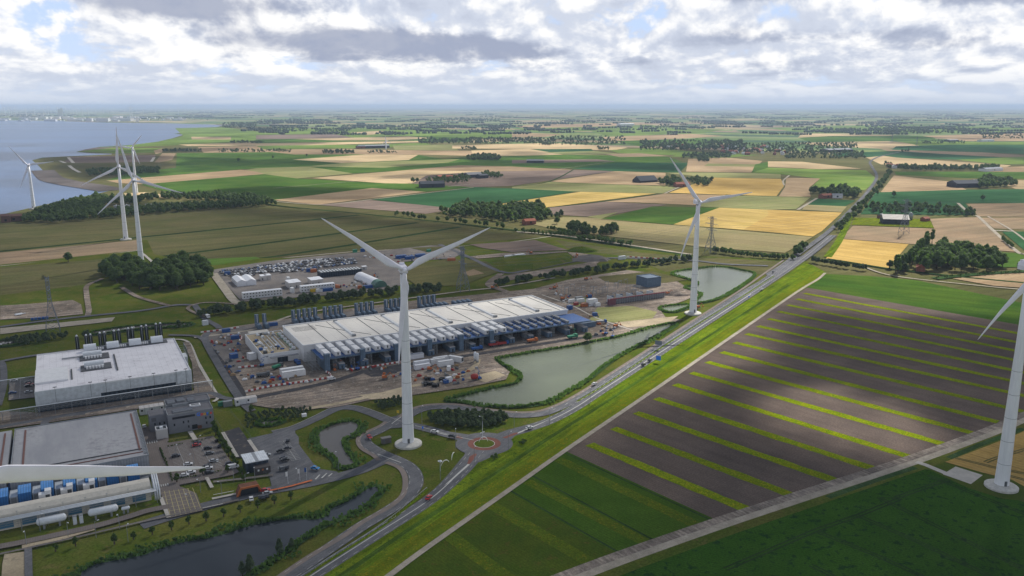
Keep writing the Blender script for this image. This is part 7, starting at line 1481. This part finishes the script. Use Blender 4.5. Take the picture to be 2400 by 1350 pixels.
def fence(pts, label, h=1.8, step=3.0, mat=None, z0=0.0):
    w = along(pts, step, 0); m = MB(); mat = mat or M_STEEL
    for i, (x, y) in enumerate(w):
        m.bar((x, y, -1), (x, y, h), .08, 3)
        if i:
            p = w[i-1]
            for z in (.3, h*.6, h-.05): m.bar((p[0], p[1], z), (x, y, z), .045, 3)
    t = empty('fence', (w[0][0], w[0][1], 0), 0, label, 'fence'); o = m.build('fence_panels', mat, t); o.location = (-w[0][0], -w[0][1], 0)
M_FN = pm('green_grey_fence', (.10, .12, .12), .7)
fence([(540, 965), (560, 990), (620, 1070)], 'mesh fence on the right side of the fenced yard', mat=M_FN); fence([(500, 975), (520, 1010), (552, 1078)], 'mesh fence between the office trees and the yard', mat=M_FN)
fence([(66, 1292), (222, 1252), (345, 1224), (420, 1206), (560, 1176), (655, 1162)], 'long perimeter fence above the young trees', mat=M_FN); fence([(600, 1095), (640, 1130), (657, 1162)], 'fence between the pavilion and the gatehouse', mat=M_FN)
fence([(590, 938), (700, 925), (800, 905), (880, 892)], 'brown site fence below the haul road', 1.6, 2.4, pm('wooden_fence', (.12, .09, .07), .9)); fence([(420, 1140), (500, 1126), (560, 1118)], 'dark fence below the office car park', 1.6, 2.4, M_FN)
fence([(0, 830), (120, 812), (200, 800), (400, 775), (455, 768)], 'perimeter fence behind the black flue stacks', 2.0, 5, M_FN)
gr_ = SB('white_bench_line', 0, 0, 'x', 'y') if False else None
# guard rail between the carriageways
def rail(pts, label):
    w = along(pts, 3.0, 0); m = MB()
    for i, (x, y) in enumerate(w):
        m.bar((x, y, -.6), (x, y, .6), .12, 3)
        if i: p = w[i-1]; m.bar((p[0], p[1], .6), (x, y, .6), .26, 4)
    t = empty('guard_rail', (w[0][0], w[0][1], 0), 0, label, 'guard rail'); o = m.build('rail', M_STEEL, t); o.location = (-w[0][0], -w[0][1], 0)
rail([(1352, 938), (1430, 891), (1600, 780), (1755, 683), (1815, 644)], 'steel guard rail in the highway median beside the lake'); rail([(598, 1426), (758, 1318), (898, 1228), (1003, 1143)], 'steel guard rail between the two lower roads')
hd_ = PB('steel_stack_yard', 45, 738, 'heap of white pipes on the gravel patch at the left', 'pipe heap'); 
for k in range(6): mb = MB(); mb.bar((random.uniform(-4, 0), random.uniform(-3, 3), .5), (random.uniform(2, 7), random.uniform(-3, 3), .8), .7, 8); mb.build('pipe', M_TANK, hd_)
bl_ = PB('blue_stack', 72, 750, 'row of dark blue crates beside the left pylon', 'crates'); [bx('crate', M_BLUP, bl_, k*2.6, k*2.6+2.2, 0, 2, -.5, 1.3) for k in range(5)]
# ================================================================== SHADE CLOUD (unseen mesh added above the frame, shaped to shade the land)
def build_shade_cloud():
    ALT = 950.0; dist = (ALT)/math.tan(SUN_EL); ox, oy = sin(SUN_AZ)*dist, cos(SUN_AZ)*dist
    # ground shade areas: (pixel polygon, strength, edge softness m)
    SH = [([(-700, 640), (-300, 545), (0, 500), (300, 470), (640, 480), (760, 494), (1000, 512), (1240, 552), (1400, 592), (1480, 612), (1500, 660), (1480, 715), (1440, 770), (1370, 800), (1250, 830), (1180, 855), (1230, 885), (1260, 930), (1240, 960), (1190, 990), (1300, 985), (1350, 1000), (1420, 960), (1600, 880), (1700, 815), (1780, 765), (1840, 725), (1900, 700), (2060, 726), (2200, 720), (2420, 740), (2700, 780), (3200, 900), (3200, 1900), (-1400, 1900)], 1.0, 45),
          ([(1560, 1010), (1750, 1010), (2000, 1060), (2200, 1050), (2500, 960), (3200, 960), (3200, 1900), (1000, 1900)], 1.4, 50), ([(1560, 905), (1790, 765), (1880, 715), (2100, 745), (2700, 820), (2700, 1000), (2000, 1040), (1640, 960)], 1.2, 35),
          ([(1280, 535), (1500, 540), (1700, 556), (1720, 572), (1500, 575), (1330, 565)], .6, 25), ([(600, 434), (980, 442), (860, 468), (600, 466), (460, 452), (520, 440)], .9, 30),
          ([(415, 366), (600, 372), (600, 388), (420, 392)], .8, 30), ([(915, 386), (1200, 374), (1420, 376), (1620, 384), (1590, 398), (1350, 392), (1200, 388), (930, 396)], .8, 30),
          ([(100, 372), (380, 358), (420, 370), (380, 410), (200, 420), (120, 400)], .9, 40), ([(880, 412), (960, 404), (1100, 408), (1060, 416), (900, 418)], .7, 15),
          ([(1740, 404), (1960, 420), (1900, 445), (1880, 460), (1820, 462), (1760, 452), (1640, 430)], .35, 40), ([(1320, 490), (1600, 465), (1700, 470), (1640, 500), (1400, 512)], .35, 30),
          ([(1890, 440), (1960, 446), (2000, 470), (1900, 476), (1860, 466)], .7, 20), ([(2060, 352), (2400, 350), (2400, 368), (2150, 366)], .8, 60), ([(2050, 455), (2420, 445), (2420, 470), (2100, 478)], .3, 30),
          ([(1200, 415), (1420, 402), (1500, 404), (1300, 420), (1180, 438)], .5, 25), ([(0, 395), (60, 400), (140, 440), (60, 470), (0, 480)], .25, 60), ([(1600, 700), (1780, 640), (1740, 625), (1600, 620)], .25, 25)]
    LIT = [([(-500, 640), (0, 520), (300, 480), (640, 500), (1000, 530), (1250, 570), (1000, 690), (600, 700), (300, 720), (-300, 800)], .38, 40), ([(1740, 922), (1850, 893), (1970, 896), (2110, 940), (2190, 985), (2215, 1032), (2130, 1060), (1960, 1038), (1810, 985)], 1.0, 18),
           ([(1530, 910), (1650, 870), (1720, 895), (1640, 935), (1560, 940)], .35, 18), ([(2000, 700), (2200, 690), (2300, 720), (2160, 740), (2050, 730)], .3, 12),
           ([(1100, 700), (1330, 690), (1420, 720), (1380, 800), (1150, 835), (1000, 810)], .30, 40), ([(640, 740), (1000, 700), (1250, 690), (1330, 730), (800, 810), (700, 820)], .25, 25), ([(1000, 900), (1250, 960), (1100, 1100), (950, 1100)], .12, 50)]
    def prep(L): return [([G(*p) for p in poly], s, e) for poly, s, e in L]
    SH, LIT = prep(SH), prep(LIT)
    CS = 22.0; x0, x1, y0, y1 = -2200, 2600, 150, 5200
    xs = np.arange(x0, x1, CS); ys = np.arange(y0, y1, CS*1.0); X, Y = np.meshgrid(xs, ys)
    def sdf(poly):
        P_ = np.array(poly); n = len(P_); d = np.full(X.shape, 1e9); ins = np.zeros(X.shape, bool)
        for i in range(n):
            a = P_[i]; b = P_[(i+1) % n]; e = b-a; L2 = max(1e-9, e@e)
            t = np.clip(((X-a[0])*e[0]+(Y-a[1])*e[1])/L2, 0, 1); d = np.minimum(d, np.hypot(X-a[0]-t*e[0], Y-a[1]-t*e[1]))
            c = (a[1] > Y) != (b[1] > Y); 
            with np.errstate(divide='ignore', invalid='ignore'): c &= X < (b[0]-a[0])*(Y-a[1])/(b[1]-a[1] if b[1] != a[1] else 1e-9)+a[0]
            ins ^= c
        return np.where(ins, d, -d)
    nz = np.array([[mnoise.fractal(Vector((x/170.0, y/170.0, 2.2)), 0.8, 2.0, 4) for x in xs] for y in ys])
    nb = np.array([[mnoise.fractal(Vector((x/520.0, y/520.0, 7.2)), 0.8, 2.0, 3) for x in xs] for y in ys])
    D = np.zeros(X.shape)
    for poly, s, e in SH:
        q = np.clip((sdf(poly)+nz*e*.9+e*.5)/(e*1.4), 0, 1); D = np.maximum(D, s*q*q*(3-2*q))
    far = np.clip((Y-1250)/900, 0, 1)*np.clip((nb-0.10)/0.3, 0, 1)*.75; D = np.maximum(D, far)
    for poly, s, e in LIT:
        q = np.clip((sdf(poly)+nz*e+e*.5)/(e*1.6), 0, 1); D = D*(1-s*q*q*(3-2*q))
    D *= 0.94+0.12*nz
    D = np.clip(D, 0, 1.5)
    D[0, :] = D[-1, :] = 0; D[:, 0] = D[:, -1] = 0
    ny, nx = D.shape; keep = D > 0.01
    vid = {}; vs = []; att = []; fs = []
    def vert(i, j, top):
        k = (i, j, top)
        if k not in vid:
            vid[k] = len(vs); d = D[i, j]; th = 150*d**0.6*(0.7+0.6*abs(nz[i, j])) if top else -22*d**0.5
            f_ = (ALT+th)/ALT; vs.append((X[i, j]+ox*f_, Y[i, j]+oy*f_, ALT+th)); att.append(d)
        return vid[k]
    for i in range(ny-1):
        for j in range(nx-1):
            if keep[i, j] or keep[i+1, j] or keep[i, j+1] or keep[i+1, j+1]:
                fs.append(tuple(vert(a, b, True) for a, b in ((i, j), (i, j+1), (i+1, j+1), (i+1, j))))
                fs.append(tuple(vert(a, b, False) for a, b in ((i, j), (i+1, j), (i+1, j+1), (i, j+1))))
    me = bpy.data.meshes.new('shade_cloud'); me.from_pydata(vs, [], fs); me.update()
    at = me.attributes.new('shade_mask', 'FLOAT', 'POINT'); at.data.foreach_set('value', att)
    me.polygons.foreach_set('use_smooth', [True]*len(me.polygons))
    m = bpy.data.materials.new('shade_cloud_veil'); m.use_nodes = True; t = NT(m.node_tree); t.n.clear()
    out = t.node('ShaderNodeOutputMaterial'); a = t.node('ShaderNodeAttribute', attribute_name='shade_mask').outputs['Fac']
    tr = t.node('ShaderNodeBsdfTransparent'); tl = t.node('ShaderNodeBsdfTranslucent'); tl.inputs[0].default_value = (.75, .77, .82, 1)
    df = t.node('ShaderNodeBsdfDiffuse'); df.inputs[0].default_value = (.75, .77, .82, 1)
    mx0 = t.node('ShaderNodeMixShader'); mx0.inputs[0].default_value = .55; t.l.new(tl.outputs[0], mx0.inputs[1]); t.l.new(df.outputs[0], mx0.inputs[2])
    mx = t.node('ShaderNodeMixShader'); t.put(mx, 0, t.m('MULTIPLY', a, SHADE_CLOUD_OPACITY)); t.l.new(tr.outputs[0], mx.inputs[1]); t.l.new(mx0.outputs[0], mx.inputs[2]); t.l.new(mx.outputs[0], out.inputs[0])
    me.materials.append(m); tag(link(bpy.data.objects.new('shade_cloud', me)), kind='structure')
SHADE_CLOUD_OPACITY = 0.60
build_shade_cloud()
# ================================================================== HAZE
def build_haze():
    mb = MB(); S_ = 125000.0
    mb.v = [(-S_, -3500, Z0-1), (S_, -3500, Z0-1), (S_, S_, Z0-1), (-S_, S_, Z0-1), (-S_, -3500, 212), (S_, -3500, 212), (S_, S_, 212), (-S_, S_, 212)]
    mb.f = [(3, 2, 1, 0), (4, 5, 6, 7), (0, 1, 5, 4), (1, 2, 6, 5), (2, 3, 7, 6), (3, 0, 4, 7)]
    m = bpy.data.materials.new('haze'); m.use_nodes = True; t = NT(m.node_tree); t.n.clear()
    out = t.node('ShaderNodeOutputMaterial'); pv = t.node('ShaderNodeVolumePrincipled')
    pv.inputs['Color'].default_value = (.60, .76, 1.0, 1); pv.inputs['Density'].default_value = HAZE; pv.inputs['Anisotropy'].default_value = 0.0
    t.l.new(pv.outputs[0], out.inputs['Volume'])
    tag(mb.build('haze', m), kind='stuff')
HAZE = 5e-5
build_haze()
